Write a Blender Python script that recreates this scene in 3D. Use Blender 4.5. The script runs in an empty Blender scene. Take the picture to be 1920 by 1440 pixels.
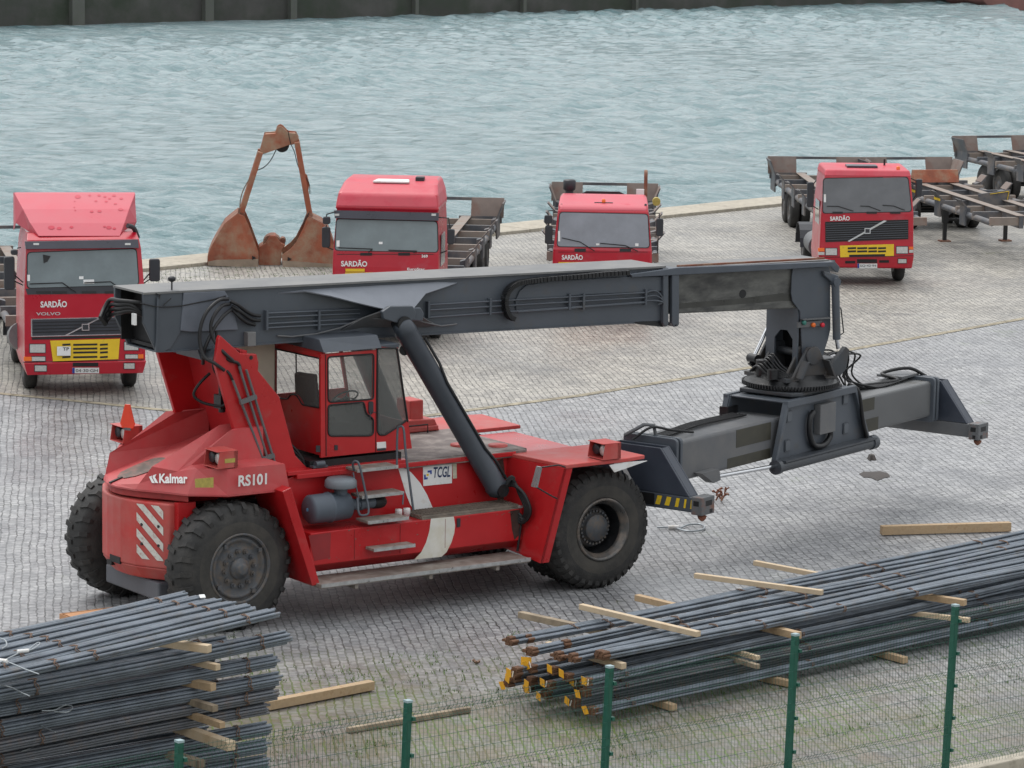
import bpy, bmesh, math, random
import numpy as np
from mathutils import Vector, Matrix, noise
random.seed(7)
S = bpy.context.scene; C = S.collection
R = math.radians
# ---------------- camera, world, sun, exposure ----------------
F_PX, CAM_H, Y_HOR, ROLL = 6500.0, 11.29, -299.0, .015
TH = math.atan((720-Y_HOR)/F_PX)
cF = Vector((0, math.cos(TH), -math.sin(TH))); r0 = Vector((1, 0, 0)); u0 = Vector((0, math.sin(TH), math.cos(TH)))
cR = math.cos(ROLL)*r0 + math.sin(ROLL)*u0; cU = -math.sin(ROLL)*r0 + math.cos(ROLL)*u0
cC = Vector((0, 0, CAM_H))
cam = bpy.data.cameras.new('camera'); co = bpy.data.objects.new('camera', cam); C.objects.link(co)
cam.sensor_width = 36; cam.lens = F_PX*36/1920; cam.clip_start = 1; cam.clip_end = 3000
m = Matrix((cR, cU, -cF)).transposed().to_4x4(); m.translation = cC; co.matrix_world = m
S.camera = co
w = bpy.data.worlds.new('World'); S.world = w; w.use_nodes = True
nt = w.node_tree; bg = nt.nodes['Background']
sky = nt.nodes.new('ShaderNodeTexSky'); sky.sky_type = 'NISHITA'; sky.sun_disc = False
sky.sun_elevation = R(60); sky.sun_rotation = R(325); sky.dust_density = 4; sky.altitude = 0
hs = nt.nodes.new('ShaderNodeHueSaturation'); hs.inputs['Saturation'].default_value = .22
mx = nt.nodes.new('ShaderNodeMix'); mx.data_type = 'RGBA'; mx.inputs['Factor'].default_value = .7
mx.inputs['B'].default_value = (8.4, 8.65, 8.9, 1)          # even cloud cover
nt.links.new(sky.outputs[0], hs.inputs['Color']); nt.links.new(hs.outputs[0], mx.inputs['A'])
wtc = nt.nodes.new('ShaderNodeTexCoord'); wsp = nt.nodes.new('ShaderNodeSeparateXYZ'); wmr = nt.nodes.new('ShaderNodeMapRange')
wmr.inputs['From Min'].default_value = 0; wmr.inputs['From Max'].default_value = 1; wmr.inputs['To Min'].default_value = .68; wmr.inputs['To Max'].default_value = 1.45   # overcast sky: brighter overhead
wsc = nt.nodes.new('ShaderNodeVectorMath'); wsc.operation = 'SCALE'
nt.links.new(wtc.outputs['Generated'], wsp.inputs[0]); nt.links.new(wsp.outputs['Z'], wmr.inputs[0]); nt.links.new(mx.outputs['Result'], wsc.inputs[0]); nt.links.new(wmr.outputs[0], wsc.inputs['Scale'])
nt.links.new(wsc.outputs[0], bg.inputs['Color']); bg.inputs['Strength'].default_value = .11
sl = bpy.data.lights.new('sun', 'SUN'); sl.energy = 1.0; sl.angle = R(25); sl.color = (1, .97, .93)
so = bpy.data.objects.new('sun', sl); C.objects.link(so)
az = R(325); el = R(60); d = Vector((math.sin(az)*math.cos(el), math.cos(az)*math.cos(el), math.sin(el)))
so.rotation_euler = d.to_track_quat('Z', 'Y').to_euler()
S.view_settings.view_transform = 'Standard'; S.view_settings.look = 'None'; S.view_settings.exposure = 0.36
S.view_settings.gamma = 1
S.cycles.max_bounces = 5; S.cycles.diffuse_bounces = 2; S.cycles.glossy_bounces = 3; S.cycles.transparent_max_bounces = 10

# ---------------- helpers ----------------
def ray(x, y): return cF + cR*((x-960)/F_PX) - cU*((y-720)/F_PX)
def gp(x, y, z=0.):
    q = ray(x, y); return cC + q*((z-CAM_H)/q.z)
class Frame:                                    # a thing's own axes: X along ang, Y to its left, Z up
    def __init__(s, o, ang):
        s.o = Vector((o[0], o[1], 0)); s.ang = R(ang)
        s.X = Vector((math.cos(s.ang), math.sin(s.ang), 0)); s.Y = Vector((-s.X.y, s.X.x, 0))
    def loc(s, p): q = Vector(p)-s.o; return Vector((q.dot(s.X), q.dot(s.Y), q.z))
    def S(s, px, py, Y):                        # photo pixel -> (x,z) in plane y=Y
        q = ray(px, py); p = cC + q*(((s.o + s.Y*Y)-cC).dot(s.Y)/q.dot(s.Y)); l = s.loc(p); return (l.x, l.z)
    def U(s, px, py, X):                        # pixel -> (y,z) in plane x=X
        q = ray(px, py); p = cC + q*(((s.o + s.X*X)-cC).dot(s.X)/q.dot(s.X)); l = s.loc(p); return (l.y, l.z)
    def Z(s, px, py, z): l = s.loc(gp(px, py, z)); return (l.x, l.y)
def tag(o, label=None, cat=None, group=None, kind=None):
    for k, v in (('label', label), ('category', cat), ('group', group), ('kind', kind)):
        if v: o[k] = v
    return o
def empty(name, loc=(0, 0, 0), rz=0, label=None, cat=None, group=None):
    o = bpy.data.objects.new(name, None); C.objects.link(o); o.location = loc; o.rotation_euler.z = rz
    o.empty_display_size = .2
    return tag(o, label, cat, group)
def copy_tree(o, parent=None):
    c = o.copy(); C.objects.link(c); c.parent = parent
    for ch in list(o.children): copy_tree(ch, c)
    return c
class MB:
    def __init__(s, M=None): s.v = []; s.f = []; s.mi = []; s.sm = []; s.M = M; s.cur = 0; s.g = 0; s.gi = []
    def add(s, vs, fs, smooth=False, new=True):
        s.g += new; b = len(s.v); s.v += [(s.M @ Vector(p)) if s.M else Vector(p) for p in vs]
        for f in fs: s.f.append([b+i for i in f]); s.mi.append(s.cur); s.sm.append(smooth); s.gi.append(s.g)
        return s
    def box(s, x0, x1, y0, y1, z0, z1):
        x0, x1 = sorted((x0, x1)); y0, y1 = sorted((y0, y1)); z0, z1 = sorted((z0, z1))
        return s.add([(x, y, z) for z in (z0, z1) for y in (y0, y1) for x in (x0, x1)],
            [(0, 2, 3, 1), (4, 5, 7, 6), (0, 1, 5, 4), (2, 6, 7, 3), (0, 4, 6, 2), (1, 3, 7, 5)])
    def prism(s, poly, a0, a1, axis='y', poly2=None):
        """poly of 2D points in the plane square to axis, extruded from a0 to a1 (poly2: outline at a1)"""
        def P(p, a): return {'y': (p[0], a, p[1]), 'x': (a, p[0], p[1]), 'z': (p[0], p[1], a)}[axis]
        p2 = poly2 or poly; n = len(poly); A = sum(poly[i][0]*poly[(i+1) % n][1]-poly[(i+1) % n][0]*poly[i][1] for i in range(n))
        vs = [P(p, a0) for p in poly]+[P(p, a1) for p in p2]
        fs = [list(range(n)), list(range(2*n-1, n-1, -1))]+[(i, i+n, (i+1) % n+n, (i+1) % n) for i in range(n)]
        flip = (A > 0) != (a1 > a0)
        if axis == 'y': flip = not flip
        if not flip: fs = [list(reversed(f)) for f in fs]
        return s.add(vs, fs)
    def cyl(s, p0, p1, r0_, r1_=None, n=16, caps=True):
        p0 = Vector(p0); p1 = Vector(p1); r1_ = r0_ if r1_ is None else r1_
        d = (p1-p0).normalized(); a = d.orthogonal().normalized(); b = d.cross(a); vs = []
        for p, r in ((p0, r0_), (p1, r1_)):
            for i in range(n): t = 2*math.pi*i/n; vs.append(p+a*(r*math.cos(t))+b*(r*math.sin(t)))
        s.add(vs, [(i, (i+1) % n, n+(i+1) % n, n+i) for i in range(n)], True)
        if caps: s.add(vs[:n], [list(range(n-1, -1, -1))], False, False); s.add(vs[n:], [list(range(n))], False, False)
        return s
    def tube(s, pts, r, n=8, caps=True):
        pts = [Vector(p) for p in pts]; m = len(pts)
        if m < 2: return s
        rr = r if isinstance(r, (list, tuple)) else [r]*m
        T = [(pts[min(i+1, m-1)]-pts[max(i-1, 0)]).normalized() for i in range(m)]
        a = T[0].orthogonal().normalized(); vs = []
        for i in range(m):
            a = (a-T[i]*a.dot(T[i])); a = a.normalized() if a.length > 1e-6 else T[i].orthogonal().normalized()
            b = T[i].cross(a)
            for k in range(n): t = 2*math.pi*k/n; vs.append(pts[i]+a*(rr[i]*math.cos(t))+b*(rr[i]*math.sin(t)))
        fs = [(i*n+k, i*n+(k+1) % n, (i+1)*n+(k+1) % n, (i+1)*n+k) for i in range(m-1) for k in range(n)]
        s.add(vs, fs, True)
        if caps: s.add(vs[:n], [list(range(n-1, -1, -1))], False, False); s.add(vs[-n:], [list(range(n))], False, False)
        return s
    def lathe(s, prof, c, ax=(0, 1, 0), n=32, smooth=True):
        """prof: (distance along ax, radius)"""
        ax = Vector(ax).normalized(); a = ax.orthogonal().normalized(); b = ax.cross(a); c = Vector(c); vs = []
        for h, r in prof:
            for k in range(n): t = 2*math.pi*k/n; vs.append(c+ax*h+a*(r*math.cos(t))+b*(r*math.sin(t)))
        fs = [(i*n+k, i*n+(k+1) % n, (i+1)*n+(k+1) % n, (i+1)*n+k) for i in range(len(prof)-1) for k in range(n)]
        return s.add(vs, fs, smooth)
    def beam(s, p0, p1, w, h, up=(0, 0, 1)):
        p0 = Vector(p0); p1 = Vector(p1); d = (p1-p0).normalized(); sd = d.cross(Vector(up)).normalized(); u = sd.cross(d)
        vs = [p+sd*(a*w/2)+u*(b*h/2) for p in (p0, p1) for a, b in ((-1, -1), (1, -1), (1, 1), (-1, 1))]
        return s.add(vs, [(3, 2, 1, 0), (4, 5, 6, 7), (0, 1, 5, 4), (1, 2, 6, 5), (2, 3, 7, 6), (3, 0, 4, 7)])
    def sheet(s, vs, fs, smooth=False): return s.add(vs, fs, smooth)
    def build(s, name, mats, parent=None, bevel=0, seg=2, solid=0):
        me = bpy.data.meshes.new(name); me.from_pydata([tuple(p) for p in s.v], [], s.f)
        if not isinstance(mats, (list, tuple)): mats = [mats]
        for m_ in mats: me.materials.append(m_)
        me.polygons.foreach_set('material_index', s.mi); me.polygons.foreach_set('use_smooth', s.sm); me.update()
        o = bpy.data.objects.new(name, me); C.objects.link(o)
        if parent: o.parent = parent
        if solid: q = o.modifiers.new('solid', 'SOLIDIFY'); q.thickness = solid; q.offset = 0
        if bevel:
            q = o.modifiers.new('bevel', 'BEVEL'); q.width = bevel; q.segments = seg; q.limit_method = 'ANGLE'; q.angle_limit = R(35)
            q.use_clamp_overlap = True
        return o
def each(mb, name, mats, parent=None, **k):
    """build every shape of mb as a part of its own"""
    out = []
    for g in sorted(set(mb.gi)):
        m2 = MB(); ids = {}
        for f, sm, gi in zip(mb.f, mb.sm, mb.gi):
            if gi != g: continue
            nf = []
            for i in f:
                if i not in ids: ids[i] = len(m2.v); m2.v.append(mb.v[i])
                nf.append(ids[i])
            m2.f.append(nf); m2.mi.append(0); m2.sm.append(sm); m2.gi.append(0)
        out.append(m2.build(name, mats, parent, **k))
    return out
def curve(pts, n=8):                            # Catmull-Rom through 3D points
    pts = [Vector(p) for p in pts]; P = [pts[0]*2-pts[1]]+pts+[pts[-1]*2-pts[-2]]; out = []
    for i in range(1, len(P)-2):
        for k in range(n):
            t = k/n; a, b, c, e = P[i-1], P[i], P[i+1], P[i+2]
            out.append(.5*((2*b)+(c-a)*t+(2*a-5*b+4*c-e)*t*t+(3*b-a-3*c+e)*t**3))
    out.append(pts[-1]); return out
def text(s, name, mat, parent, o, xd, yd, w, h, bold=.0, extr=.004, space=1.0, shear=0):
    """lettering stretched to a box: o lower left corner, xd/yd unit directions"""
    cu = bpy.data.curves.new(name, 'FONT'); cu.body = s; cu.offset = bold; cu.space_character = space; cu.resolution_u = 3; cu.shear = shear
    ob = bpy.data.objects.new(name, cu); C.objects.link(ob); bpy.context.view_layer.update()
    me = bpy.data.meshes.new_from_object(ob.evaluated_get(bpy.context.evaluated_depsgraph_get()))
    bpy.data.objects.remove(ob); bpy.data.curves.remove(cu)
    xs = [v.co.x for v in me.vertices]; ys = [v.co.y for v in me.vertices]
    x0, x1, y0, y1 = min(xs), max(xs), min(ys), max(ys); o = Vector(o); xd = Vector(xd); yd = Vector(yd); nd = xd.cross(yd).normalized()
    for v in me.vertices: v.co = o + xd*((v.co.x-x0)/(x1-x0)*w) + yd*((v.co.y-y0)/(y1-y0)*h) + nd*extr
    me.materials.append(mat); t = bpy.data.objects.new(name, me); C.objects.link(t); t.parent = parent
    return t
# ---------------- materials ----------------
def mat(name, col, rough=.5, metal=0, var=.15, vscale=3, col2=None, c2amt=.0, c2scale=6, bump=0, bscale=40, spec=.5, coat=0, rvar=.1, stretch=None, c2soft=.12):
    m = bpy.data.materials.new(name); m.use_nodes = True; n = m.node_tree; b = n.nodes['Principled BSDF']; L = n.links.new
    tc = n.nodes.new('ShaderNodeTexCoord'); src = tc.outputs['Object']
    if stretch:
        mp = n.nodes.new('ShaderNodeMapping'); mp.inputs['Scale'].default_value = stretch; L(src, mp.inputs[0]); src = mp.outputs[0]
    nz = n.nodes.new('ShaderNodeTexNoise'); nz.inputs['Scale'].default_value = vscale; nz.inputs['Detail'].default_value = 6; nz.inputs['Roughness'].default_value = .6; L(src, nz.inputs['Vector'])
    mr = n.nodes.new('ShaderNodeMapRange'); mr.inputs['From Min'].default_value = .3; mr.inputs['From Max'].default_value = .7; mr.inputs['To Min'].default_value = 1-var; mr.inputs['To Max'].default_value = 1+var; L(nz.outputs['Fac'], mr.inputs[0])
    mul = n.nodes.new('ShaderNodeVectorMath'); mul.operation = 'SCALE'; mul.inputs[0].default_value = col[:3]; L(mr.outputs[0], mul.inputs['Scale'])
    out = mul.outputs[0]
    if col2:
        n2 = n.nodes.new('ShaderNodeTexNoise'); n2.inputs['Scale'].default_value = c2scale; n2.inputs['Detail'].default_value = 8; n2.inputs['Roughness'].default_value = .65; L(src, n2.inputs['Vector'])
        r2 = n.nodes.new('ShaderNodeMapRange'); th = .72-.44*c2amt
        r2.inputs['From Min'].default_value = th-c2soft; r2.inputs['From Max'].default_value = th+c2soft; L(n2.outputs['Fac'], r2.inputs[0])
        mx = n.nodes.new('ShaderNodeMix'); mx.data_type = 'RGBA'; mx.inputs['B'].default_value = (*col2[:3], 1); L(r2.outputs[0], mx.inputs['Factor']); L(out, mx.inputs['A']); out = mx.outputs['Result']
    L(out, b.inputs['Base Color'])
    rr = n.nodes.new('ShaderNodeMapRange'); rr.inputs['From Min'].default_value = .3; rr.inputs['From Max'].default_value = .7; rr.inputs['To Min'].default_value = max(.02, rough-rvar); rr.inputs['To Max'].default_value = min(1, rough+rvar)
    L(nz.outputs['Fac'], rr.inputs[0]); L(rr.outputs[0], b.inputs['Roughness'])
    b.inputs['Metallic'].default_value = metal; b.inputs['Specular IOR Level'].default_value = spec; b.inputs['Coat Weight'].default_value = coat; b.inputs['Coat Roughness'].default_value = .15
    if bump:
        n3 = n.nodes.new('ShaderNodeTexNoise'); n3.inputs['Scale'].default_value = bscale; n3.inputs['Detail'].default_value = 4; L(src, n3.inputs['Vector'])
        bp = n.nodes.new('ShaderNodeBump'); bp.inputs['Strength'].default_value = bump; bp.inputs['Distance'].default_value = .02; L(n3.outputs['Fac'], bp.inputs['Height']); L(bp.outputs[0], b.inputs['Normal'])
    return m
RED = mat('machine_red', (.45, .014, .017), .34, var=.1, vscale=1.3, col2=(.36, .08, .07), c2amt=.06, c2scale=2.2, coat=.15, spec=.5)
REDW = mat('weathered_red', (.48, .045, .04), .5, var=.15, vscale=1.6, col2=(.42, .14, .12), c2amt=.25, c2scale=2.5, c2soft=.25)
GREY = mat('slate_grey_paint', (.074, .086, .103), .42, var=.13, vscale=1.2, col2=(.085, .08, .075), c2amt=.1, c2scale=2.4)
GREYD = mat('dusty_grey_paint', (.1, .106, .115), .5, var=.12, vscale=1.5, col2=(.16, .155, .15), c2amt=.35, c2scale=2, c2soft=.25)
GREYT = mat('sky_lit_boom_top', (.15, .152, .155), .6, var=.12, vscale=1.5, col2=(.21, .207, .2), c2amt=.4, c2scale=1.5)  # sky light on the boom's top painted in as a paler grey
OILG = mat('greased_steel', (.12, .12, .11), .4, var=.3, vscale=2, col2=(.035, .035, .035), c2amt=.42, c2scale=1.6, stretch=(1, 1, 2.5))
BLK = mat('black_rubber', (.009, .009, .01), .55, var=.2)
BLKM = mat('black_greased_metal', (.012, .0125, .014), .42, var=.3, vscale=8, bump=.2, bscale=20)
TYRE = mat('tyre_rubber', (.024, .0235, .023), .75, var=.22, vscale=4, col2=(.05, .047, .043), c2amt=.35, c2scale=3, bump=.3, bscale=30)
TYRED = mat('dusty_tyre_side', (.036, .0345, .032), .85, var=.25, vscale=3, col2=(.068, .062, .053), c2amt=.45, c2scale=1.4, bump=.2, bscale=30)
RIM = mat('grey_rim_paint', (.075, .08, .088), .5, var=.25, vscale=6, col2=(.13, .1, .075), c2amt=.35, c2scale=9)
CHROME = mat('chromed_rod', (.75, .76, .78), .12, metal=1, var=.05)
ALU = mat('muddy_step_tread', (.24, .205, .175), .6, metal=.2, var=.2, vscale=6, col2=(.33, .3, .27), c2amt=.35)
EDGE = mat('worn_step_edge', (.5, .5, .49), .35, metal=.6, var=.2, vscale=12)
DECK = mat('dark_nonslip_deck', (.16, .125, .115), .7, var=.25, vscale=3, col2=(.34, .3, .27), c2amt=.35, c2scale=3, bump=.3, bscale=60)
WHITE = mat('white_paint', (.75, .75, .74), .5, var=.05, col2=(.55, .5, .42), c2amt=.15)
CREAM = mat('cream_panel', (.75, .7, .56), .5, var=.08)
YEL = mat('yellow_paint', (.75, .5, .02), .45, var=.08, col2=(.4, .28, .05), c2amt=.1)
YELF = mat('faded_yellow', (.42, .34, .08), .6, var=.2, vscale=20)
ORANGE = mat('orange_lens', (.8, .16, .02), .3); REDL = mat('red_lens', (.6, .02, .04), .25); GREENL = mat('green_lens', (.03, .16, .13), .3)
TRI = mat('reflective_red_triangle', (.8, .07, .03), .4, var=.1)
LENS = mat('headlamp_lens', (.5, .5, .48), .12, var=.15, vscale=30, coat=.6)
SEATB = mat('cab_black', (.02, .02, .023), .7)
RUST = mat('rust', (.2, .075, .045), .85, var=.35, vscale=4, col2=(.3, .2, .14), c2amt=.3, c2scale=3, bump=.4, bscale=25)
RUSTP = mat('rusty_red_paint', (.3, .088, .045), .75, var=.3, vscale=2, col2=(.33, .24, .16), c2amt=.34, c2scale=1.6, bump=.3, bscale=20)
TRL = mat('trailer_grey', (.085, .09, .102), .6, var=.2, vscale=2, col2=(.19, .16, .14), c2amt=.35, c2scale=2)
TRLR = mat('trailer_rusty_guide', (.2, .16, .14), .8, var=.2, vscale=2.5, col2=(.19, .1, .075), c2amt=.22, c2scale=2)
TRLT = mat('trailer_worn_top', (.25, .21, .18), .7, var=.18, vscale=2.5, col2=(.2, .13, .1), c2amt=.3, c2scale=2.5)
def glass(name, tint, alpha, rough=.06):
    m = bpy.data.materials.new(name); m.use_nodes = True; n = m.node_tree; b = n.nodes['Principled BSDF']
    b.inputs['Base Color'].default_value = (*tint, 1); b.inputs['Roughness'].default_value = rough; b.inputs['Alpha'].default_value = alpha
    return m
CABG = glass('dusty_cab_glass', (.2, .21, .2), .22)
CABG2 = glass('dirty_cab_glass', (.15, .155, .15), .5, .15)
def windscreen(name, c):  # sky reflected in the glass is painted into its opaque base colour
    return mat(name, c, .07, var=.22, vscale=.9, col2=tuple(x*.55 for x in c), c2amt=.25, c2scale=.8, rvar=.02, c2soft=.3, coat=.5)
WS1 = windscreen('windscreen_blue_grey', (.16, .2, .21)); WS2 = windscreen('windscreen_dark', (.12, .155, .165)); WS3 = windscreen('windscreen_pale', (.25, .265, .3)); WS4 = windscreen('windscreen_grey', (.13, .135, .145))
CRIM = mat('crimson_truck_paint', (.44, .006, .022), .33, var=.07, vscale=1.2, coat=.3, col2=(.4, .06, .08), c2amt=.15, c2scale=1.5)
PINK = mat('faded_crimson_roof', (.53, .06, .085), .45, var=.1, vscale=1.3, col2=(.5, .02, .05), c2amt=.22, c2scale=2)
PINKD = mat('bleached_crimson_deflector', (.55, .095, .125), .5, var=.06, vscale=1.3, col2=(.52, .05, .08), c2amt=.1, c2scale=2.6, c2soft=.03)
BLKP = mat('black_plastic', (.028, .03, .036), .5, var=.15)
VISOR = mat('dark_visor', (.05, .05, .065), .35, var=.15)
CONC = mat('pale_concrete', (.42, .38, .31), .85, var=.12, vscale=2, col2=(.28, .25, .2), c2amt=.3, bump=.3, bscale=20)
WOOD = mat('raw_timber', (.42, .3, .18), .75, var=.16, vscale=3, col2=(.27, .17, .09), c2amt=.22, c2scale=3, stretch=(3, 3, 3), bump=.2, bscale=15)
WOODP = mat('pale_timber', (.52, .41, .28), .75, var=.12, vscale=3, col2=(.4, .28, .16), c2amt=.16, c2scale=3, bump=.2, bscale=15)
WOODD = mat('weathered_timber', (.3, .24, .17), .85, var=.25, vscale=3, col2=(.13, .1, .07), c2amt=.35, c2scale=2, bump=.3, bscale=15)
BAR = mat('blue_grey_rebar', (.15, .175, .205), .38, metal=.2, var=.3, vscale=2.5, col2=(.17, .15, .13), c2amt=.1, c2scale=4, bump=.5, bscale=60)
BARR = mat('rust_tinged_rebar', (.145, .155, .175), .45, metal=.2, var=.22, vscale=5, col2=(.17, .12, .09), c2amt=.2, c2scale=5, bump=.5, bscale=60)
BAREND = mat('rusty_bar_ends', (.13, .065, .035), .85, var=.3, vscale=20)
TIE = mat('rusty_tie_wire', (.18, .11, .075), .8)
TAGY = mat('yellow_tag', (.85, .42, .02), .5, var=.05)
GREENP = mat('green_fence_paint', (.012, .095, .065), .4, var=.1)
WIREM = mat('dark_green_wire', (.012, .085, .058), .5, var=.1)
SLING = mat('galvanised_wire_rope', (.33, .36, .38), .4, metal=.5, var=.1)
BOXM = mat('cardboard', (.5, .26, .13), .85, var=.08)
# ---------------- setting: quay ground, coping, water, far wall ----------------
def cobbles(name, c1, c2, mortar, moss, mossamt, wet):
    m = bpy.data.materials.new(name); m.use_nodes = True; n = m.node_tree; b = n.nodes['Principled BSDF']; L = n.links.new; N = n.nodes.new
    tc = N('ShaderNodeTexCoord')
    def noise_(sc, det=4, rough=.6):
        q = N('ShaderNodeTexNoise'); q.inputs['Scale'].default_value = sc; q.inputs['Detail'].default_value = det; q.inputs['Roughness'].default_value = rough; L(tc.outputs['Object'], q.inputs['Vector']); return q
    def rng(src, a, b_, c=0, d_=1):
        q = N('ShaderNodeMapRange'); q.inputs['From Min'].default_value = a; q.inputs['From Max'].default_value = b_; q.inputs['To Min'].default_value = c; q.inputs['To Max'].default_value = d_; L(src, q.inputs[0]); return q.outputs[0]
    def mixc(fac, A, B, mode='MIX'):
        q = N('ShaderNodeMix'); q.data_type = 'RGBA'; q.blend_type = mode
        for k, v in (('Factor', fac), ('A', A), ('B', B)):
            if isinstance(v, (float, int)): q.inputs[k].default_value = v
            elif isinstance(v, tuple): q.inputs[k].default_value = (*v, 1)
            else: L(v, q.inputs[k])
        return q.outputs['Result']
    w1 = noise_(.12, 3); w2 = noise_(5, 3)
    def off(src, amp):
        s = N('ShaderNodeVectorMath'); s.operation = 'SUBTRACT'; s.inputs[1].default_value = (.5, .5, .5); L(src.outputs['Color'], s.inputs[0])
        q = N('ShaderNodeVectorMath'); q.operation = 'SCALE'; q.inputs['Scale'].default_value = amp; L(s.outputs[0], q.inputs[0]); return q.outputs[0]
    a1 = N('ShaderNodeVectorMath'); L(tc.outputs['Object'], a1.inputs[0]); L(off(w1, .5), a1.inputs[1])
    a2 = N('ShaderNodeVectorMath'); L(a1.outputs[0], a2.inputs[0]); L(off(w2, .085), a2.inputs[1])
    mp = N('ShaderNodeMapping'); mp.inputs['Rotation'].default_value = (0, 0, R(-97.5)); L(a2.outputs[0], mp.inputs[0])
    br = N('ShaderNodeTexBrick'); br.inputs['Scale'].default_value = 1; br.inputs['Brick Width'].default_value = .19; br.inputs['Row Height'].default_value = .125
    br.inputs['Mortar Size'].default_value = .014; br.inputs['Mortar Smooth'].default_value = .4; br.inputs['Color1'].default_value = (*c1, 1); br.inputs['Color2'].default_value = (*c2, 1); br.inputs['Mortar'].default_value = (*mortar, 1); br.inputs['Bias'].default_value = 0
    L(mp.outputs[0], br.inputs['Vector'])
    jn = noise_(3.2, 3); jt = rng(jn.outputs[0], .38, .62, .5, 1.0)
    jf = N('ShaderNodeMath'); jf.operation = 'MULTIPLY'; L(br.outputs['Fac'], jf.inputs[0]); L(jt, jf.inputs[1])
    big = noise_(.22, 5); mid = noise_(1.1, 6); fine = noise_(9, 4, .7)
    vo = N('ShaderNodeTexVoronoi'); vo.inputs['Scale'].default_value = 7.5; L(mp.outputs[0], vo.inputs['Vector'])
    vr = N('ShaderNodeSeparateColor'); L(vo.outputs['Color'], vr.inputs[0])
    base = mixc(rng(vr.outputs[0], .15, .85), c2, c1)
    base = mixc(jf.outputs[0], base, mortar)
    col = mixc(1.0, base, mixc(rng(big.outputs[0], .35, .65), (.86, .86, .87), (1.12, 1.11, 1.1)), 'MULTIPLY')
    col = mixc(1.0, col, mixc(rng(mid.outputs[0], .35, .68), (.86, .86, .87), (1.12, 1.12, 1.1)), 'MULTIPLY')
    col = mixc(1.0, col, mixc(rng(fine.outputs[0], .3, .7), (.74, .74, .74), (1.26, 1.26, 1.24)), 'MULTIPLY')
    # moss: in the joints, in patches, thicker towards the fence
    pos = N('ShaderNodeSeparateXYZ'); L(tc.outputs['Object'], pos.inputs[0])
    near = rng(pos.outputs['Y'], 49, 43.5, 0, 1); mo = noise_(.5, 6, .65)
    ad = N('ShaderNodeMath'); ad.operation = 'MULTIPLY_ADD'; L(near, ad.inputs[0]); ad.inputs[1].default_value = .2; L(mo.outputs[0], ad.inputs[2])
    mk = rng(ad.outputs[0], .64-mossamt, .8-mossamt)
    fm = N('ShaderNodeMath'); fm.operation = 'MULTIPLY'; L(mk, fm.inputs[0]); L(rng(br.outputs['Fac'], 0, 1, .22, 1), fm.inputs[1])
    col = mixc(fm.outputs[0], col, moss)
    # tawny lichen and dirt near the fence
    dn = noise_(1.7, 6, .7); dm = N('ShaderNodeMath'); dm.operation = 'MULTIPLY'; L(near, dm.inputs[0]); L(rng(dn.outputs[0], .42, .68, .12, .62), dm.inputs[1])
    col = mixc(dm.outputs[0], col, (.27, .2, .12))
    nd = mixc(near, (1., 1., 1.), (.66, .65, .62)); col = mixc(1.0, col, nd, 'MULTIPLY')
    # damp stains with their own shape
    st = noise_(.33, 6, .6); sm = rng(st.outputs[0], .55, .68, 0, .42); col = mixc(sm, col, (.11, .115, .125))
    gj = N('ShaderNodeMath'); gj.operation = 'MULTIPLY'; L(br.outputs['Fac'], gj.inputs[0]); gn = noise_(.8, 5, .6); L(rng(gn.outputs[0], .45, .58), gj.inputs[1])
    gk = N('ShaderNodeMath'); gk.operation = 'MULTIPLY'; L(gj.outputs[0], gk.inputs[0]); L(near, gk.inputs[1]); col = mixc(gk.outputs[0], col, (.1, .15, .035))
    L(col, b.inputs['Base Color'])
    wn = noise_(.16, 5, .6); L(rng(wn.outputs[0], .42, .6, .6, wet), b.inputs['Roughness'])
    hb = mixc(.4, jf.outputs[0], fine.outputs[0]); iv = N('ShaderNodeMath'); iv.operation = 'SUBTRACT'; iv.inputs[0].default_value = 1; L(hb, iv.inputs[1])
    bp = N('ShaderNodeBump'); bp.inputs['Strength'].default_value = .8; bp.inputs['Distance'].default_value = .016; L(iv.outputs[0], bp.inputs['Height']); L(bp.outputs[0], b.inputs['Normal'])
    return m
COB1 = cobbles('grey_cobbles', (.34, .342, .35), (.225, .228, .237), (.078, .079, .08), (.1, .15, .035), .03, .3)
COB2 = cobbles('beige_cobbles', (.385, .365, .33), (.26, .247, .224), (.09, .086, .079), (.16, .18, .06), .0, .4)
qe = [(-300, 551), (270, 492.5), (360, 486), (960, 426), (1420, 377), (2150, 310)]    # water side edge of the coping
Q = [gp(x, y, .02) for x, y in qe]
q0 = gp(270, 492.5); q1 = gp(1420, 377); qd = (q1-q0).normalized(); qd.z = 0; qd.normalize(); qn = Vector((qd.y, -qd.x, 0))   # towards land
E0 = q0-qd*90; E1 = q0+qd*120
mb = MB(); mb.add([E0, E1, E1+qn*140, E0+qn*140], [(0, 3, 2, 1)])
tag(mb.build('quay_ground', COB1), kind='structure')
jl = [(-900, 640), (-100, 728), (107, 748), (330, 771), (560, 797), (780, 782), (1090, 741), (1400, 690), (1920, 597), (2500, 490)]
J = [gp(x, y, .004) for x, y in jl]
mb = MB(); far = [E1+Vector((0, 0, .004)), E0+Vector((0, 0, .004))]
vs = J+far; mb.add(vs, [list(range(len(vs)))])
o = mb.build('apron_paving', COB2); tag(o, kind='structure')
if o.data.polygons[0].normal.z < 0: o.data.flip_normals()
SAND = mat('sandy_joint', (.34, .3, .22), .9, var=.3, vscale=3, col2=(.12, .1, .07), c2amt=.4, c2scale=5, bump=.4)
mb = MB()
for a, b in zip(J[:-1], J[1:]):
    t = (b-a).normalized(); s_ = t.cross(Vector((0, 0, 1))); z = Vector((0, 0, .005))
    mb.add([a-s_*.09+z, b-s_*.09+z, b+s_*.12+z, a+s_*.12+z], [(0, 3, 2, 1)])
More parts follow.
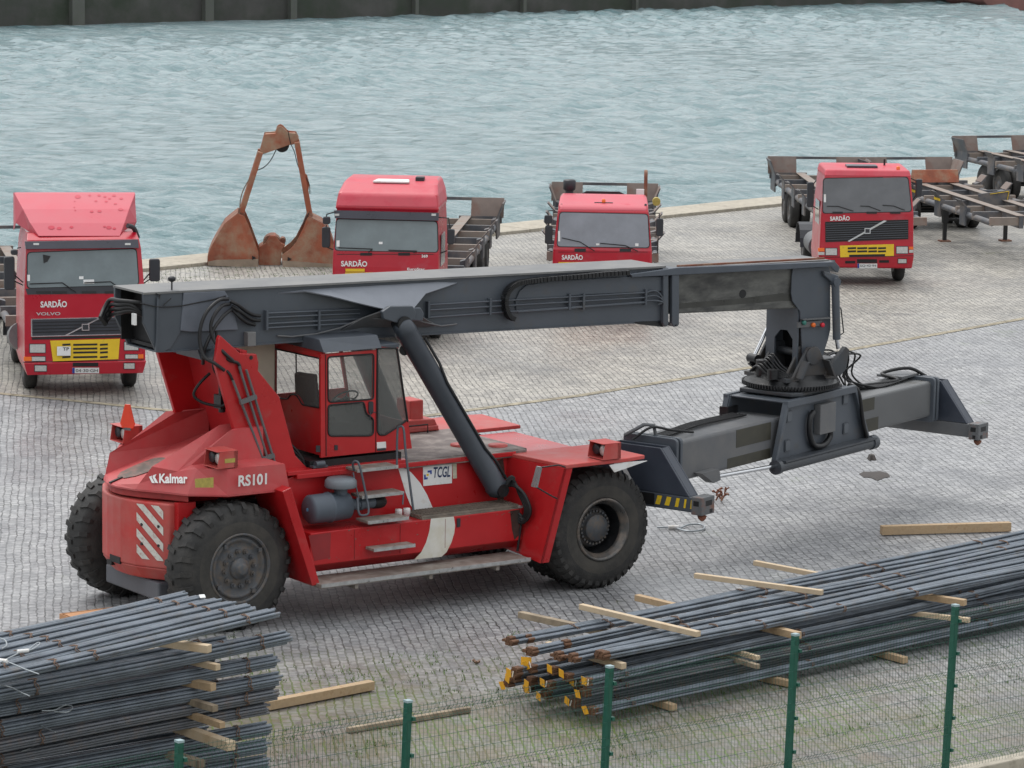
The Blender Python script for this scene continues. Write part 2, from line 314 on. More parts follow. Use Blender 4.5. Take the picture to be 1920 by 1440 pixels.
o = mb.build('pavement_joint', SAND); tag(o, kind='structure')
mb = MB()
M = Matrix.Identity(4); M.col[0] = qd.to_4d(); M.col[1] = (-qn).to_4d(); M.col[3] = (q0.x, q0.y, 0, 1); M[3][0] = M[3][1] = 0; M[3][2] = 0; M[3][3] = 1
mb = MB(M); x = -90.
while x < 120:                                    # coping stones
    L_ = 2.9+random.random()*.5; mb.box(x, x+L_-.02, -1.55, 0, -.35, .09+random.random()*.012); x += L_
mb.box(-90, 120, -1.5, -.12, -6, -.36)
tag(mb.build('quay_coping', CONC, bevel=.02), kind='structure')
# water
def water_mat():
    m = bpy.data.materials.new('choppy_teal_water'); m.use_nodes = True; n = m.node_tree; b = n.nodes['Principled BSDF']; L = n.links.new; N = n.nodes.new
    tc = N('ShaderNodeTexCoord')
    def nz(sc, st, det=4, ro=.6, rot=20):
        mp = N('ShaderNodeMapping'); mp.inputs['Scale'].default_value = st; mp.inputs['Rotation'].default_value = (0, 0, R(rot)); L(tc.outputs['Object'], mp.inputs[0])
        q = N('ShaderNodeTexNoise'); q.inputs['Scale'].default_value = sc; q.inputs['Detail'].default_value = det; q.inputs['Roughness'].default_value = ro; L(mp.outputs[0], q.inputs['Vector']); return q
    big = nz(.9, (.4, 1.5, 1), 5, .65); f = nz(.8, (.8, 1.6, 1), 3)
    mr = N('ShaderNodeMapRange'); mr.inputs['From Min'].default_value = .4; mr.inputs['From Max'].default_value = .6; L(big.outputs[0], mr.inputs[0])
    mx = N('ShaderNodeMix'); mx.data_type = 'RGBA'; mx.inputs['A'].default_value = (.17, .27, .285, 1); mx.inputs['B'].default_value = (.33, .42, .435, 1); L(mr.outputs[0], mx.inputs['Factor'])
    foam = nz(1.1, (.55, 1.5, 1), 6, .7); msk = nz(.12, (1, 1, 1), 2)
    fr = N('ShaderNodeMapRange'); fr.inputs['From Min'].default_value = .68; fr.inputs['From Max'].default_value = .74; L(foam.outputs[0], fr.inputs[0])
    fx = N('ShaderNodeMix'); fx.data_type = 'RGBA'; fx.inputs['B'].default_value = (.7, .75, .76, 1); L(fr.outputs[0], fx.inputs['Factor']); L(mx.outputs['Result'], fx.inputs['A'])
    L(fx.outputs['Result'], b.inputs['Base Color'])
    b.inputs['Roughness'].default_value = .1; b.inputs['IOR'].default_value = 1.36
    b1 = N('ShaderNodeBump'); b1.inputs['Strength'].default_value = .9; b1.inputs['Distance'].default_value = .3; L(nz(2.2, (.7, 1.6, 1), 6, .7).outputs[0], b1.inputs['Height'])
    L(b1.outputs[0], b.inputs['Normal']); return m
WZ = -3.0
rng_ = np.random.default_rng(4)
xs = np.concatenate([np.arange(-40, 45, .3)]); ys = np.concatenate([np.arange(88, 150, .28), np.arange(150, 330, .6)])
X, Y = np.meshgrid(xs, ys); Zw = np.zeros_like(X)
for i in range(46):
    lam = .7*(1.07**(i % 23))*(1+rng_.random()*.3); k = 2*np.pi/lam; th = R(-62)+rng_.normal()*.55
    a = .03*lam**.8; ph = rng_.random()*6.28; q = k*(X*np.cos(th)+Y*np.sin(th))+ph
    Zw += a*(1-np.abs(np.sin(q/2+.35*np.sin(.13*X+.09*Y+i)))*1.6+.3)*.62
gust = .75+.3*np.sin(.05*X+.07*Y)+.2*np.sin(.11*X-.05*Y+2)
Zw = (Zw-Zw.mean())*gust*1.0+WZ
nx, ny = len(xs), len(ys); V = np.stack([X, Y, Zw], -1).reshape(-1, 3)
keep = ((V[:, :2]-np.array([q0.x, q0.y])) @ np.array([-qn.x, -qn.y])) > -1.3
idx = np.arange(nx*ny).reshape(ny, nx); Fq = np.stack([idx[:-1, :-1], idx[:-1, 1:], idx[1:, 1:], idx[1:, :-1]], -1).reshape(-1, 4)
Fq = Fq[keep[Fq].all(1)]
me = bpy.data.meshes.new('water'); me.from_pydata(V.tolist(), [], Fq.tolist()); me.polygons.foreach_set('use_smooth', [True]*len(me.polygons)); me.materials.append(water_mat()); me.update()
o = bpy.data.objects.new('water', me); C.objects.link(o); tag(o, kind='structure')
WM = me.materials[0]
mb = MB(); mb.add([(-500, 60, WZ-.6), (500, 60, WZ-.6), (500, 900, WZ-.6), (-500, 900, WZ-.6)], [(0, 1, 2, 3)]); tag(mb.build('open_water', WM), kind='structure')
# far quay wall
FW = mat('weedy_harbour_wall', (.075, .072, .066), .85, var=.35, vscale=.25, col2=(.04, .05, .034), c2amt=.45, c2scale=.3, bump=.5, bscale=2)
FWP = mat('harbour_wall_pier', (.11, .11, .1), .85, var=.2, vscale=.4, col2=(.1, .12, .08), c2amt=.3)
a = gp(0, 50, WZ); b = gp(1560, 9.5, WZ); dv = (b-a); dv.z = 0; ln = dv.length; dv.normalize(); nv = Vector((dv.y, -dv.x, 0))
M = Matrix.Identity(4); M.col[0] = (*dv, 0); M.col[1] = (*(-nv), 0); M.col[3] = (a.x, a.y, 0, 1)
root = empty('harbour_wall', (a.x, a.y, WZ), 0, 'dark weed-stained harbour wall with concrete piers across the water', 'wall')
root.rotation_euler.z = math.atan2(dv.y, dv.x)
MB().box(-60, 130, .0, 6, -2, 5.5).build('wall_face', FW, root)
MB().box(-60, 130, -.6, .6, 5.3, 5.9).build('capping', FWP, root)
PX = ln/1560
for px, wd in ((118, 2.2), (333, 1.6), (478, 1.2), (700, .7), (905, .7), (1130, .6)):
    MB().box(px*PX-wd*.25, px*PX+wd*.25, -.5, .05, -2, 5.25).build('pier', FWP, root)
# moored red hull, just its waterline in view
h0 = gp(1770, 5, WZ); r_ = empty('moored_barge', (h0.x, h0.y, WZ), math.atan2(dv.y, dv.x), 'rust red hull of a barge at the foot of the harbour wall', 'barge')
MB().prism([(0, .3), (1.2, -.6), (24, -.6), (25, 3), (-.8, 3)], 0, -5, 'y').build('hull', mat('rusty_hull', (.2, .09, .075), .7, var=.3, vscale=.5), r_, bevel=.1)
MB().box(.5, 23, -4.6, -.3, 3, 3.5).build('deck', FWP, r_)
# ---------------- reach stacker ----------------
def zz(x0, y0, s): return lambda x, y: (x0+x/s, y0+y/s)
z1, z2, z3, z4, z5, z6, z7, z8 = zz(100, 500, 3), zz(100, 780, 3), zz(540, 560, 3), zz(560, 780, 2.743), zz(200, 460, 2.743), zz(800, 460, 2.4), zz(1340, 560, 6), zz(1160, 640, 2.667)
zA, zC, zW, zE, zH, zT, zP = zz(160, 740, 6.4), zz(480, 620, 5.76), zz(940, 860, 5.76), zz(1160, 780, 6.546), zz(1380, 470, 8), zz(180, 520, 7.385), zz(1360, 640, 3.84)
hub = gp(1130.5, 993, .93); o_ = hub + 2.0*Vector((-math.sin(R(35)), math.cos(R(35)), 0))
K = Frame((o_.x, o_.y), 35)
ST = empty('reach_stacker', K.o, K.ang, 'red reach stacker with long slate grey boom and rotated spreader, standing on the cobbles', 'reach stacker')
def SP(pts, Y, z=None):
    """(x,y) list in photo -> polygon on plane Y"""
    return [K.S(*(z(*p) if z else p), Y) for p in pts]
def S3(px, py, Y): a = K.S(px, py, Y); return Vector((a[0], Y, a[1]))
def decal(poly_uz, Y, name, m, parent, t=.004):          # thin painted patch on the near side plane
    mb = MB(); mb.prism(poly_uz, Y-t, Y-.001); return mb.build(name, m, parent)
# wheels -----------------------------------------------------------
def big_wheel(parent, c, out, w, tread, dual=False, steer=0):
    """c: hub centre on the outer face; out: +1/-1 direction of the outer face along Y"""
    e = empty('wheel'); e.parent = parent; e.location = c; e.rotation_euler.z = steer
    Rr = .935; mb = MB(); d = -out
    prof = [(.02, .47), (-.0, .5), (-.01, .56), (.0, .72), (.03, .82), (.085, .9), (.16, .925), (w-.16, .925), (w-.085, .9), (w-.03, .82), (w, .7), (w, .5)]
    mb.lathe([(h, r) for h, r in prof], (0, 0, 0), (0, d, 0), 64)
    if tread:
        N_ = 26
        for i in range(N_):                       # chunky shoulder lugs, staggered on both sides
            for sd in (0, 1):
                t = 2*math.pi*(i+.5*sd)/N_; dt = .115*math.pi/N_*7.2/2.6
                h0, h1, hm = (.015, w*.47, .1) if sd == 0 else (w-.015, w*.53, w-.1)
                vs = []
                for hh, rb, rt in ((h0, .80, .865), (hm, .88, .95), (h1, .9, .95)):
                    for tt in (t-dt, t+dt):
                        tt2 = tt+(.05 if hh == h1 else 0)
                        for rr in (rb, rt): vs.append((math.cos(tt2)*rr, hh*d, math.sin(tt2)*rr))
                fs = []
                for k in (0, 4): fs += [(k+1, k+3, k+7, k+5), (k, k+1, k+5, k+4), (k+2, k+6, k+7, k+3)]
                fs += [(0, 2, 3, 1), (8, 9, 11, 10)]
                mb.add(vs, fs)
    else:
        N_ = 38
        for i in range(N_):
            t = 2*math.pi*i/N_; dt = .045
            for h0, h1 in ((.02, .12), (w-.02, w-.12)):
                vs = [(math.cos(a)*r, h*d, math.sin(a)*r) for h, r0_, r1_ in ((h0, .8, .87), (h1, .9, .945)) for a in (t-dt, t+dt) for r in (r0_, r1_)]
                mb.add(vs, [(1, 3, 7, 5), (0, 1, 5, 4), (2, 6, 7, 3), (0, 2, 3, 1), (4, 5, 7, 6)])
    ty = mb.build('tyre', TYRE, e)
    mb = MB(); mb.lathe([(-.002, .5), (-.012, .56), (-.006, .66), (.004, .72)], (0, 0, 0), (0, d, 0), 48); mb.build('tyre_sidewall', TYRED, e) if not dual else None
    mb = MB()
    if tread:                                     # shallow steering rim: disc nearly flush, bolts, hub cap
        mb.lathe([(.03, .52), (-.015, .515), (-.02, .49), (.05, .47), (.06, .45), (.02, .44), (.025, .40), (.06, .38), (.03, .3), (.02, .12), (.02, 0)], (0, 0, 0), (0, d, 0), 48)
        rim = mb.build('rim', RIM, e)
        mb = MB(); mb.lathe([(.02, .16), (-.03, .15), (-.035, .1), (-.09, .085), (-.1, .06), (-.1, 0)], (0, 0, 0), (0, d, 0), 24)
        for i in range(12):
            t = 2*math.pi*i/12+.1; p = Vector((math.cos(t)*.255, .02*d, math.sin(t)*.255)); mb.cyl(p, p+Vector((0, -.055*d, 0)), .03, .022, 6); mb.cyl(p, p+Vector((0, -.02*d, 0)), .042, n=8)
        for i in range(4):
            t = 2*math.pi*i/4+.6; p = Vector((math.cos(t)*.42, .02*d, math.sin(t)*.42)); mb.box(p.x-.03, p.x+.03, p.y-.03*d, p.y+.02*d, p.z-.03, p.z+.03)
        mb.build('hub', RIM, e)
    else:                                         # deep dished rim of the dual wheels with planetary hub far inside
        mb.lathe([(.02, .49), (-.02, .485), (-.025, .455), (.02, .44), (.05, .40), (.1, .385)], (0, 0, 0), (0, d, 0), 56)
        mb.build('rim', mat('worn_rim', (.09, .088, .085), .3, metal=.4, var=.3, vscale=3, col2=(.2, .16, .13), c2amt=.35, c2scale=5), e)
        MB().lathe([(.1, .385), (.42, .375), (.44, .36), (.45, .0)], (0, 0, 0), (0, d, 0), 48).build('rim_bore', BLKM, e)
        mb = MB(); mb.lathe([(.44, .33), (.3, .32), (.28, .3), (.24, .29), (.235, .215), (.17, .21), (.15, .2), (.15, 0)], (0, 0, 0), (0, d, 0), 36)
        for i in range(26):
            t = 2*math.pi*i/26; p = Vector((math.cos(t)*.255, .26*d, math.sin(t)*.255)); mb.cyl(p, p+Vector((0, -.06*d, 0)), .02, n=6)
        mb.build('hub', RIM, e)
    return e
big_wheel(ST, (0, -2.0, .93), -1, .56, False)
big_wheel(ST, (0, -1.38, .93), -1, .52, False, True)
big_wheel(ST, (0, 2.0, .93), 1, .56, False); big_wheel(ST, (0, 1.38, .93), 1, .52, False, True)
big_wheel(ST, (-6.19, -1.64, .93), -1, .62, True, steer=R(3))
big_wheel(ST, (-6.33, 1.82, .93), 1, .62, True, steer=R(3))
# chassis ----------------------------------------------------------
mb = MB()
mb.prism([(-5.1, .75), (-.9, .75), (-.9, 2.03), (-4.6, 2.14), (-5.1, 2.0)], -1.0, 1.0)
mb.prism([(-.9, .62), (.95, .75), (.95, 1.75), (.3, 2.0), (-.9, 2.0)], -.85, .85)
mb.box(-7.0, -5.1, -.6, .6, .7, 1.95)
mb.box(-.95, .9, -1.3, 1.3, .72, 1.12)                       # front axle housing
mb.build('chassis', RED, ST, bevel=.012)
mb = MB(); mb.box(-6.45, -5.95, -1.2, 1.2, .75, 1.15); mb.box(-6.9, -5.2, -.8, .8, .5, .72); mb.box(-6.7, -5.2, -.8, .8, 1.0, 1.75)
mb.build('steering_axle', BLKM, ST, bevel=.03)
# side tank, with a chamfered foot
T0, T1 = -4.98, -1.2
mb = MB(); mb.prism([(-1.55, 1.3), (-1.0, 1.3), (-1.0, .66), (-1.3, .66), (-1.55, .82)], T0+.03, T1, 'x'); mb.build('side_tank', RED, ST, bevel=.01)
mb = MB(); mb.prism([(1.55, 1.3), (1.0, 1.3), (1.0, .66), (1.3, .66), (1.55, .82)], T0, T1, 'x'); mb.build('side_tank', RED, ST, bevel=.01)
decal(SP([(108, 1125-780), (108+0, 0)], -1.55) if 0 else SP([(50, 615), (165, 600), (160, 730), (80, 745)], -1.55, z4), -1.55, 'vent_panel', mat('dull_red_panel', (.26, .02, .022), .6), ST)
# running board
mb = MB(); mb.box(-5.0, -1.3, -1.93, -1.35, .55, .615); MB().box(-5.0, -1.3, -1.945, -1.932, .57, .625).build('board_edge', EDGE, ST)
for x in (-4.4, -3.1, -1.9): mb.box(x, x+.06, -1.9, -1.3, .48, .55)
mb.build('running_board', ALU, ST, bevel=.006)
# walkway grating on top of the tank
mb = MB(); g0, g1 = -3.0, -1.25
for i in range(34): x = g0+(g1-g0)*i/33; mb.box(x-.006, x+.006, -1.52, -1.06, 1.335, 1.365)
for i in range(5): y = -1.52+.115*i; mb.box(g0, g1, y-.006, y+.006, 1.33, 1.36)
mb.box(g0, g1, -1.54, -1.02, 1.302, 1.325)
mb.build('walkway_grating', mat('muddy_grating', (.19, .16, .13), .8, var=.3, vscale=8), ST)
# steps of the ladder: treads measured on the tank side
def tread(pa, pb, Y0, dep, z=z4):
    a = K.S(*z(*pa), Y0); b = K.S(*z(*pb), Y0); h = (a[1]+b[1])/2
    mb = MB(); mb.box(a[0], b[0], Y0, Y0+dep, h-.035, h+.005); sp_ = mb.build('step', ALU, ST, bevel=.006); MB().box(a[0], b[0], Y0-.014, Y0-.001, h-.04, h+.008).build('step_edge', EDGE, sp_)
tread((385, 685), (598, 660), -1.78, .22); tread((355, 545), (565, 518), -1.66, .32)
tread((325, 412), (540, 390), -1.5, .3); tread((300, 275), (510, 257), -1.38, .35)
mb = MB()
def hr(pts, Y, r=.018):
    mb.tube(curve([S3(*z4(x, y), yy) for x, y, yy in pts], 5), r, 6)
hr([(285, 280, -1.3), (278, 245, -1.33), (295, 232, -1.38), (315, 262, -1.44), (345, 400, -1.52), (360, 490, -1.6), (340, 510, -1.6), (310, 500, -1.6), (302, 420, -1.52)], 0)
hr([(505, 255, -1.3), (508, 80, -1.2), (520, 55, -1.22), (540, 70, -1.28), (552, 200, -1.38), (590, 485, -1.55)], 0)
mb.tube([S3(*z4(280, 290), -1.38), S3(*z4(310, 430), -1.5)], .012, 6); mb.tube([S3(*z4(540, 390), -1.5), S3(*z4(535, 455), -1.55)], .012, 6)
each(mb, 'handrail', GREY, ST)
# white crescent stripe over the upper chassis side and the tank
cr1 = [(457, 268), (470, 290), (468, 268), (510, 262), (549, 268), (580, 292), (625, 345), (660, 405), (692, 478), (640, 492), (600, 497), (560, 400), (520, 290)]
decal(SP([(510, 264), (549, 268), (580, 292), (625, 345), (660, 405), (694, 485), (600, 497), (573, 455), (548, 390), (526, 315)], -1.0, z4), -1.0, 'white_stripe', WHITE, ST)
decal(SP([(680, 528), (797, 517), (804, 560), (800, 600), (785, 650), (760, 700), (733, 724), (594, 738), (630, 700), (655, 650), (672, 590)], -1.55, z4), -1.55, 'white_stripe', mat('stained_white', (.66, .64, .58), .5, var=.06, col2=(.55, .5, .36), c2amt=.35, c2scale=2), ST)
a = SP([(638, 256), (787, 243), (787, 345), (640, 360)], -1.0, z4); decal(a, -1.0, 'sign_plate', WHITE, ST, .008)
BLU = mat('navy_lettering', (.012, .03, .1), .5, var=.02); LOGB = mat('logo_blue', (.02, .06, .3), .5, var=.02)
p = S3(*z4(693, 318), -1.01); q = S3(*z4(779, 313), -1.01); text('TCGL', 'lettering', BLU, ST, p, (q-p).normalized(), (0, 0, 1), (q-p).length, .165, bold=.018, extr=.003, shear=.18)
def zq(x, y, s=0, m_=LOGB, pts=None):
    decal(SP(pts, -1.008, z4), -1.008, 'logo_mark', m_, ST, .004)
zq(0, 0, pts=[(663, 281), (684, 278), (684, 298), (677, 299), (676, 290), (663, 291)]); zq(0, 0, pts=[(645, 302), (653, 301), (653, 316), (663, 315), (663, 325), (645, 327)])
zq(0, 0, m_=YEL, pts=[(658, 298), (668, 297), (668, 308), (658, 309)])
decal(SP([(790, 241), (811, 239), (813, 320), (793, 322)], -1.0, z4), -1.0, 'warning_sticker', mat('dirty_sticker', (.5, .47, .36), .6, var=.2, vscale=25), ST)
decal(SP([(812, 527), (829, 525), (828, 568), (812, 572)], -1.55, z4), -1.55, 'latch_plate', BLKP, ST, .02)
# bottles beside the ladder
for px in (514, 556):
    p = S3(*z4(px, 482), -1.2); mb = MB(); mb.lathe([(0, 0), (0, .055), (.1, .055), (.12, .05), (.12, 0)], (p.x, p.y, 1.31), (0, 0, 1), 16); mb.build('filler_cap', WHITE, ST)
# air cleaner
AC = -1.3; mb = MB()
a = S3(*z4(45, 500), AC); b = S3(*z4(248, 478), AC); a.z = b.z = 1.60; r_ = .215
mb.lathe([(0, 0), (.0, r_*.8), (.03, r_*.95), (.05, r_), (.33, r_), (.34, r_+.015), (.37, r_+.015), (.38, r_), ((b-a).length, r_*.92), ((b-a).length+.04, r_*.55), ((b-a).length+.06, .085)], a, (1, 0, 0), 28)
e_ = a+Vector(((b-a).length+.05, 0, 0)); mb.cyl(e_, e_+Vector((.42, 0, 0)), .085, n=16); mb.cyl(e_+Vector((.15, 0, 0)), e_+Vector((.2, 0, 0)), .1, n=16)
c_ = a+Vector((.57, 0, 0)); mb.cyl(c_, c_+Vector((0, 0, .36)), .1, n=16); mb.build('air_cleaner', mat('air_cleaner_grey', (.085, .105, .13), .5, var=.12), ST)
mb = MB(); mb.lathe([(.28, .1), (.285, .23), (.3, .24), (.38, .235), (.42, .2), (.43, 0)], c_, (0, 0, 1), 28); mb.build('rain_cap', mat('cap_grey', (.16, .18, .2), .5, var=.12), ST)
mb = MB(); mb.tube(curve([e_+Vector((.4, 0, 0)), e_+Vector((.52, .02, -.01)), e_+Vector((.6, .1, -.02)), e_+Vector((.62, .3, -.02))], 5), .095, 12); mb.build('intake_hose', BLK, ST)
mb = MB(); mb.cyl(a+Vector((-.006, 0, 0)), a+Vector((.004, 0, 0)), .03, n=6); mb.build('service_mark', mat('light_blue_sticker', (.1, .4, .6), .5), ST)
# A-frame: two plates and a cross panel
NP = [(409, 628), (447, 662), (477, 663), (481, 678), (480, 694), (520, 743), (543, 830), (550, 853), (573, 877), (600, 887)]
na = SP(NP, -.84); nb = [(-5.7, 2.36), (-5.87, 2.85), (-6.17, 3.78), (-6.12, 4.15)]
poly = na+[(-4.3, 1.4), (-5.3, 1.4)]+nb
mb = MB(); mb.prism(poly, -.9, -.82); mb.build('frame_plate', RED, ST, bevel=.01)
mb = MB(); mb.prism(poly, .82, .9); mb.build('frame_plate', RED, ST, bevel=.01)
mb = MB()
re = [(-6.14, 4.0), (-5.87, 2.85), (-5.7, 2.36)]
for i in range(2): (u0_, w0), (u1_, w1) = re[i], re[i+1]
mb.prism([(re[0][0]+.42, re[0][1]-.05), (re[0][0]+.46, re[0][1]-.05), (re[2][0]+.42, re[2][1]), (re[2][0]+.38, re[2][1])], -.82, .82)
mb.prism([(-5.7, 3.94), (-5.6, 3.94), (-5.6, 3.9), (-5.7, 3.9)], -.82, .82)
mb.build('cross_panel', mat('cross_panel_red', (.42, .02, .024), .45, var=.12, vscale=1.5), ST)  # cross panel red slightly duller than the frame plates
p = K.S(*z1(1112, 512), -.9); mb = MB(); mb.cyl((p[0], -.905, p[1]), (p[0], -.895, p[1]), .03, n=16); mb.build('lifting_eye', BLK, ST)
# slanting guard behind the rear wheel
g = SP([(530, 922), (546, 914), (600, 1095), (586, 1099)], -1.8)
mb = MB(); mb.prism(g, -1.8, -.95); mb.build('mudguard', RED, ST, bevel=.01)
g = SP([(530, 922), (546, 914), (600, 1095), (586, 1099)], -1.8); mb = MB(); mb.prism(g, 1.8, .95); mb.build('mudguard', RED, ST, bevel=.01)
# rear hood: bulged skirt, shoulders, channel
zb, zt = 2.0, 2.35
nearb = [(-5.33, -1.58), (-6.33, -1.55), (-6.81, -1.22), (-6.95, -.96), (-7.25, -.48), (-7.36, -.18), (-7.38, 0)]
neart = [(-5.40, -1.56), (-6.3, -1.5), (-6.62, -1.16), (-6.80, -.92), (-7.2, -.5), (-7.33, -.18), (-7.35, 0)]
def mir(l): return l+[(x, -y) for x, y in reversed(l[:-1])]
B_, T_ = mir(nearb), mir(neart)
hz = [2.37, 2.37, 2.35, 2.29, 2.08, 2.03, 2.02]; hz = hz+list(reversed(hz[:-1]))
n_ = len(B_); vs = [(x, y, zb) for x, y in B_]+[(x, y, h) for (x, y), h in zip(T_, hz)]
mb = MB(); mb.add(vs, [(i, i+n_, i+n_+1, i+1) for i in range(n_-1)])
# top: channel floor and fenders
fl = [(-7.35, 0, 2.02), (-7.33, -.18, 2.025), (-7.2, -.5, 2.059), (-6.0, -.62, 2.374), (-5.4, -.62, 2.531), (-5.4, 0, 2.531)]
mb.add(fl, [(0, 5, 4, 3, 2, 1)]); mb.add([(x, -y, z) for x, y, z in fl], [(0, 1, 2, 3, 4, 5)])
for s_ in (1, -1):
    def F_(l, f): mb.add([(x, y*s_, z) for x, y, z in l], [f if s_ == 1 else tuple(reversed(f))])
    F_([(-7.2, -.5, 2.059), (-7.06, -.64, 2.34), (-5.95, -.64, 2.85), (-5.4, -.64, 2.87), (-5.4, -.62, 2.531), (-6.0, -.62, 2.374)], (0, 1, 2, 3, 4, 5))
    F_([(-7.06, -.64, 2.34), (-6.80, -.92, 2.29), (-6.6, -.96, 2.37), (-5.95, -.95, 2.82), (-5.4, -.95, 2.83), (-5.4, -.64, 2.87), (-5.95, -.64, 2.85)], (0, 1, 2, 3, 4, 5, 6))
    F_([(-6.6, -.96, 2.37), (-5.4, -.96, 2.37), (-5.4, -.95, 2.83), (-5.95, -.95, 2.82)], (0, 1, 2, 3))
    F_([(-6.6, -.96, 2.37), (-6.80, -.92, 2.29), (-6.62, -1.16, 2.35), (-6.3, -1.5, 2.37), (-5.40, -1.56, 2.37), (-5.4, -.96, 2.37)], (0, 1, 2, 3, 4, 5))
    F_([(-7.2, -.5, 2.08), (-6.80, -.92, 2.29), (-7.06, -.64, 2.34)], (0, 1, 2))
    F_([(-5.40, -1.56, 2.37), (-5.33, -1.58, 2.0), (-5.33, -.9, 2.0), (-5.4, -.96, 2.37)], (0, 1, 2, 3))
mb.prism([(x, y) for x, y in B_], zb, zb-.03, 'z')
HOODM = mat('dusty_sky_hood_red', (.5, .045, .052), .5, var=.12, vscale=1.3, col2=(.45, .13, .12), c2amt=.3, c2scale=1.6, c2soft=.3)  # paler red holds both dust and the sky reflected on the hood
hood = mb.build('rear_hood', HOODM, ST, bevel=.015)
# dark oily patch and slot on the channel floor
def onfloor(x, y): return 2.02+(x+7.35)*.262+.006
pts = [Vector(K.Z(*zA(x, y), 2.2)).to_3d() for x, y in ((380, 985), (420, 930), (560, 860), (700, 800), (830, 752), (930, 745), (960, 760), (850, 850), (760, 920), (600, 975), (470, 1000))]
def snap(px, py):                                          # photo pixel -> sloping channel floor
    q = ray(px, py); z = 2.1
    for _ in range(12): P = K.loc(cC+q*((z-CAM_H)/q.z)); z = onfloor(P.x, P.y)+.006
    return (P.x, P.y, z)
mb = MB(); vs = [snap(*zA(x, y)) for x, y in ((380, 985), (420, 930), (560, 860), (700, 800), (830, 752), (930, 745), (980, 760), (850, 850), (760, 920), (600, 975), (470, 1000))]
mb.add(vs, [list(range(len(vs)))]); mb.build('oil_stain', mat('oily_dirt', (.1, .085, .07), .5, var=.3, vscale=5, col2=(.3, .12, .1), c2amt=.25, c2scale=5), hood)
mb = MB(); a, b = snap(*zA(290, 1058)), snap(*zA(440, 990)); mb.beam(Vector(a)+Vector((0, 0, .0)), Vector(b), .04, .02); mb.build('slot', BLK, hood)
# skirt strip under the hood and counterweight
st = [(x+.06, y*.94) for x, y in B_ if abs(x) > 6.5]
mb = MB(); mb.prism(st, 1.87, zb-.035, 'z'); mb.build('bumper_strip', mat('dull_strip_red', (.36, .04, .04), .6, var=.25, vscale=5), ST, bevel=.01)
cw = [(-6.98, -1.0), (-7.02, -.94), (-7.26, -.5), (-7.34, -.2), (-7.35, 0), (-7.34, .2), (-7.26, .5), (-7.02, .94), (-6.98, 1.0), (-6.7, 1.0), (-6.7, -1.0)]
mb = MB(); mb.prism(cw, .88, 1.84, 'z'); mb.prism(cw, .88, .68, 'z', [(x+.14, y*.96) for x, y in cw])
cwt = mb.build('counterweight', REDW, ST, bevel=.03, seg=3)
mb = MB(); mb.box(-7.05, -6.0, -.8, .8, .38, .66); mb.build('belly_plate', mat('grey_belly_plate', (.11, .115, .13), .6, var=.2), ST, bevel=.03)
mb = MB(); mb.box(-6.9, -6.62, -1.12, -1.0, 1.0, 1.86); mb.build('side_plate', RED, ST)
# chevrons on the counterweight, following its facets
STR = mat('dirty_white_stripe', (.62, .6, .55), .6, var=.12, vscale=6, col2=(.35, .12, .1), c2amt=.15, c2scale=14)
def facet(a, b, s, t, z, off=.008):                        # s along facet a->b
    a = Vector(a); b = Vector(b); d_ = (b-a); nrm = Vector((-abs(d_.y), d_.x*(1 if d_.y > 0 else -1))).normalized(); p = a+d_*s+nrm*off; return (p.x, p.y, z)
mb = MB()
for fa, fb, sg in (((-7.02, -.94), (-7.26, -.5), 1), ((-7.02, .94), (-7.26, .5), 1)):
    L_ = .55
    for k in range(-1, 5):
        z0 = 1.02+k*.235; pts = []
        # slanting stripe clipped to 1.02..1.82
        for s0, s1 in ((.05, .95),):
            sl = .42
            quad = [(s0, z0+.12), (s0, z0), (s1, z0-sl), (s1, z0-sl+.12)]
            quad = [(s, zz_+.3) for s, zz_ in quad]
            out = []
            def clip(pl, zl, keep):
                r = []
                for i in range(len(pl)):
                    p_, q_ = pl[i], pl[(i+1) % len(pl)]; ip, iq = keep(p_[1]), keep(q_[1])
                    if ip: r.append(p_)
                    if ip != iq: t_ = (zl-p_[1])/(q_[1]-p_[1]); r.append((p_[0]+(q_[0]-p_[0])*t_, zl))
                return r
            quad = clip(quad, 1.0, lambda v: v >= 1.0)
            quad = clip(quad, 1.8, lambda v: v <= 1.8) if len(quad) > 2 else quad
            if len(quad) > 2:
                # mirrored so that the stripes fall towards the outer edge
                vs = [facet(fa, fb, (1-s) if True else s, 0, z) for s, z in quad]; mb.add(vs, [list(range(len(vs)))])
each(mb, 'chevron_stripe', STR, cwt)
mb = MB(); mb.box(-7.355, -7.25, .05, .19, .8, .87); mb.box(-7.355, -7.25, -.2, .1, .86, .96); each(mb, 'towing_recess', BLK, cwt)
mb = MB()
for y in (-.6, -.85):
    for z in (1.22, 1.5): mb.cyl((-7.28-(y+.5)*.545, y, z), (-7.20-(y+.5)*.545, y, z), .022, n=8)
each(mb, 'bolt', BLKM, cwt)
# lettering on the skirt
def text_px(s, name, m_, pa, pb, Y, h, z=None, par=None, **kw):
    a = S3(*(z(*pa) if z else pa), Y); b = S3(*(z(*pb) if z else pb), Y); d_ = b-a; L_ = d_.length; d_.normalize()
    return text(s, name, m_, par or ST, a, d_, Vector((-d_.z, 0, d_.x)), L_, h, **kw)
text_px('RS101', 'lettering', WHITE, (1040, 1238), (1200, 1224), -1.60, .165, z1, bold=.03)
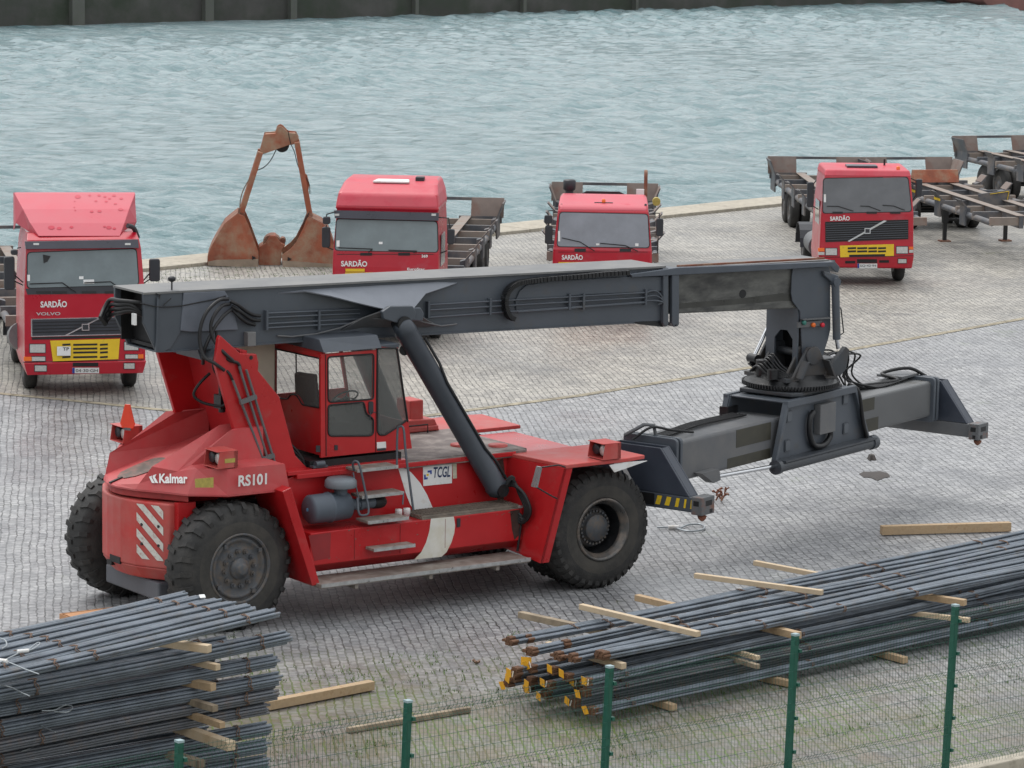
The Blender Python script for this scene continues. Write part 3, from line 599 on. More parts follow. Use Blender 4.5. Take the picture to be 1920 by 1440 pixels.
# maker's mark and name on the chamfered corner
fA, fB, fC = Vector((-7.25, -.48, 2.0)), Vector((-6.81, -1.22, 2.0)), Vector((-6.62, -1.16, 2.35))
fN = (fB-fA).cross(fC-fA).normalized()
if fN.y > 0: fN = -fN
rotK = Matrix.Rotation(K.ang, 3, 'Z'); fP = fB+fN*.03
def onk(px, py):                                  # photo pixel -> chamfered skirt corner
    q = rotK.transposed() @ ray(px, py); c0_ = rotK.transposed() @ (cC-K.o); return c0_+q*((fP-c0_).dot(fN)/q.dot(fN))
a, b, t_ = onk(298.5, 906), onk(351.5, 906.5), onk(298.5, 888)
text('Kalmar', 'lettering', WHITE, ST, a, (b-a).normalized(), (t_-a).normalized(), (b-a).length, (t_-a).length, bold=.03, extr=0)
mb = MB()
for off in (0, 37):
    pl = [onk(*zA(x+off, y)) for x, y in ((765, 1060), (765, 990), (770, 955), (800, 920), (830, 915), (800, 950), (790, 990), (835, 1062))] if 0 else [onk(*zA(x+off*1.1, y)) for x, y in ((795, 915), (830, 917), (795, 990), (835, 1062), (800, 1058), (765, 988))]
    mb.add(pl, [list(range(len(pl)))])
each(mb, 'logo_mark', WHITE, ST, solid=.004)
decal(SP([(365, 898), (400, 895), (400, 914), (366, 914)], -1.59), -1.59, 'warning_sticker', YELF, ST, .006)
# lamp boxes
def lamp_box(pos, rz, name='work_lamp'):
    e = empty(name); e.parent = ST; e.location = pos; e.rotation_euler.z = rz
    mb = MB(); t = .012
    mb.box(-.17, .17, -.2, .2, .24, .24+t); mb.prism([(-.17, 0), (.17, 0), (.17, .24), (-.13, .24)], -.2, -.2+t); mb.prism([(-.17, 0), (.17, 0), (.17, .24), (-.13, .24)], .2, .2-t)
    mb.box(.1, .17, -.2, .2, 0, .24); mb.box(-.17, .17, -.2, .2, 0, t); mb.build('housing', REDW, e, bevel=.006)
    for y in (-.09, .09):
        mb = MB(); mb.lathe([(0, 0), (0, .075), (.02, .085), (.1, .06), (.2, .04)], (-.1, y, .13), (1, 0, 0), 18); mb.build('lamp', LENS if y < 0 else BLKP, e)
    return e
p = K.Z(*z1(965, 1130), 2.38); e = lamp_box((p[0], p[1]+.12, 2.38), 0)
decal([(-.05, 0), (.12, 0), (.12, .06), (-.05, .06)], 0, 'sticker', YELF, e).location = (0, -.2, .08)
p = K.Z(*zA(455, 560), 2.37); lamp_box((p[0]+.05, p[1]-.0, 2.37), 0)
p = K.Z(*zz(560, 780, 2.743)(1595, 205), 2.1); lamp_box((p[0]-.05, p[1]+.05, 2.07), 0)
# slow-vehicle triangle on the far lamp
e = empty('warning_triangle'); e.parent = ST; p = K.Z(*zA(505, 405), 2.62); e.location = (p[0], p[1], 2.62); e.rotation_euler.z = R(38)
mb = MB(); tp = [(-.09, 0), (.09, .0), (.12, .07), (.045, .36), (-.045, .36), (-.12, .07)]; mb.prism(tp, 0, .02, 'x'); mb.build('red_panel', TRI, e, bevel=.01)
mb = MB(); mb.box(0, .02, -.05, .05, -.03, .01); mb.build('bracket', GREYD, e)
# front fenders
Yo = -2.28
ft = SP([(1080, 868), (1187, 870)], Yo)
zf = 2.05
fp = [K.Z(*z4(x, y), zf) for x, y in ((1120, 190), (1410, 272), (1530, 262), (1640, 245), (1722, 240), (1640, 215), (1540, 195), (1400, 178), (1240, 155))]
mb = MB(); mb.prism([(-1.08, -1.0), (-.92, Yo), (.25, Yo), (.62, -2.2), (.55, -1.0)], 2.0, 2.06, 'z'); mb.build('front_fender', REDW, ST, bevel=.012)
mb = MB(); mb.prism([(-1.08, 1.0), (-.92, -Yo), (.25, -Yo), (.62, 2.2), (.55, 1.0)], 2.0, 2.06, 'z'); mb.build('front_fender', REDW, ST, bevel=.012)
mb = MB()
for sy, nm in ((-1, 0), (1, 1)):
    mb = MB(); A = [(-1.1, -1.0*-sy, 2.0), (-.94, 2.26*sy, 2.0), (-1.22, 2.08*sy, .55), (-1.22, 1.52*sy, .6), (-1.22, 1.0*sy, .62)]
    A[0] = (-1.1, 1.0*sy, 2.0)
    A2 = [(x+.05, y, z) for x, y, z in A]; n5 = len(A)
    mb.add(A+A2, [tuple(range(n5)), tuple(range(2*n5-1, n5-1, -1))]+[(i, i+n5, (i+1) % n5+n5, (i+1) % n5) for i in range(n5)])
    # outer return flange
    mb.add([A[1], A[2], (A[2][0]+.16, A[2][1], A[2][2]), (A[1][0]+.16, A[1][1], A[1][2])], [(0, 1, 2, 3)])
    mb.build('wheel_guard', REDW if 0 else RED, ST)
# white bracket under the fender tip
mb = MB(); mb.prism([(.0, 1.86), (.62, 1.98), (.2, 2.0), (-.1, 1.98)], -2.27, -2.25); mb.build('white_bracket', WHITE, ST)
# mirror on the wheel guard
mb = MB()
def G(px, py, d=.0): y, z = K.U(*zW(px, py), -1.12-d); return (-1.12-d, y, z)
mb.tube([G(690, 92), G(620, 68, .12), G(425, 95, .3)], .012, 6); mb.tube([G(600, 430), G(555, 410, .1), G(375, 305, .3)], .012, 6)
mir_ = each(mb, 'mirror_arm', BLKM, ST)[0]
mb = MB(); q = [G(385, 80, .3), G(435, 90, .3), G(385, 312, .3), G(328, 300, .3)]; mb.add(q, [(0, 1, 2, 3)]); mb.build('mirror', mat('scuffed_mirror', (.3, .32, .32), .25, metal=.3), mir_, solid=.03)
# engine deck
mb = MB(); mb.box(-3.0, -.75, -1.02, 1.05, 2.05, 2.11); mb.box(-3.0, -.8, -1.08, -1.02, 2.0, 2.1); mb.build('engine_deck', DECK, ST, bevel=.01)
mb = MB(); mb.box(-5.05, -2.95, -1.07, -.2, 2.08, 2.14); mb.box(-4.9, -1.0, -1.09, -1.0, 2.02, 2.09); mb.build('deck_rail', RED, ST, bevel=.008)
mb = MB(); mb.box(-4.6, -3.0, -.95, .95, 2.14, 2.24); mb.build('cab_rails', BLKM, ST)
mb = MB()
for px, py in ((830, 150), (1025, 152)):
    x, y = K.Z(*z4(px, py), 2.12); mb.lathe([(0, .15), (.03, .15), (.035, 0)], (x, y, 2.11), (0, 0, 1), 20)
each(mb, 'deck_hatch', REDW, ST)
mb = MB(); mb.prism([(-3.0, 2.1), (-1.0, 2.1), (-1.1, 2.3), (-2.9, 2.34)], 1.0, 1.9); mb.box(-2.95, -1.05, .96, 1.0, 2.12, 2.2); mb.build('far_hood', REDW, ST, bevel=.02)
mb = MB(); mb.box(-2.9, -2.6, .35, .55, 2.1, 2.2); mb.box(-1.5, -1.25, 1.1, 1.5, 2.28, 2.6); each(mb, 'lamp_box', REDW, ST, bevel=.02)
mb = MB(); mb.tube([(-2.6, .9, 2.11), (-2.6, .9, 2.24), (-1.3, .9, 2.24), (-1.3, .9, 2.11)], .012, 6); mb.build('deck_handle', BLK, ST)

# weld seams, bolts and chips on the machine
CHIP = mat('paint_chip', (.16, .12, .1), .7, var=.3, vscale=20)
rs_ = random.Random(21); mb = MB()
for _ in range(46):
    x = rs_.uniform(-4.9, -1.3); z = rs_.choice([rs_.uniform(1.22, 1.29), rs_.uniform(.84, .92), rs_.uniform(.9, 1.25)]); w_ = rs_.uniform(.006, .03)
    mb.prism([(x, z), (x+w_, z+w_*.2), (x+w_*.8, z+w_*.6), (x+.1*w_, z+w_*.5)], -1.553, -1.5505)
mb.build('paint_chips', CHIP, ST)['kind'] = 'stuff'
mb = MB()
for x in (-4.2, -3.4, -2.6): mb.prism([(x, .84), (x+.006, .84), (x+.006, 1.28), (x, 1.28)], -1.556, -1.551)
each(mb, 'panel_seam', mat('dark_seam_red', (.2, .012, .012), .6), ST)  # seam strips in a darker red than the tank side
GRS = mat('grease_run', (.05, .035, .03), .35, var=.3, vscale=12)
mb = MB(); mb.prism([(-.98-.35, 1.95), (-.98-.2, 1.98), (-.98-.12, 1.5), (-.98-.1, 1.32), (-.98-.3, 1.32), (-.98-.28, 1.6)], -1.004, -1.001); mb.prism([(-1.42, 1.29), (-1.24, 1.29), (-1.25, .9), (-1.33, .83), (-1.38, 1.0)], -1.554, -1.551); each(mb, 'grease_run', GRS, ST)
# ---------------- stacker: cab ----------------
CY = -1.0                                            # near side plane of the cab
cabe = empty('cab'); cabe.parent = ST
u0c, u1c = -4.39, -3.5; zbot, ztop = 2.30, 3.86; YF = .62
# side outline (near): rear post, door, front glass panel
side_all = SP([(700, 255), (1305, 205), (1525, 190), (1640, 985), (1682, 1272), (1290, 1312), (700, 1372)], CY, zC)
fr_top = SP([(1525, 190)], CY, zC)[0]; fr_mid = SP([(1640, 985)], CY, zC)[0]; fr_bot = SP([(1682, 1272)], CY, zC)[0]
mb = MB()
def ring(outer, holes_):                             # frame panel = outline with one window, built as strips between matched corners
    pass
def panel(outer, inner, Y, t=.03, mbx=None):
    n = len(outer); vs = [(x, Y, z) for x, z in outer]+[(x, Y, z) for x, z in inner]+[(x, Y+t, z) for x, z in outer]+[(x, Y+t, z) for x, z in inner]
    fs = []
    for i in range(n):
        j = (i+1) % n; fs += [(i, j, n+j, n+i), (2*n+i, 3*n+i, 3*n+j, 2*n+j), (n+i, n+j, 3*n+j, 3*n+i), (i, 2*n+i, 2*n+j, j)]
    mbx.add(vs, fs)
def rrect(pts, r=.06, n=4):                          # round the corners of a polygon
    out = []; m_ = len(pts)
    for i in range(m_):
        p = Vector(pts[i]); a = Vector(pts[i-1]); b = Vector(pts[(i+1) % m_]); da = (a-p); db = (b-p); ra = min(r, da.length*.45); rb = min(r, db.length*.45)
        A = p+da.normalized()*ra; B = p+db.normalized()*rb
        for k in range(n+1): t = k/n; q = A*(1-t)**2+p*2*t*(1-t)+B*t*t; out.append((q.x, q.y))
    return out
def hole_panel(outer, holes, Y0, Y1, mbx):
    """solid plate with true openings, by triangulating outline + holes with bmesh"""
    bm = bmesh.new(); loops = [outer]+holes; rings = []
    for lp in loops:
        vs = [bm.verts.new((p[0], 0, p[1])) for p in lp]; es = [bm.edges.new((vs[i], vs[(i+1) % len(vs)])) for i in range(len(vs))]; rings.append(es)
    bmesh.ops.triangle_fill(bm, use_beauty=True, use_dissolve=False, edges=bm.edges[:], normal=(0, -1, 0))
    bm.verts.index_update(); V_ = [(v.co.x, v.co.z) for v in bm.verts]; Fc = [[v.index for v in f.verts] for f in bm.faces]; bm.free()
    n = len(V_); vs = [(x, Y0, z) for x, z in V_]+[(x, Y1, z) for x, z in V_]; fs = Fc+[[i+n for i in reversed(f)] for f in Fc]; b = 0
    for lp in loops:
        m_ = len(lp); fs += [(b+i, b+(i+1) % m_, b+(i+1) % m_+n, b+i+n) for i in range(m_)]; b += m_
    mbx.add(vs, fs)
dw1 = rrect(SP([(775, 285), (1270, 250), (1268, 735), (1220, 742), (800, 772), (778, 750)], CY, zC), .05)
dw2 = rrect(SP([(778, 805), (1165, 770), (1190, 900), (1268, 950), (1268, 1105), (1235, 1135), (800, 1138), (778, 1110)], CY, zC), .05)
sg = rrect(SP([(1312, 190), (1522, 188), (1636, 960), (1570, 1010), (1480, 1070), (1395, 1125), (1335, 1128), (1310, 1095)], CY, zC), .03)
so_ = [(u0c, zbot), (u0c, ztop-.0), (-3.505, ztop+.0), (-3.505, zbot-.0)]
so_ = [K.S(*zC(x, y), CY) for x, y in ((700, 1372), (700, 255), (1305, 208), (1290, 1312))]
mb = MB(); hole_panel(so_, [dw1, dw2], CY, CY+.04, mb)
door = mb.build('door', RED, cabe)
mb = MB(); hole_panel([K.S(*zC(x, y), CY) for x, y in ((1292, 1312), (1307, 208), (1306, 170), (1532, 182), (1644, 985), (1684, 1272))], [sg], CY, CY+.04, mb); mb.build('side_frame', RED, cabe)
def pane(poly, Y, name, m_, par):
    mb = MB(); mb.prism(poly, Y, Y+.008); return mb.build(name, m_, par)
def seal(poly, Y, par):
    mb = MB(); pts = [(x, Y, z) for x, z in poly]; pts.append(pts[0]); pts.append(pts[1]); mb.tube(pts, .013, 5, False); mb.build('window_seal', BLK, par)
pane(dw1, CY+.01, 'upper_window', CABG, door); pane(dw2, CY+.01, 'lower_window', CABG2, door); pane(sg, CY+.01, 'side_window', CABG2, cabe)
for p_ in (dw1, dw2): seal(p_, CY-.004, door)
seal(sg, CY-.004, cabe)
mb = MB(); mb.tube([S3(*zC(752, 262), CY-.004), S3(*zC(758, 1355), CY-.004)], .007, 5); mb.tube([S3(*zC(1306, 210), CY-.004), S3(*zC(1293, 1310), CY-.004)], .006, 5); each(mb, 'door_gap', BLK, cabe)
mb = MB(); hpoly = rrect(SP([(1210, 765), (1262, 762), (1262, 880), (1240, 905), (1212, 890)], CY, zC), .03); mb.prism(hpoly, CY-.02, CY-.003)
mb.tube([S3(*zC(1290, 885), CY-.03), S3(*zC(1240, 870), CY-.05), S3(*zC(1228, 965), CY-.05)], .008, 5); mb.build('handle', BLKP, door)
for pp in ((845, 1235, 880, 1290), (645, 1240, 690, 1310)):
    decal(SP([(pp[0], pp[1]), (pp[2], pp[1]), (pp[2], pp[3]), (pp[0], pp[3])], CY, zC), CY, 'hinge_plate', BLKP, cabe, .01)
decal(SP([(1302, 1205), (1400, 1198), (1402, 1270), (1305, 1280)], CY, zC), CY, 'document_plate', WHITE, cabe, .01)
decal(SP([(1305, 1272), (1398, 1264), (1398, 1290), (1308, 1298)], CY, zC), CY, 'document_plate_foot', BLKP, cabe, .012)
# rear wall with its window
def RP(pts): return [K.U(*zC(*p), u0c) for p in pts]
ro = [(CY+.04, zbot), (CY+.04, 3.86), (YF, 3.86), (YF, zbot)]
rw = RP([(690, 300), (690, 835), (500, 800), (470, 740), (440, 700), (400, 685), (370, 700), (345, 740), (240, 730), (205, 690)]); rw.append((YF-.1, 3.05)); rw.append((YF-.1, 3.72)); rw += RP([(250, 218)])[:0]
mb = MB(); bm_out = ro
def hole_panel_x(outer, holes, X0, X1, mbx):
    t = MB(); hole_panel(outer, holes, 0, 1, t); mbx.add([((X0 if v.y < .5 else X1), v.x, v.z) for v in t.v], t.f)
hole_panel_x(ro, [rrect(rw, .04)], u0c, u0c+.04, mb); mb.build('rear_wall', RED, cabe)
t = MB(); t.prism(rrect(rw, .04), u0c+.01, u0c+.02, 'x'); t.build('rear_window', CABG, cabe)
t = MB(); t.tube([(u0c-.004, y, z) for y, z in rrect(rw, .04)]+[(u0c-.004, *rrect(rw, .04)[0])], .012, 5, False); t.build('window_seal', BLK, cabe)
# far side, floor, front pillars, windscreen, roof
fb, fm, ftp = fr_bot, fr_mid, fr_top
mb = MB(); mb.box(u0c+.041, fb[0], CY+.041, YF, zbot, zbot+.05); mb.build('cab_floor', BLKM, cabe)
mb = MB(); hole_panel([(u0c+.04, zbot), (u0c+.04, 3.86), (ftp[0], 3.86), fm, fb], [[(u0c+.15, 3.0), (u0c+.15, 3.78), (ftp[0]-.05, 3.78), (fm[0]-.1, 3.0)]], YF-.03, YF, mb); mb.build('far_side', RED, cabe)
mb = MB(); mb.prism([(fb[0], fb[1]), (fb[0]-.03, fb[1]), (fm[0]-.03, fm[1]), (fm[0], fm[1])], CY+.041, YF-.031); mb.build('front_panel', RED, cabe)
mb = MB(); mb.prism([(fm[0], fm[1]), (fm[0]-.01, fm[1]), (ftp[0]-.01, ftp[1]), (ftp[0], ftp[1])], CY+.041, YF-.031); mb.build('windscreen', CABG, cabe)
mb = MB(); mb.tube([(fm[0], CY, fm[1]), (ftp[0], CY, ftp[1])], .014, 6); mb.tube([(fm[0], YF, fm[1]), (ftp[0], YF, ftp[1])], .02, 6); mb.tube([(-3.9, YF-.04, 3.0), (-3.92, YF-.04, 3.8)], .012, 6); each(mb, 'windscreen_pillar', BLK, cabe)
rz_ = 3.86; x0r, x1r = u0c-.04, -3.42
mb = MB(); A = [(x0r, CY-.05), (x1r, CY-.05), (x1r, YF), (x0r, YF)]
mb.prism(A, rz_-.01, rz_+.17, 'z', [(x0r+.02, CY+.12), (x1r-.0, CY+.08), (x1r, YF), (x0r+.02, YF)]); mb.box(x1r, ftp[0]+.04, CY+.0, YF, rz_-.04, rz_+.03)
mb.build('roof', mat('cab_roof_grey', (.06, .07, .085), .5, var=.15), cabe, bevel=.012)
# seat, steering wheel, console, monitor
mb = MB(); mb.box(-4.2, -3.85, -.48, .05, 2.35, 2.78); mb.prism([(-4.26, 2.75), (-4.08, 2.75), (-4.16, 3.42), (-4.3, 3.42)], -.46, .03); mb.build('seat', SEATB, cabe, bevel=.05, seg=3)
mb = MB(); c0 = Vector((-3.6, -.32, 3.02)); ax = Vector((-.45, -.05, 1)).normalized(); a_ = ax.orthogonal().normalized(); b_ = ax.cross(a_)
mb.tube([c0+a_*(.2*math.cos(t*math.pi/12))+b_*(.2*math.sin(t*math.pi/12)) for t in range(25)], .014, 6, False)
for t in (0, 2.1, 4.2): mb.tube([c0, c0+a_*(.2*math.cos(t))+b_*(.2*math.sin(t))], .01, 5)
mb.build('steering_wheel', SEATB, cabe)
mb = MB(); mb.tube([c0, c0-ax*.5], [.05, .09], 8); mb.prism([(-3.75, 2.35), (-3.1, 2.35), (-3.15, 2.8), (-3.45, 2.95), (-3.7, 2.6)], -.6, .2); mb.build('console', SEATB, cabe, bevel=.04)
mb = MB(); mb.prism([(-4.2, 2.4), (-3.75, 2.4), (-3.7, 2.72), (-4.15, 2.76)], -.85, -.6); mb.build('armrest', SEATB, cabe, bevel=.03)
# mirror seen through the rear window
mb = MB(); mq = rrect([K.U(*zC(x, y), u0c+.14) for x, y in ((490, 450), (665, 470), (665, 775), (560, 745), (482, 730))], .05); mb.prism(mq, u0c+.1, u0c+.14, 'x'); mb.build('headrest', SEATB, cabe)
# cream cabinet beside the cab, seen past the frame plate
mb = MB(); p = K.S(478, 690, .35); mb.box(p[0]-.35, p[0]+.32, .3, .9, 2.6, 3.9); mb.build('cream_cabinet', CREAM, ST, bevel=.02)
mb = MB(); mb.box(p[0]-.37, p[0]+.34, .28, .92, 3.9, 3.93); mb.build('cabinet_lid', BLKM, ST)
# hoses under the cab
mb = MB()
for i in range(4): mb.tube(curve([(-5.0, -.75+.03*i, 2.55+.02*i), (-4.85, -.8, 2.5-.06*i), (-4.68+.02*i, -.85, 2.3-.05*i), (-4.6, -.88+.02*i, 2.12), (-4.3, -.9, 2.2)], 5), .018, 6)
each(mb, 'cab_hose', BLK, ST)
mb = MB(); mb.cyl((-4.55, -1.02, 2.2), (-4.4, -1.02, 2.2), .05, n=12); mb.box(-4.6, -4.35, -1.05, -.95, 2.15, 2.18); mb.build('cable_gland', GREY, ST)

# ---------------- stacker: boom ----------------
BY = -.42
def bp(pts, z=z5, Y=BY): return SP(pts, Y, z)
boome = empty('boom'); boome.parent = ST
tt = K.S(*z5(185, 243), BY); te = K.S(*z6(1070, 92), BY); be = K.S(*z6(1070, 345), BY); bm0 = K.S(*z3(540, 225), BY)
# outer box: top plate, two webs, bottom plate, hollow at the tail
tb = K.S(*z5(232, 535), BY); tb2 = K.S(*z5(345, 540), BY)
web = [tt, te, K.S(*z6(1070, 362), BY), K.S(*z6(1020, 340), BY), K.S(*z6(930, 345), BY), K.S(*z6(300, 380), BY), K.S(*z3(0, 240), BY), K.S(*z5(660, 515), BY), K.S(*z5(345, 540), BY), K.S(*z5(250, 543), BY), K.S(*z5(218, 470), BY), K.S(*z5(185, 400), BY)]
mb = MB(); mb.prism(web, BY, BY+.02); mb.prism(web, -BY-.02, -BY)
def zl(x): return tt[1]+(te[1]-tt[1])*(x-tt[0])/(te[0]-tt[0])
b0 = web[9]; b1 = web[6]; b2 = web[4]
for a, b in ((b0, web[8]), (web[8], b1), (b1, b2)): mb.prism([a, b, (b[0], b[1]-.02), (a[0], a[1]-.02)], BY-.03, -BY+.03)
mb.prism([(-5.6, zl(-5.6)-.02), (-5.55, zl(-5.55)-.02), (-5.55, 4.0), (-5.6, 4.0)], BY+.02, -BY-.02)
mb.build('outer_boom', GREY, boome)
MB().prism([(-.4, 4.02), (.4, 4.02), (.4, 4.8), (-.4, 4.8)], -6.8, -6.78, 'x').build('tail_shade_sheet', BLK, boome)  # black sheet added to paint the shade inside the hollow tail
mb = MB(); mb.box(-7.0, -6.8, .38, .399, 4.05, 4.8); mb.box(-6.85, -6.8, -.4, .4, 4.0, 4.05); mb.build('tail_shade_liner', BLK, boome)  # black strips painting the same shade onto the tail's inner faces
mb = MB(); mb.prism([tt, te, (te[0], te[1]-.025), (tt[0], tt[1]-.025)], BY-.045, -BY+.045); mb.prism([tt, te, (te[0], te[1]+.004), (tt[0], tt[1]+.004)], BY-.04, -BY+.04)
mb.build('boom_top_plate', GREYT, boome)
# inner boom with rusty wear strips
it = [K.S(*z6(1070, 100), BY+.05), K.S(*z6(1825, 68), BY+.05), K.S(*z6(1790, 278), BY+.05), K.S(*z6(1130, 300), BY+.05)]
it[3] = (te[0]-1.0, K.S(*z6(1130, 302), BY+.05)[1]+.02); it[0] = (te[0]-1.0, zl(te[0]-1)-.05)
mb = MB(); mb.prism(it, BY+.05, -BY-.05); inner = mb.build('inner_boom', OILG, boome, bevel=.02)
mb = MB(); mb.prism(SP([(1130, 262), (1400, 240), (1500, 228), (1600, 215), (1645, 222), (1645, 250), (1600, 250), (1130, 285)], BY+.05, z6), BY+.046, BY+.051); mb.build('grease_band', mat('dark_grease', (.045, .045, .04), .35, var=.25, vscale=3), inner)
hx = K.S(*z6(1422, 218), BY+.05); mb = MB(); mb.cyl((hx[0], BY+.046, hx[1]), (hx[0], BY+.06, hx[1]), .07, n=20); mb.build('inspection_hole', BLK, inner)
mb = MB(); a, b = K.S(*z6(1130, 97), BY+.02), K.S(*z6(1790, 62), BY+.02); mb.beam((a[0], BY+.03, a[1]+.012), (b[0], BY+.03, b[1]+.012), .04, .03); mb.build('rust_strip', RUST, inner)
mb = MB(); a, b = K.S(*z6(1130, 97), 0), K.S(*z6(1800, 60), 0)
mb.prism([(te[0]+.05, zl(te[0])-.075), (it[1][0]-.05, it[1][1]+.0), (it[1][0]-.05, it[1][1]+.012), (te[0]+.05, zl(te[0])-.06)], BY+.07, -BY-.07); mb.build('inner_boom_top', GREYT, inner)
# side cover band along the top of the inner boom
cb = SP([(905, 128), (1120, 98), (1822, 72), (1830, 92), (1500, 112), (915, 142)], BY-.03, z6)
mb = MB(); mb.prism(cb, BY-.1, BY-.0); mb.build('cable_cover', mat('cover_grey', (.075, .088, .108), .4, var=.1), boome, bevel=.01)
# collars at the end of the outer boom
mb = MB()
for xa, xb in ((1058, 1082), (1098, 1130)):
    p = SP([(xa, 120), (xb, 118), (xb, 355), (xb-8, 364), (xa+8, 366), (xa, 350)], BY-.04, z6); mb.prism(p, BY-.08, BY+.0); mb.prism(p, -BY+.08, -BY)
    mb.prism([(p[0][0], p[0][1]+.06), (p[1][0], p[1][1]+.06), (p[1][0], p[1][1]+.0), (p[0][0], p[0][1]+.0)], BY-.08, -BY+.08); mb.prism([p[3], p[4], (p[4][0], p[4][1]+.05), (p[3][0], p[3][1]+.05)], BY-.08, -BY+.08)
each(mb, 'boom_collar', GREY, boome, bevel=.012)
mb = MB(); mb.prism([(te[0]-.6, be[1]+.03), (te[0], be[1]+.03), (te[0], be[1]-.08), (te[0]-.5, be[1]-.0)], BY+.0, -BY); mb.build('boom_foot', BLKM, boome)
# tail cheek plate and gusset
cheek = bp([(185, 250), (385, 240), (380, 440), (370, 455), (325, 530), (285, 548), (250, 543), (215, 470), (185, 400)])
mb = MB(); mb.prism(cheek, BY-.03, BY-.002); mb.prism(cheek, -BY+.03, -BY+.002); each(mb, 'tail_plate', GREY, boome, bevel=.01)
mb = MB(); g = bp([(388, 242), (600, 232), (640, 300), (668, 432), (555, 438), (430, 444), (372, 437)]); mb.prism(g, BY-.05, BY-.004); mb.prism(g, -BY+.05, -BY+.004); each(mb, 'gusset_plate', mat('light_gusset_grey', (.13, .145, .175), .4, var=.1), boome, bevel=.01)
mb = MB(); mb.beam(S3(*z5(262, 268), BY-.05), S3(*z5(255, 545), BY-.05), .03, .03, (0, 1, 0)); mb.build('weld_rib', GREY, boome)
# fairing over the lift cylinder mount
lf = [(905, 244), (960, 236), (1060, 245), (1230, 284), (1400, 326), (1440, 330), (1450, 312), (1560, 310), (1580, 320), (1620, 270), (1680, 220), (1760, 188), (1800, 190), (1600, 182), (1300, 205)]
fair = bp([(885, 243), (1020, 236), (1230, 284), (1435, 332), (1470, 395), (1560, 395), (1585, 335), (1620, 275), (1680, 222), (1760, 188), (1600, 190), (1200, 212)], Y=BY)
# fairing as a flared wing: root along the boom top, belly out at the trunnion
rootp = [(880, 246), (1000, 232), (1150, 222), (1300, 214), (1450, 205), (1600, 196), (1700, 190), (1800, 193)]
edgep = [(885, 248), (1020, 238), (1150, 262), (1300, 300), (1440, 332), (1575, 330), (1640, 250), (1800, 196)]
outY = [0, -.05, -.16, -.26, -.33, -.33, -.14, -.02]
mb = MB(); vs = [S3(*z5(*p), BY-.005) for p in rootp]+[S3(*z5(*p), BY+yy) for p, yy in zip(edgep, outY)]
mb.add(vs, [(i, i+8, i+9, i+1) for i in range(7)], False); mb.build('cylinder_fairing', mat('sky_lit_fairing_grey', (.19, .205, .235), .4, var=.08), boome, solid=.02)  # reflected sky painted in, so the fairing is lighter than the boom
lo = [(878, 465), (950, 470), (1080, 455), (1200, 425), (1320, 372), (1420, 380), (1580, 380), (1650, 400), (1720, 415), (1800, 405)]
mb = MB(); mb.tube([S3(*z5(*p), BY-.03-.2*math.exp(-((p[0]-1480)/180)**2)) for p in lo], .015, 6); mb.build('fairing_lip', GREYD, boome)
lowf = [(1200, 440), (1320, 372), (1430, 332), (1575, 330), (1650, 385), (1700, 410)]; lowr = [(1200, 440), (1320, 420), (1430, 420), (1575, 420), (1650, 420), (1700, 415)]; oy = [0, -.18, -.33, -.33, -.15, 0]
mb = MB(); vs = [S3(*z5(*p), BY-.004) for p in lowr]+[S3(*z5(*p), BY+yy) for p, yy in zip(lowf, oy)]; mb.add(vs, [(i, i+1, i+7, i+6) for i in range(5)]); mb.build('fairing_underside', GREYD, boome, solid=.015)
tr = bp([(1410, 340), (1450, 312), (1568, 310), (1585, 340), (1578, 378), (1530, 405), (1495, 400), (1420, 378)], Y=-.8)
mb = MB(); mb.prism(tr, -.84, -.76); mb.prism(bp([(1410, 340), (1450, 312), (1568, 310), (1585, 340), (1578, 378), (1420, 378)], Y=-.5), -.76, -.42); mb.prism(tr, .76, .84); mb.prism(bp([(1410, 340), (1450, 312), (1568, 310), (1585, 340), (1578, 378), (1420, 378)], Y=-.5), .42, .76)
each(mb, 'cylinder_mount', GREY, boome, bevel=.015)
# pipes along the boom with clamps
mb = MB()
for k, (ya, yb, yc) in enumerate(((350, 335, 300), (372, 356, 322), (404, 384, 350), (425, 405, 372))):
    mb.tube([S3(*z5(825, ya), BY-.05), S3(*z5(1300, yb-6), BY-.05)], .017, 6)
for k, (pa, pb) in enumerate((((10, 268), (980, 213)), ((10, 292), (980, 235)), ((10, 325), (985, 255)), ((410, 300), (980, 258)))):
    mb.tube([S3(*z6(*pa), BY-.05), S3(*z6(*pb), BY-.05)], .016, 6)
for k in range(3): mb.tube(curve([S3(*z6(985, 213+k*18), BY-.05), S3(*z6(1030, 205+k*22), BY-.09), S3(*z6(1062, 240+k*8), BY-.09), S3(*z6(1040, 268), BY-.05)], 5), .014, 6)
each(mb, 'hydraulic_pipe', GREY, boome)
mb = MB()
for px, py in ((822, 345), (1090, 345)):
    p = S3(*z5(px, py), BY-.05); mb.box(p.x-.018, p.x+.018, BY-.08, BY, p.z-.26, p.z+.03)
for px, py in ((8, 262), (285, 248), (642, 225), (705, 226), (985, 205)):
    p = S3(*z6(px, py), BY-.05); mb.box(p.x-.018, p.x+.018, BY-.075, BY, p.z-.22, p.z+.03)
each(mb, 'pipe_clamp', GREY, boome)
# energy chain looping on the side
mb = MB(); ch = [(905, 122), (800, 128), (700, 138), (600, 146), (500, 156), (430, 166), (395, 178), (365, 205), (352, 245), (355, 285), (370, 318), (392, 332)]
P_ = curve([S3(*z6(*p), BY-.1) for p in ch], 6)
for a, b in zip(P_[:-1], P_[1:]):
    d_ = b-a; mb.beam(a, a+d_*.8, .12, .07, (0, 0, 1) if abs(d_.x) > abs(d_.z) else (1, 0, 0))
mb.build('energy_chain', BLKM, boome)
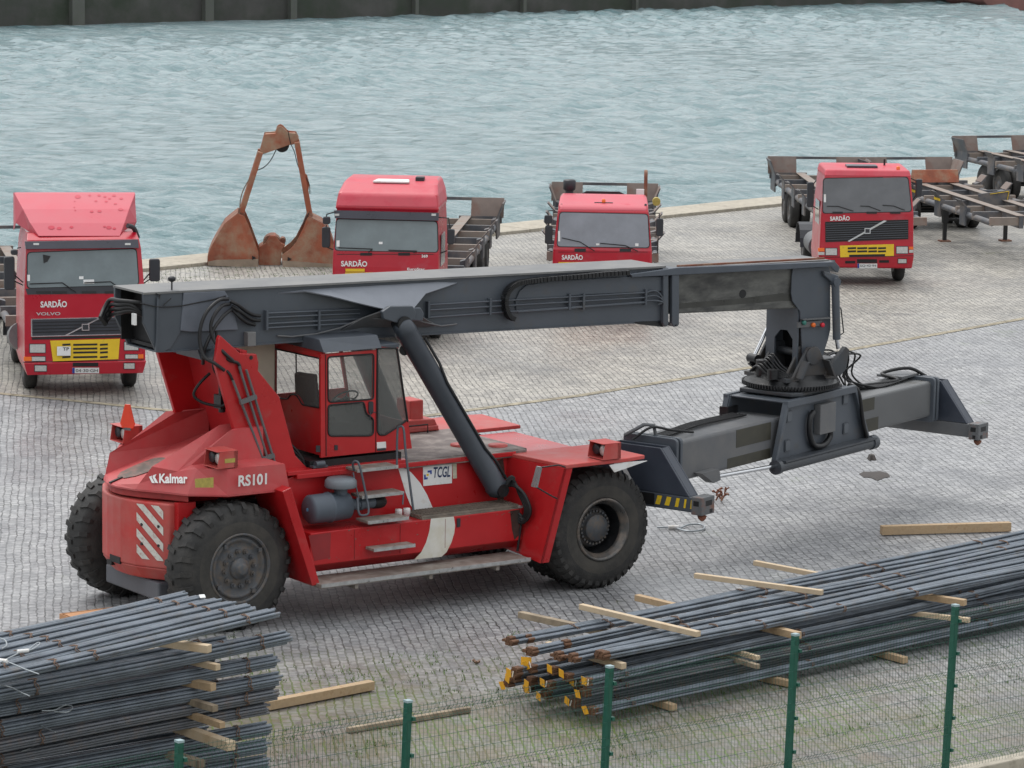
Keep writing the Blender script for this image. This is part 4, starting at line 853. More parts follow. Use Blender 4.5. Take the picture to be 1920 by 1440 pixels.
# bulged chain guard panel
mb = MB(); mb.prism(bp([(400, 300), (395, 250), (415, 205), (445, 178), (560, 160), (900, 140), (1060, 140), (1060, 205), (700, 222), (420, 245), (405, 262)], z6), BY-.03, BY-.003); mb.build('chain_guard', GREY, boome, bevel=.008)
# hoses
mb = MB()
def hose(pts, r=.026, z=zT): mb.tube(curve([S3(*z(x, y), yy) for x, y, yy in pts], 6), r, 8)
for k in range(4):
    hose([(640+k*8, 360+k*35 if k == 0 else 490+k*12, -.35), (480, 340+k*42, -.3), (330, 325+k*55, -.15), (200+k*6, 310+k*70, .15), (120+k*10, 420+k*60, .2), (60+k*22, 560+k*30, .1)], .032)
hose([(1830, 300, -.5), (1700, 320, -.62), (1540, 470, -.68), (1450, 680, -.7), (1440, 900, -.72), (1500, 1100, -.8), (1640, 1190, -.92), (1780, 1290, -.95)])
hose([(1850, 370, -.5), (1740, 400, -.62), (1620, 560, -.68), (1590, 720, -.7), (1640, 880, -.75), (1760, 1030, -.9), (1900, 1160, -.94)])
hose([(1880, 440, -.5), (1780, 520, -.6), (1680, 640, -.65), (1620, 740, -.68), (1500, 1000, -.7), (1480, 1200, -.6)])
hose([(1860, 330, -.5), (1960, 380, -.55), (2080, 470, -.5), (2180, 520, -.48), (2270, 535, -.47)]); hose([(1880, 400, -.5), (1990, 470, -.55), (2090, 545, -.5), (2180, 590, -.48), (2270, 600, -.47)])
hose([(1900, 460, -.5), (2000, 560, -.55), (2080, 620, -.5), (2200, 660, -.47)])
hose([(930, 195, -.3), (900, 250, -.25), (860, 310, -.1), (880, 380, -.2)], .02, z1) if 0 else None
hose([(880, 600, -.4), (820, 660, -.4), (790, 720, -.35), (830, 760, -.4), (900, 780, -.5), (960, 780, -.6), (985, 720, -.62), (970, 650, -.6), (940, 590, -.6)], .022, z1)
hose([(915, 360, -.6), (920, 450, -.62), (900, 560, -.6), (930, 620, -.6), (960, 680, -.65)], .022, z1)
hose([(920, 440, -.7), (980, 520, -.9), (1040, 545, -.93), (1055, 600, -.93)], .024, z1); hose([(900, 545, -.7), (980, 590, -.9), (1010, 640, -.93)], .02, z1)
each(mb, 'hydraulic_hose', BLK, boome)
mb = MB()
for k, (a, b) in enumerate((((1010, 640), (1180, 1085)), ((1045, 560), (1205, 1080)), ((1085, 580), (1245, 1100)))): mb.tube([S3(*z1(*a), -.95), S3(*z1(*b), -.95)], .02, 6)
for pa, pb in (((1050, 765), (1140, 730)), ((1165, 1090), (1240, 1060))): mb.beam(S3(*z1(*pa), -.97), S3(*z1(*pb), -.97), .06, .06, (0, 1, 0))
each(mb, 'frame_pipe', GREYD, ST)
mb = MB(); mb.tube(curve([S3(*zT(x, y), BY-.06) for x, y in ((620, 360), (740, 385), (840, 405), (1000, 408), (1200, 390), (1400, 350), (1600, 310), (1800, 255))], 4), .01, 5)
mb.tube([S3(*zT(830, 225), BY-.06), S3(*zT(885, 245), BY-.06), S3(*zT(870, 300), BY-.06)], .012, 5); mb.tube([S3(*zT(930, 390), BY-.06), S3(*zT(1040, 290), BY-.08)], .008, 5); each(mb, 'lubrication_line', BLKM, boome)
p = S3(*zT(590, 570), BY-.01); mb = MB(); mb.box(p.x-.06, p.x-.02, BY-.0, BY+.1, p.z-.1, p.z+.07); mb.build('junction_box', WHITE, boome, bevel=.01)
p = S3(*z5(738, 475), BY-.05); mb = MB(); mb.box(p.x-.08, p.x+.06, BY-.12, BY, p.z-.12, p.z+.09); mb.build('junction_box', GREYT, boome, bevel=.01)
p = S3(*zT(1050, 180), -.32); mb = MB(); mb.cyl((p.x, -.32, zl(p.x)), (p.x, -.32, zl(p.x)+.14), .012, n=8); mb.lathe([(0, .02), (.02, .055), (.06, .06), (.08, .03), (.08, 0)], (p.x, -.32, zl(p.x)+.12), (0, 0, 1), 16); mb.build('antenna', BLKM, boome)
# boom pivot between the plates
mb = MB(); pv = K.S(*z1(880, 640), 0); mb.prism([(-6.2, 4.05), (-5.5, 3.95), (-5.6, 3.78), (-6.1, 3.78)], -.36, .36); mb.cyl((-5.9, -.84, 3.85), (-5.9, .84, 3.85), .12, n=18); mb.build('boom_pivot', GREY, boome)
mb = MB(); mb.box(-5.85, -5.65, -.5, -.3, 3.05, 3.25); mb.cyl((-5.8, -.45, 3.0), (-5.8, -.45, 3.6), .05, n=10); mb.build('valve_block', BLKM, ST)
# lift cylinders
for sy in (-1, 1):
    Yc = .66*sy; yy = -.66
    a = S3(*z3(638, 140), -.78); b = S3(*z3(1178, 1070), -1.22); a.y = .78*sy; b.y = 1.22*sy; d_ = (b-a).normalized(); L_ = (b-a).length
    e = empty('lift_cylinder'); e.parent = ST
    mb = MB(); mb.lathe([(-.05, 0), (-.05, .1), (0, .15), (L_*.05, .175), (L_*.05+.02, .165), (L_*.97, .165), (L_*.98, .18), (L_+.04, .16), (L_+.1, .1), (L_+.12, 0)], a, d_, 24); mb.build('barrel', mat('cylinder_grey', (.045, .053, .066), .4, var=.12), e)
    mb = MB(); q = Vector((.08, .155*sy, .05)); q2 = Vector((.15, .1*sy, .08)); mb.tube([a+d_*.35+q2, a+d_*.8+q2, a+d_*1.1+q, a+d_*2.3+q, a+d_*2.6+q2, a+d_*(L_-.1)+q2], .022, 6); mb.build('pipe', BLKM, e)
    mb = MB(); mb.cyl(b+Vector((0, -.17, 0)), b+Vector((0, .2, 0)), .1, n=16); mb.cyl(a+Vector((0, -.1, 0)), a+Vector((0, .1, 0)), .12, n=16); each(mb, 'pivot', BLKM, e)
mb = MB(); mb.cyl(S3(*z3(655, 290), -.75), S3(*z3(655, 290), -.5), .08, n=16); mb.build('hose_reel', BLK, ST)
mb = MB()
def hu(x, y, X): q_ = K.U(*z3(x, y), X); return (X, q_[0], q_[1])
for k in range(4): mb.tube(curve([S3(*z3(1200+k*8, 1060-k*10), -1.25), hu(1265, 1050-k*10, -1.3), hu(1325-k*8, 1095, -1.24), hu(1362-k*9, 1180, -1.2), hu(1350-k*9, 1235, -1.2), hu(1310, 1262-k*14, -1.24), hu(1285, 1225-k*8, -1.26)], 6), .027, 8)
mb.tube(curve([hu(1310, 1270, -1.22), hu(1300, 1350, -1.24), hu(1290, 1420, -1.26)], 5), .02, 8)
for k in range(3): mb.tube(curve([hu(1230, 1020+k*14, -1.4), hu(1255, 1000+k*8, -1.35), hu(1275, 1010+k*10, -1.3)], 4), .02, 6)
each(mb, 'cylinder_hose', BLK, ST)
mb = MB(); q_ = hu(1300, 1165, -1.2); mb.box(-1.26, -1.2, q_[1]-.1, q_[1]+.18, q_[2]-.015, q_[2]+.015); mb.build('hose_clamp', EDGE, ST)
# ---------------- boom head ----------------
hd = empty('boom_head'); hd.parent = ST
def HP(pts, Y): return SP(pts, Y, zH)
mb = MB()
side = HP([(860, 260), (1400, 235), (1420, 320), (1425, 1180), (1385, 1330), (1180, 1440), (970, 1440), (970, 920), (900, 830), (870, 780), (830, 640), (840, 380)], -.42)
hx0 = K.S(*zH(970, 900), -.42)[0]; hx1 = K.S(*zH(1400, 900), -.42)[0]; zlow = 2.55
side = [(x, z) for x, z in side if z > 2.9]+[(hx1-.05, 2.62), (hx1-.25, 2.45), (hx0+.1, 2.45), (hx0, 2.9)]
side = HP([(860, 262), (1395, 240), (1415, 320), (1420, 1180), (1385, 1330)], -.42)+[(hx1-.2, 2.75), (hx0+.1, 2.75)]+HP([(962, 915), (900, 830), (850, 760), (830, 640), (840, 380)], -.42)
for s_ in (-1, 1): mb.prism(side, s_*.42, s_*.39)
each(mb, 'cheek_plate', GREY, hd, bevel=.01)
# rear face of the neck, with its arched opening
def UP(pts, X): return [K.U(*zH(*p), X) for p in pts]
xr = hx0-.0
yl, yr = .42, -.42
ar = [K.U(*zH(*q_), hx0) for q_ in ((870, 1440), (870, 1330), (790, 1190), (685, 1180), (600, 1290), (590, 1440))]
mb = MB(); out = [(.42, 2.7), (.42, 3.86), (-.388, 3.86), (-.388, 2.7), (ar[0][0], 2.7)]+[q_ for q_ in ar[1:-1]]+[(ar[-1][0], 2.7)]
mb.prism(out, hx0-.03, hx0, 'x'); mb.build('neck_plate', GREY, hd)
mb = MB(); mb.box(hx0+.3, hx0+.33, -.38, .38, 2.75, 3.8); mb.build('neck_inner_plate', BLKM, hd)
mb = MB(); mb.prism(HP([(970, 1028), (1390, 995), (1392, 1015), (1000, 1040)], -.45), -.5, -.42); mb.build('lamp_ledge', GREYD, hd)
for px, m_ in ((985, GREENL), (1122, ORANGE), (1260, REDL)):
    p = S3(*zH(px, 1108 if px > 1000 else 1075), -.42); mb = MB(); mb.lathe([(0, 0), (0, .038), (.04, .038), (.05, .03), (.05, 0)], (p.x, -.46, p.z), (0, -1, 0), 14); mb.build('marker_lamp', m_, hd)
p = S3(*zH(1100, 1100), -.44); mb = MB(); mb.box(p.x-.25, p.x+.25, -.46, -.42, p.z-.045, p.z+.045); mb.build('lamp_bracket', GREYD, hd)
# nose and tilt cylinders
mb = MB(); mb.prism(HP([(1290, 300), (1330, 310), (1510, 370), (1530, 500), (1450, 500), (1300, 370)], -.45), -.5, -.43); mb.prism(HP([(1400, 140), (1480, 150), (1560, 240), (1540, 330), (1500, 320), (1420, 250)], -.3), -.3, .3); each(mb, 'head_bracket', GREY, hd, bevel=.015)
for sy in (-1, 1):
    e = empty('tilt_cylinder'); e.parent = hd; y_ = .5*sy
    if sy < 0: a = S3(*zH(1490, 470), -.5); b = S3(*zH(1510, 1330), -.5); c_ = S3(*z7(1390, 560), -.5)
    a2 = Vector((a.x, y_, a.z)); b2 = Vector((b.x, y_, b.z)); c2 = Vector((c_.x, y_, c_.z))
    mb = MB(); mb.cyl(a2, b2, .066, n=16); mb.cyl(a2+Vector((0, -.06, 0)), a2+Vector((0, .06, 0)), .075, n=14); mb.build('barrel', GREY, e); mb = MB(); mb.cyl(b2, c2, .035, n=12); mb.build('rod', CHROME, e)
mb = MB(); mb.tube([S3(*zH(1530, 830), -.5), S3(*zH(1575, 870), -.5), S3(*zH(1615, 1230), -.5), S3(*zH(1570, 1260), -.5)], .012, 6); mb.build('pipe', BLKM, hd)
# far rear damper, chromed
mb = MB(); a = S3(*z7(605, 310), .52); b = S3(*z7(435, 670), .52); mb.cyl(a, b, .032, n=12); mb.build('damper_rod', CHROME, hd)
mb = MB(); mb.cyl(b+Vector((0, -.12, 0)), b+Vector((0, .1, 0)), .075, n=14); P_ = [S3(*z7(x, y), .5) for x, y in ((400, 740), (470, 690), (560, 680), (630, 620), (660, 560), (690, 560), (690, 780), (480, 800))]; mb.add(P_+[p+Vector((0, .08, 0)) for p in P_], [tuple(range(8)), tuple(range(15, 7, -1))]+[(i, i+8, (i+1) % 8+8, (i+1) % 8) for i in range(8)]); mb.build('damper_arm', BLKM, hd)
# rotator: yoke, slew ring
RC = K.Z(*z7(935, 960), 2.06); RC = (5.28, .0)
mb = MB(); mb.lathe([(0, .72), (.02, .78), (.09, .78), (.1, .73), (.15, .72), (.18, .62), (.24, .6), (.25, 0)], (RC[0], RC[1], 2.47), (0, 0, 1), 56)
for i in range(90):
    t = 2*math.pi*i/90; p = Vector((RC[0]+math.cos(t)*.79, RC[1]+math.sin(t)*.79, 2.6)); mb.box(p.x-.012, p.x+.012, p.y-.012, p.y+.012, 2.5, 2.565)
mb.build('slew_ring', BLKM, hd)
YK = mat('yoke_steel', (.045, .05, .057), .5, var=.25, vscale=3, col2=(.06, .05, .043), c2amt=.4, c2scale=2)
mb = MB()
for y_ in (-.52, -.34, .34, .52):
    mb.prism([(RC[0]-.42, 2.66), (RC[0]+.42, 2.66), (RC[0]+.2, 3.04), (RC[0]+.1, 3.18), (RC[0]-.1, 3.18), (RC[0]-.2, 3.02)], y_-.03, y_+.03)
mb.cyl((RC[0], -.58, 3.04), (RC[0], .58, 3.04), .07, n=16); mb.lathe([(0, .15), (.03, .15), (.03, 0)], (RC[0], -.56, 3.04), (0, -1, 0), 20)
mb.box(RC[0]-.55, RC[0]+.55, -.55, .55, 2.62, 2.69)
for x_ in (-.35, .35): mb.prism([(RC[0]+x_-.02, 2.69), (RC[0]+x_+.02, 2.69), (RC[0]+x_*.6+.02, 2.97), (RC[0]+x_*.6-.02, 2.97)], -.72, -.54)
mb.prism([(RC[0]+.25, 2.72), (RC[0]+.6, 3.04), (RC[0]+.7, 3.14), (RC[0]+.78, 3.08), (RC[0]+.72, 2.77), (RC[0]+.6, 2.66)], -.56, -.46); mb.prism([(RC[0]+.25, 2.72), (RC[0]+.6, 3.04), (RC[0]+.7, 3.14), (RC[0]+.78, 3.08), (RC[0]+.72, 2.77), (RC[0]+.6, 2.66)], .46, .56)
mb.box(RC[0]+.4, RC[0]+.75, -.3, .3, 2.69, 2.92); mb.build('rotator_yoke', YK, hd, bevel=.01)
mb = MB(); random.seed(3)
for k in range(7): x_ = RC[0]-.62+.05*k; mb.tube(curve([(x_, .3, 2.72), (x_-.05, .05, 2.84+.03*k), (x_-.02, -.2, 2.72+.02*k), (x_+.1, -.45, 2.69)], 5), .02, 6)
mb.cyl((RC[0]-.5, .1, 2.67), (RC[0]-.5, .1, 2.92), .13, n=16); mb.cyl((RC[0]-.62, -.3, 2.67), (RC[0]-.62, -.3, 2.82), .1, n=16); mb.build('slew_motor', BLKM, hd)

# ---------------- spreader ----------------
a_ = gp(1313, 968, 1.08); b_ = gp(1832, 826, 1.08); dv_ = (b_-a_); dv_.z = 0; Ls = dv_.length; dv_.normalize(); pv_ = Vector((-dv_.y, dv_.x, 0))
cs = (a_+b_)/2+pv_*1.13
Q_ = Frame((cs.x, cs.y), math.degrees(math.atan2(dv_.y, dv_.x)))
Hs = Ls/2
sp = empty('spreader'); sp.parent = ST; l = K.loc((cs.x, cs.y, 0)); sp.location = (l.x, l.y, 0); sp.rotation_euler.z = Q_.ang-K.ang
def Q3(p, Y, z=zP): x, zz_ = Q_.S(*z(*p), Y); return Vector((x, Y, zz_))
def QP(pts, Y, z=zP): return [Q_.S(*z(*p), Y) for p in pts]
BYn, BYf = -.43, .43
# which two beams: left one and right one, both full depth; tops measured
zt_ = Q_.S(*zz(1160, 780, 6.546)(820, 300), BYn)[1]; zb_ = Q_.S(*zz(1160, 780, 6.546)(870, 780), BYn)[1]
mb = MB(); mb.box(-Hs+.35, -.9, BYn, BYf, 1.28, 1.96) if 0 else mb.box(-Hs+.32, -.8, BYn, BYf, zb_, zt_)
lb = mb.build('telescopic_beam', GREYD, sp, bevel=.05, seg=3)
zt2 = Q_.S(*zP(1440, 250), BYn)[1]; zb2 = Q_.S(*zP(1440, 540), BYn)[1]
mb = MB(); mb.box(.8, Hs-.32, BYn, BYf, zb_+.02, zt_-.0); rb_ = mb.build('telescopic_beam', mat('dusty_beam_grey', (.115, .118, .12), .5, var=.12, vscale=1.5, col2=(.06, .058, .048), c2amt=.25, c2scale=.8, c2soft=.03), sp, bevel=.05, seg=3)
mb = MB(); zf_ = 2.38                               # central frame
x0, x1 = -1.2, 1.35
fl_ = [(-1.37, zb_-.03), (1.6, zb_-.03), (1.08, zf_), (-1.05, zf_)]
for s_ in (-1, 1): mb.prism(fl_, s_*.53, s_*.5)
mb.box(-1.05, 1.08, -.5, .5, zf_-.03, zf_); mb.prism([(-.6, -.55), (.6, -.55), (.6, .55), (-.6, .55)], zf_, zf_+.03, 'z')
for (xa, za), (xb, zb2_) in ((fl_[0], fl_[3]), (fl_[1], fl_[2])):
    for s_ in (-1, 1): mb.beam((xa, s_*.56, za), (xb, s_*.56, zb2_), .07, .1, (0, 1, 0))
for s_ in (-1, 1): mb.box(-1.1, 1.1, s_*.53, s_*.62, zf_-.1, zf_+.02)
ctr = mb.build('centre_frame', GREY, sp, bevel=.012)
mb = MB(); mb.prism([(-.8, -.5), (-.6, -.58), (.7, -.58), (.85, -.4), (.85, .5), (-.8, .5)], zf_+.03, zf_+.1, 'z'); mb.build('slew_base', YK, sp, bevel=.02)
# near side furniture: manhole covers, grey box, arched guard
mb = MB()
for xx, z_ in ((-.92, .72), (-.95, .2), (.88, .8), (.92, .25)):
    zc = zb_+(zf_-zb_)*z_; fr_ = rrect([(xx-.09, zc-.1), (xx+.09, zc-.1), (xx+.09, zc+.1), (xx-.09, zc+.1)], .04)
    mb.prism(fr_, -.545, -.53)
each(mb, 'access_cover', mat('cover_outline', (.06, .068, .08), .5), ctr)
mb = MB()
for xx, z_ in ((-.92, .72), (-.95, .2), (.88, .8), (.92, .25)):
    zc = zb_+(zf_-zb_)*z_; mb.prism(rrect([(xx-.07, zc-.08), (xx+.07, zc-.08), (xx+.07, zc+.08), (xx-.07, zc+.08)], .035), -.555, -.545)
each(mb, 'access_cover_face', mat('cover_face', (.1, .113, .13), .5), ctr)
zc = zb_+(zf_-zb_)*.5; mb = MB(); mb.box(-.12, .38, -.66, -.53, zc-.2, zc+.3); mb.build('valve_cabinet', GREYD, ctr, bevel=.012)
mb = MB(); mb.tube(curve([(-.25, -.6, zt_+.02), (-.35, -.6, zc+.1), (-.35, -.6, zc-.15), (-.2, -.6, zc-.36), (.1, -.6, zc-.4), (.3, -.6, zc-.3), (.32, -.6, zc-.2)], 6), .05, 8); mb.build('cable_guard', BLKM, ctr)
# extension cylinder along the foot
mb = MB(); mb.cyl((x0-.15, -.62, zb_-.1), (x1+.35, -.62, zb_-.1), .1, n=18); mb.cyl((x0-.25, -.62, zb_-.1), (x0-.15, -.62, zb_-.1), .12, n=18); mb.cyl((x1+.25, -.62, zb_-.1), (x1+.4, -.62, zb_-.1), .12, n=18)
mb.box(x0-.1, x1+.3, -.74, -.5, zb_-.03, zb_-.0); mb.build('extension_cylinder', mat('dark_cylinder', (.055, .062, .072), .4, var=.2), sp)
mb = MB(); mb.cyl((-3.15, -.55, zb_-.02), (x0-.25, -.6, zb_-.08), .032, n=12); mb.build('cylinder_rod', CHROME, sp)
mb = MB(); mb.prism([(-3.6, zb_+.1), (-3.1, zb_+.1), (-3.05, zb_-.08), (-3.25, zb_-.1)], -.6, -.44); mb.build('rod_bracket', GREYD, sp)
# end beams
def end_beam(sx):
    """local: x outward; spans Y"""
    e = empty('end_beam'); e.parent = sp; e.location = (sx*Hs, 0, 0); e.rotation_euler.z = 0 if sx > 0 else math.pi
    mb = MB(); zc = 1.14; 
    mb.box(-.14, .12, -1.08, 1.08, zc, zc+.24); mb.build('cross_beam', GREY if sx < 0 else GREYD, e, bevel=.02)
    mb = MB(); h = zt_-.02
    mb.prism([(-1.0, zc+.24), (1.0, zc+.24), (.45, h), (-.45, h)], .08, .12, 'x'); mb.prism([(-1.0, zc+.24), (1.0, zc+.24), (.45, h), (-.45, h)], -.14, -.1, 'x')
    for s_ in (-1, 1): mb.prism([(s_*1.0, zc+.24), (s_*.45, h), (s_*.43, h-.02), (s_*.96, zc+.24)], -.1, .08, 'x')
    mb.build('gusset_tower', mat('tower_grey', (.04, .048, .066), .4, var=.1), e, bevel=.01)
    mb = MB()
    for xx in (-.3, -.42): mb.prism(rrect([(-.5, zb_-.08), (.5, zb_-.08), (.5, zt_+.07), (-.5, zt_+.07)], .08), xx-.035, xx+.035, 'x')
    each(mb, 'beam_collar', GREY, e, bevel=.012)
    for s_ in (-1, 1):
        mb = MB(); mb.box(-.2, .16, s_*1.06, s_*1.26, zc-.02, zc+.26)
        cbx = mb.build('corner_box', mat('rust_edged_grey', (.12, .125, .13), .6, var=.15, col2=(.2, .09, .06), c2amt=.25, c2scale=6), e, bevel=.012)
        mb = MB(); mb.box(-.12, .06, s_*1.262, s_*1.258, zc+.12, zc+.2); mb.box(-.14, -.06, s_*1.262, s_*1.258, zc+.0, zc+.06); mb.box(-.202, -.198, s_*1.1, s_*1.2, zc+.12, zc+.2); mb.box(-.202, -.198, s_*1.14, s_*1.2, zc+.0, zc+.06)
        mb.box(.158, .162, s_*1.1, s_*1.2, zc+.12, zc+.2); each(mb, 'slot', BLK, cbx)
        mb = MB(); mb.lathe([(0, .05), (-.03, .05), (-.035, .075), (-.08, .06), (-.12, .015), (-.12, 0)], (-.02, s_*1.15, zc-.02), (0, 0, 1), 12); mb.build('twistlock', RUST, e)
    return e
E1_ = end_beam(-1); E2_ = end_beam(1)
# yellow-black worn hazard paint on the near end beam, white marks on the tower
mb = MB()
for s0, m_ in ((.38, .14), (.55, .14), (.74, .1), (.9, .06), (1.02, .05)): mb.add([(.124, s0, 1.2), (.124, s0+m_*.6, 1.2), (.124, s0+m_*.9, 1.34), (.124, s0+m_*.3, 1.34)], [(0, 1, 2, 3)])
each(mb, 'hazard_mark', YEL, E1_, solid=.002)
mb = MB(); mb.box(.121, .124, .0, .36, 1.18, 1.36); mb.build('black_panel', BLK, E1_)
mb = MB(); 
for off in (0, .16): mb.add([(.125, -.35+off, 1.85), (.125, -.23+off, 1.85), (.125, -.33+off, 1.7), (.125, -.16+off, 1.45), (.125, -.22+off, 1.45), (.125, -.42+off, 1.68)], [tuple(range(6))])
each(mb, 'white_mark', WHITE, E1_, solid=.002)
WEAR = mat('olive_wear_patch', (.05, .047, .034), .6, var=.3, vscale=6)
for x0_, x1_, f0, f1, pb in ((-2.35, -1.3, .5, .95, lb), (-2.6, -1.3, .02, .28, lb), (1.3, 2.05, .62, .95, rb_), (1.5, 2.2, .05, .4, rb_)):
    h_ = zt_-zb_; MB().box(x0_, x1_, BYn-.004, BYn+.0, zb_+h_*f0, zb_+h_*f1).build('wear_patch', WEAR, pb)
# brackets and hoses over the spreader
mb = MB(); mb.tube([(-Hs+.45, .0, zt_), (-Hs+.4, .02, zt_+.22), (-Hs+.25, .1, zt_+.24), (-Hs+.15, .4, zt_+.05)], .03, 6); mb.box(Hs-.9, Hs-.3, -.1, .4, zt_+.06, zt_+.1); each(mb, 'hose_bracket', GREYD, sp)
mb = MB(); random.seed(11)
for k in range(5): mb.tube(curve([(-Hs+.5, -.1+k*.05, zt_+.03), (-3.3, -.0+k*.05, zt_+.03), (-2.6, .05+k*.05, zt_+.05), (-1.3, .05+k*.06, zt_+.03)], 4), .018, 6)
mb.tube(curve([(-Hs+.1, .2, zt_+.02), (-Hs+.3, .0, zt_+.2), (-Hs+.7, -.1, zt_+.12), (-Hs+1.2, -.2, zt_+.03)], 6), .02, 6)
for k in range(7):
    q = random.random()
    mb.tube(curve([(.75+.03*k, .2-.06*k, zt_+.5), (.95+.06*k, .25-.05*k, zt_+.68+.1*q), (1.3+.1*k, .2-.07*k, zt_+.66+.1*q), (1.6+.17*k*q, .05, zt_+.3), (2.0+.1*k, .1-.03*k, zt_+.04), (3.0, .1-.04*k, zt_+.03), (Hs-.7, .15-.04*k, zt_+.05)], 6), .017, 6)
for k in range(4): mb.tube([(1.05+.1*k, .1-.1*k, zt_+.6), (1.15+.12*k, .1-.1*k, zt_+.02)], .014, 6)
mb.tube(curve([(2.4, .25, zt_+.03), (3.4, -.1, zt_+.06), (Hs-.9, .3, zt_+.12), (Hs-.5, 0, zt_+.2), (Hs-.2, -.2, zt_+.04)], 6), .03, 6)
mb.tube(curve([(1.1, -.45, zf_+.03), (1.2, -.6, zf_-.1), (1.35, -.62, zb_+.3), (1.5, -.62, zb_-.0)], 5), .035, 7)
each(mb, 'spreader_hose', BLK, sp)
mb = MB(); mb.cyl((x0-.05, .55, zt_-.1), (x0-.35, .55, zt_-.1), .07, n=12); mb.box(x0-.0, x0+.3, .45, .62, zb_+.2, zt_+.1); mb.build('proximity_unit', BLKM, sp)
# ---------------- trucks ----------------
def road_wheel(par, c, r=.5, w=.28, rim=True, name='wheel', dual=False):
    e = empty(name); e.parent = par; e.location = c
    sx = -1 if c[0] < 0 else 1
    mb = MB()
    for k in range(2 if dual else 1):
        o = -k*(w+.04)
        mb.lathe([(o-w/2, r*.55), (o-w/2-.005, r*.7), (o-w/2+.01, r*.9), (o-w/2+.05, r), (o+w/2-.05, r), (o+w/2-.01, r*.9), (o+w/2+.005, r*.7), (o+w/2, r*.55)], (0, 0, 0), (sx, 0, 0), 32)
    mb.build('tyre', TYRE, e)
    if rim: MB().lathe([(w/2, r*.56), (w/2-.03, r*.5), (w/2-.08, r*.3), (w/2-.02, r*.25), (w/2-.02, 0)], (0, 0, 0), (sx, 0, 0), 20).build('rim', RIM, e)
    MB().lathe([(-w/2, r*.56), (-w/2+.02, 0)], (0, 0, 0), (sx, 0, 0), 16).build('hub', BLKM, e)
    return e
class Truck:
    def __init__(s, px, py, ang, z, label, tilt=0):
        p = gp(px, py, 0); f0 = Frame((p.x, p.y), ang); p = p-f0.Y*1.2; s.F = Frame((p.x, p.y), ang); s.F.o += s.F.X*s.F.S(px, py-90, 0)[0]; s.px = px; s.z = z; s.r = empty('truck', s.F.o, s.F.ang, label, 'truck', 'crimson road tractors parked along the quay')
    def P(s, x, y, Y=0):
        a = s.F.S(*s.z(x, y), Y); return Vector((a[0], Y, a[1]))
    def zrow(s, y, Y): return s.F.S(s.px, s.z(0, y)[1], Y)[1]
    def shell(s, rows, yb, m_, name='cab', zb=.55, bevel=.07, roofm=None):
        """rows: (photo row, depth, half width) from the bumper up; the last is the rear edge of the roof"""
        R_ = [(Y, s.zrow(py, Y), hw) for py, Y, hw in rows]; n = len(R_); vs = []
        for Y, z, hw in R_: vs += [(-hw, Y, z), (hw, Y, z), (-hw, yb, z), (hw, yb, z)]
        fs = []
        for i in range(n-1):
            a, b = 4*i, 4*(i+1); fs += [(a, a+1, b+1, b), (a+1, a+3, b+3, b+1), (a+2, a, b, b+2), (a+3, a+2, b+2, b+3)]
        t = 4*(n-1); fs += [(t, t+1, t+3, t+2), (1, 0, 2, 3)]
        # cut the lower rear corner for the wheel arch by raising the back bottom
        mb = MB()
        if abs(R_[-1][0]-yb) < 1e-6: fs = [f for f in fs if f != (t, t+1, t+3, t+2) and f != (t+1-3, 0)]
        mb.add(vs, fs); o = mb.build(name, m_, s.r, bevel=bevel, seg=3); s.rows = R_; s.cab = o; return o
    def yz(s, z):
        for (Y0, z0, h0), (Y1, z1_, h1) in zip(s.rows[:-1], s.rows[1:]):
            if min(z0, z1_)-1e-6 <= z <= max(z0, z1_)+1e-6 and abs(z1_-z0) > 1e-6: return Y0+(Y1-Y0)*(z-z0)/(z1_-z0)
        return s.rows[0][0]
    def on(s, x, y, off=.012):                        # photo pixel -> point on the cab front
        Y = .1
        for _ in range(6): p = s.P(x, y, Y); Y = s.yz(p.z)
        p = s.P(x, y, Y); p.y -= off; return p
    def dec(s, pts, name, m_, off=.012, t=.02, par=None, rnd=0):
        q = [s.on(x, y, off) for x, y in pts]
        if rnd:
            q2 = rrect([(p.x, p.z) for p in q], rnd); q = [Vector((x, s.yz(z)-off, z)) for x, z in q2]
        n = len(q); mb = MB(); mb.add([tuple(p) for p in q]+[(p.x, p.y+t, p.z) for p in q], [tuple(range(n)), tuple(range(2*n-1, n-1, -1))]+[(i, i+n, (i+1) % n+n, (i+1) % n) for i in range(n)])
        return mb.build(name, m_, par or s.r)
    def rect(s, x0, y0, x1, y1, *a, **k): return s.dec([(x0, y0), (x0, y1), (x1, y1), (x1, y0)], *a, **k)
    def screen(s, q, m_): 
        o = s.dec(q, 'windscreen_seal', BLK, .008, .02, rnd=.09)
        c = [sum(p[0] for p in q)/4, sum(p[1] for p in q)/4]; q2 = [(x+(c[0]-x)*.018, y+(c[1]-y)*.04) for x, y in q]
        return s.dec(q2, 'windscreen', m_, .02, .014, rnd=.08)
    def text(s, t, x0, x1, yb, yt, m_=WHITE, y2=None, bold=.012, **k):
        a = s.on(x0, yb, .016); b = s.on(x1, y2 or yb, .016); c = s.on(x0, yt, .016); return text(t, 'lettering', m_, s.r, a, (b-a).normalized(), (c-a).normalized(), (b-a).length, (c-a).length, bold=bold, extr=.002, **k)
    def wiper(s, a, b, c):
        mb = MB(); mb.tube([s.on(*a, .05), s.on(*b, .05)], .012, 5); mb.tube([s.on(*b, .05), s.on(*c, .06)], .012, 5); each(mb, 'wiper', BLK, s.r)
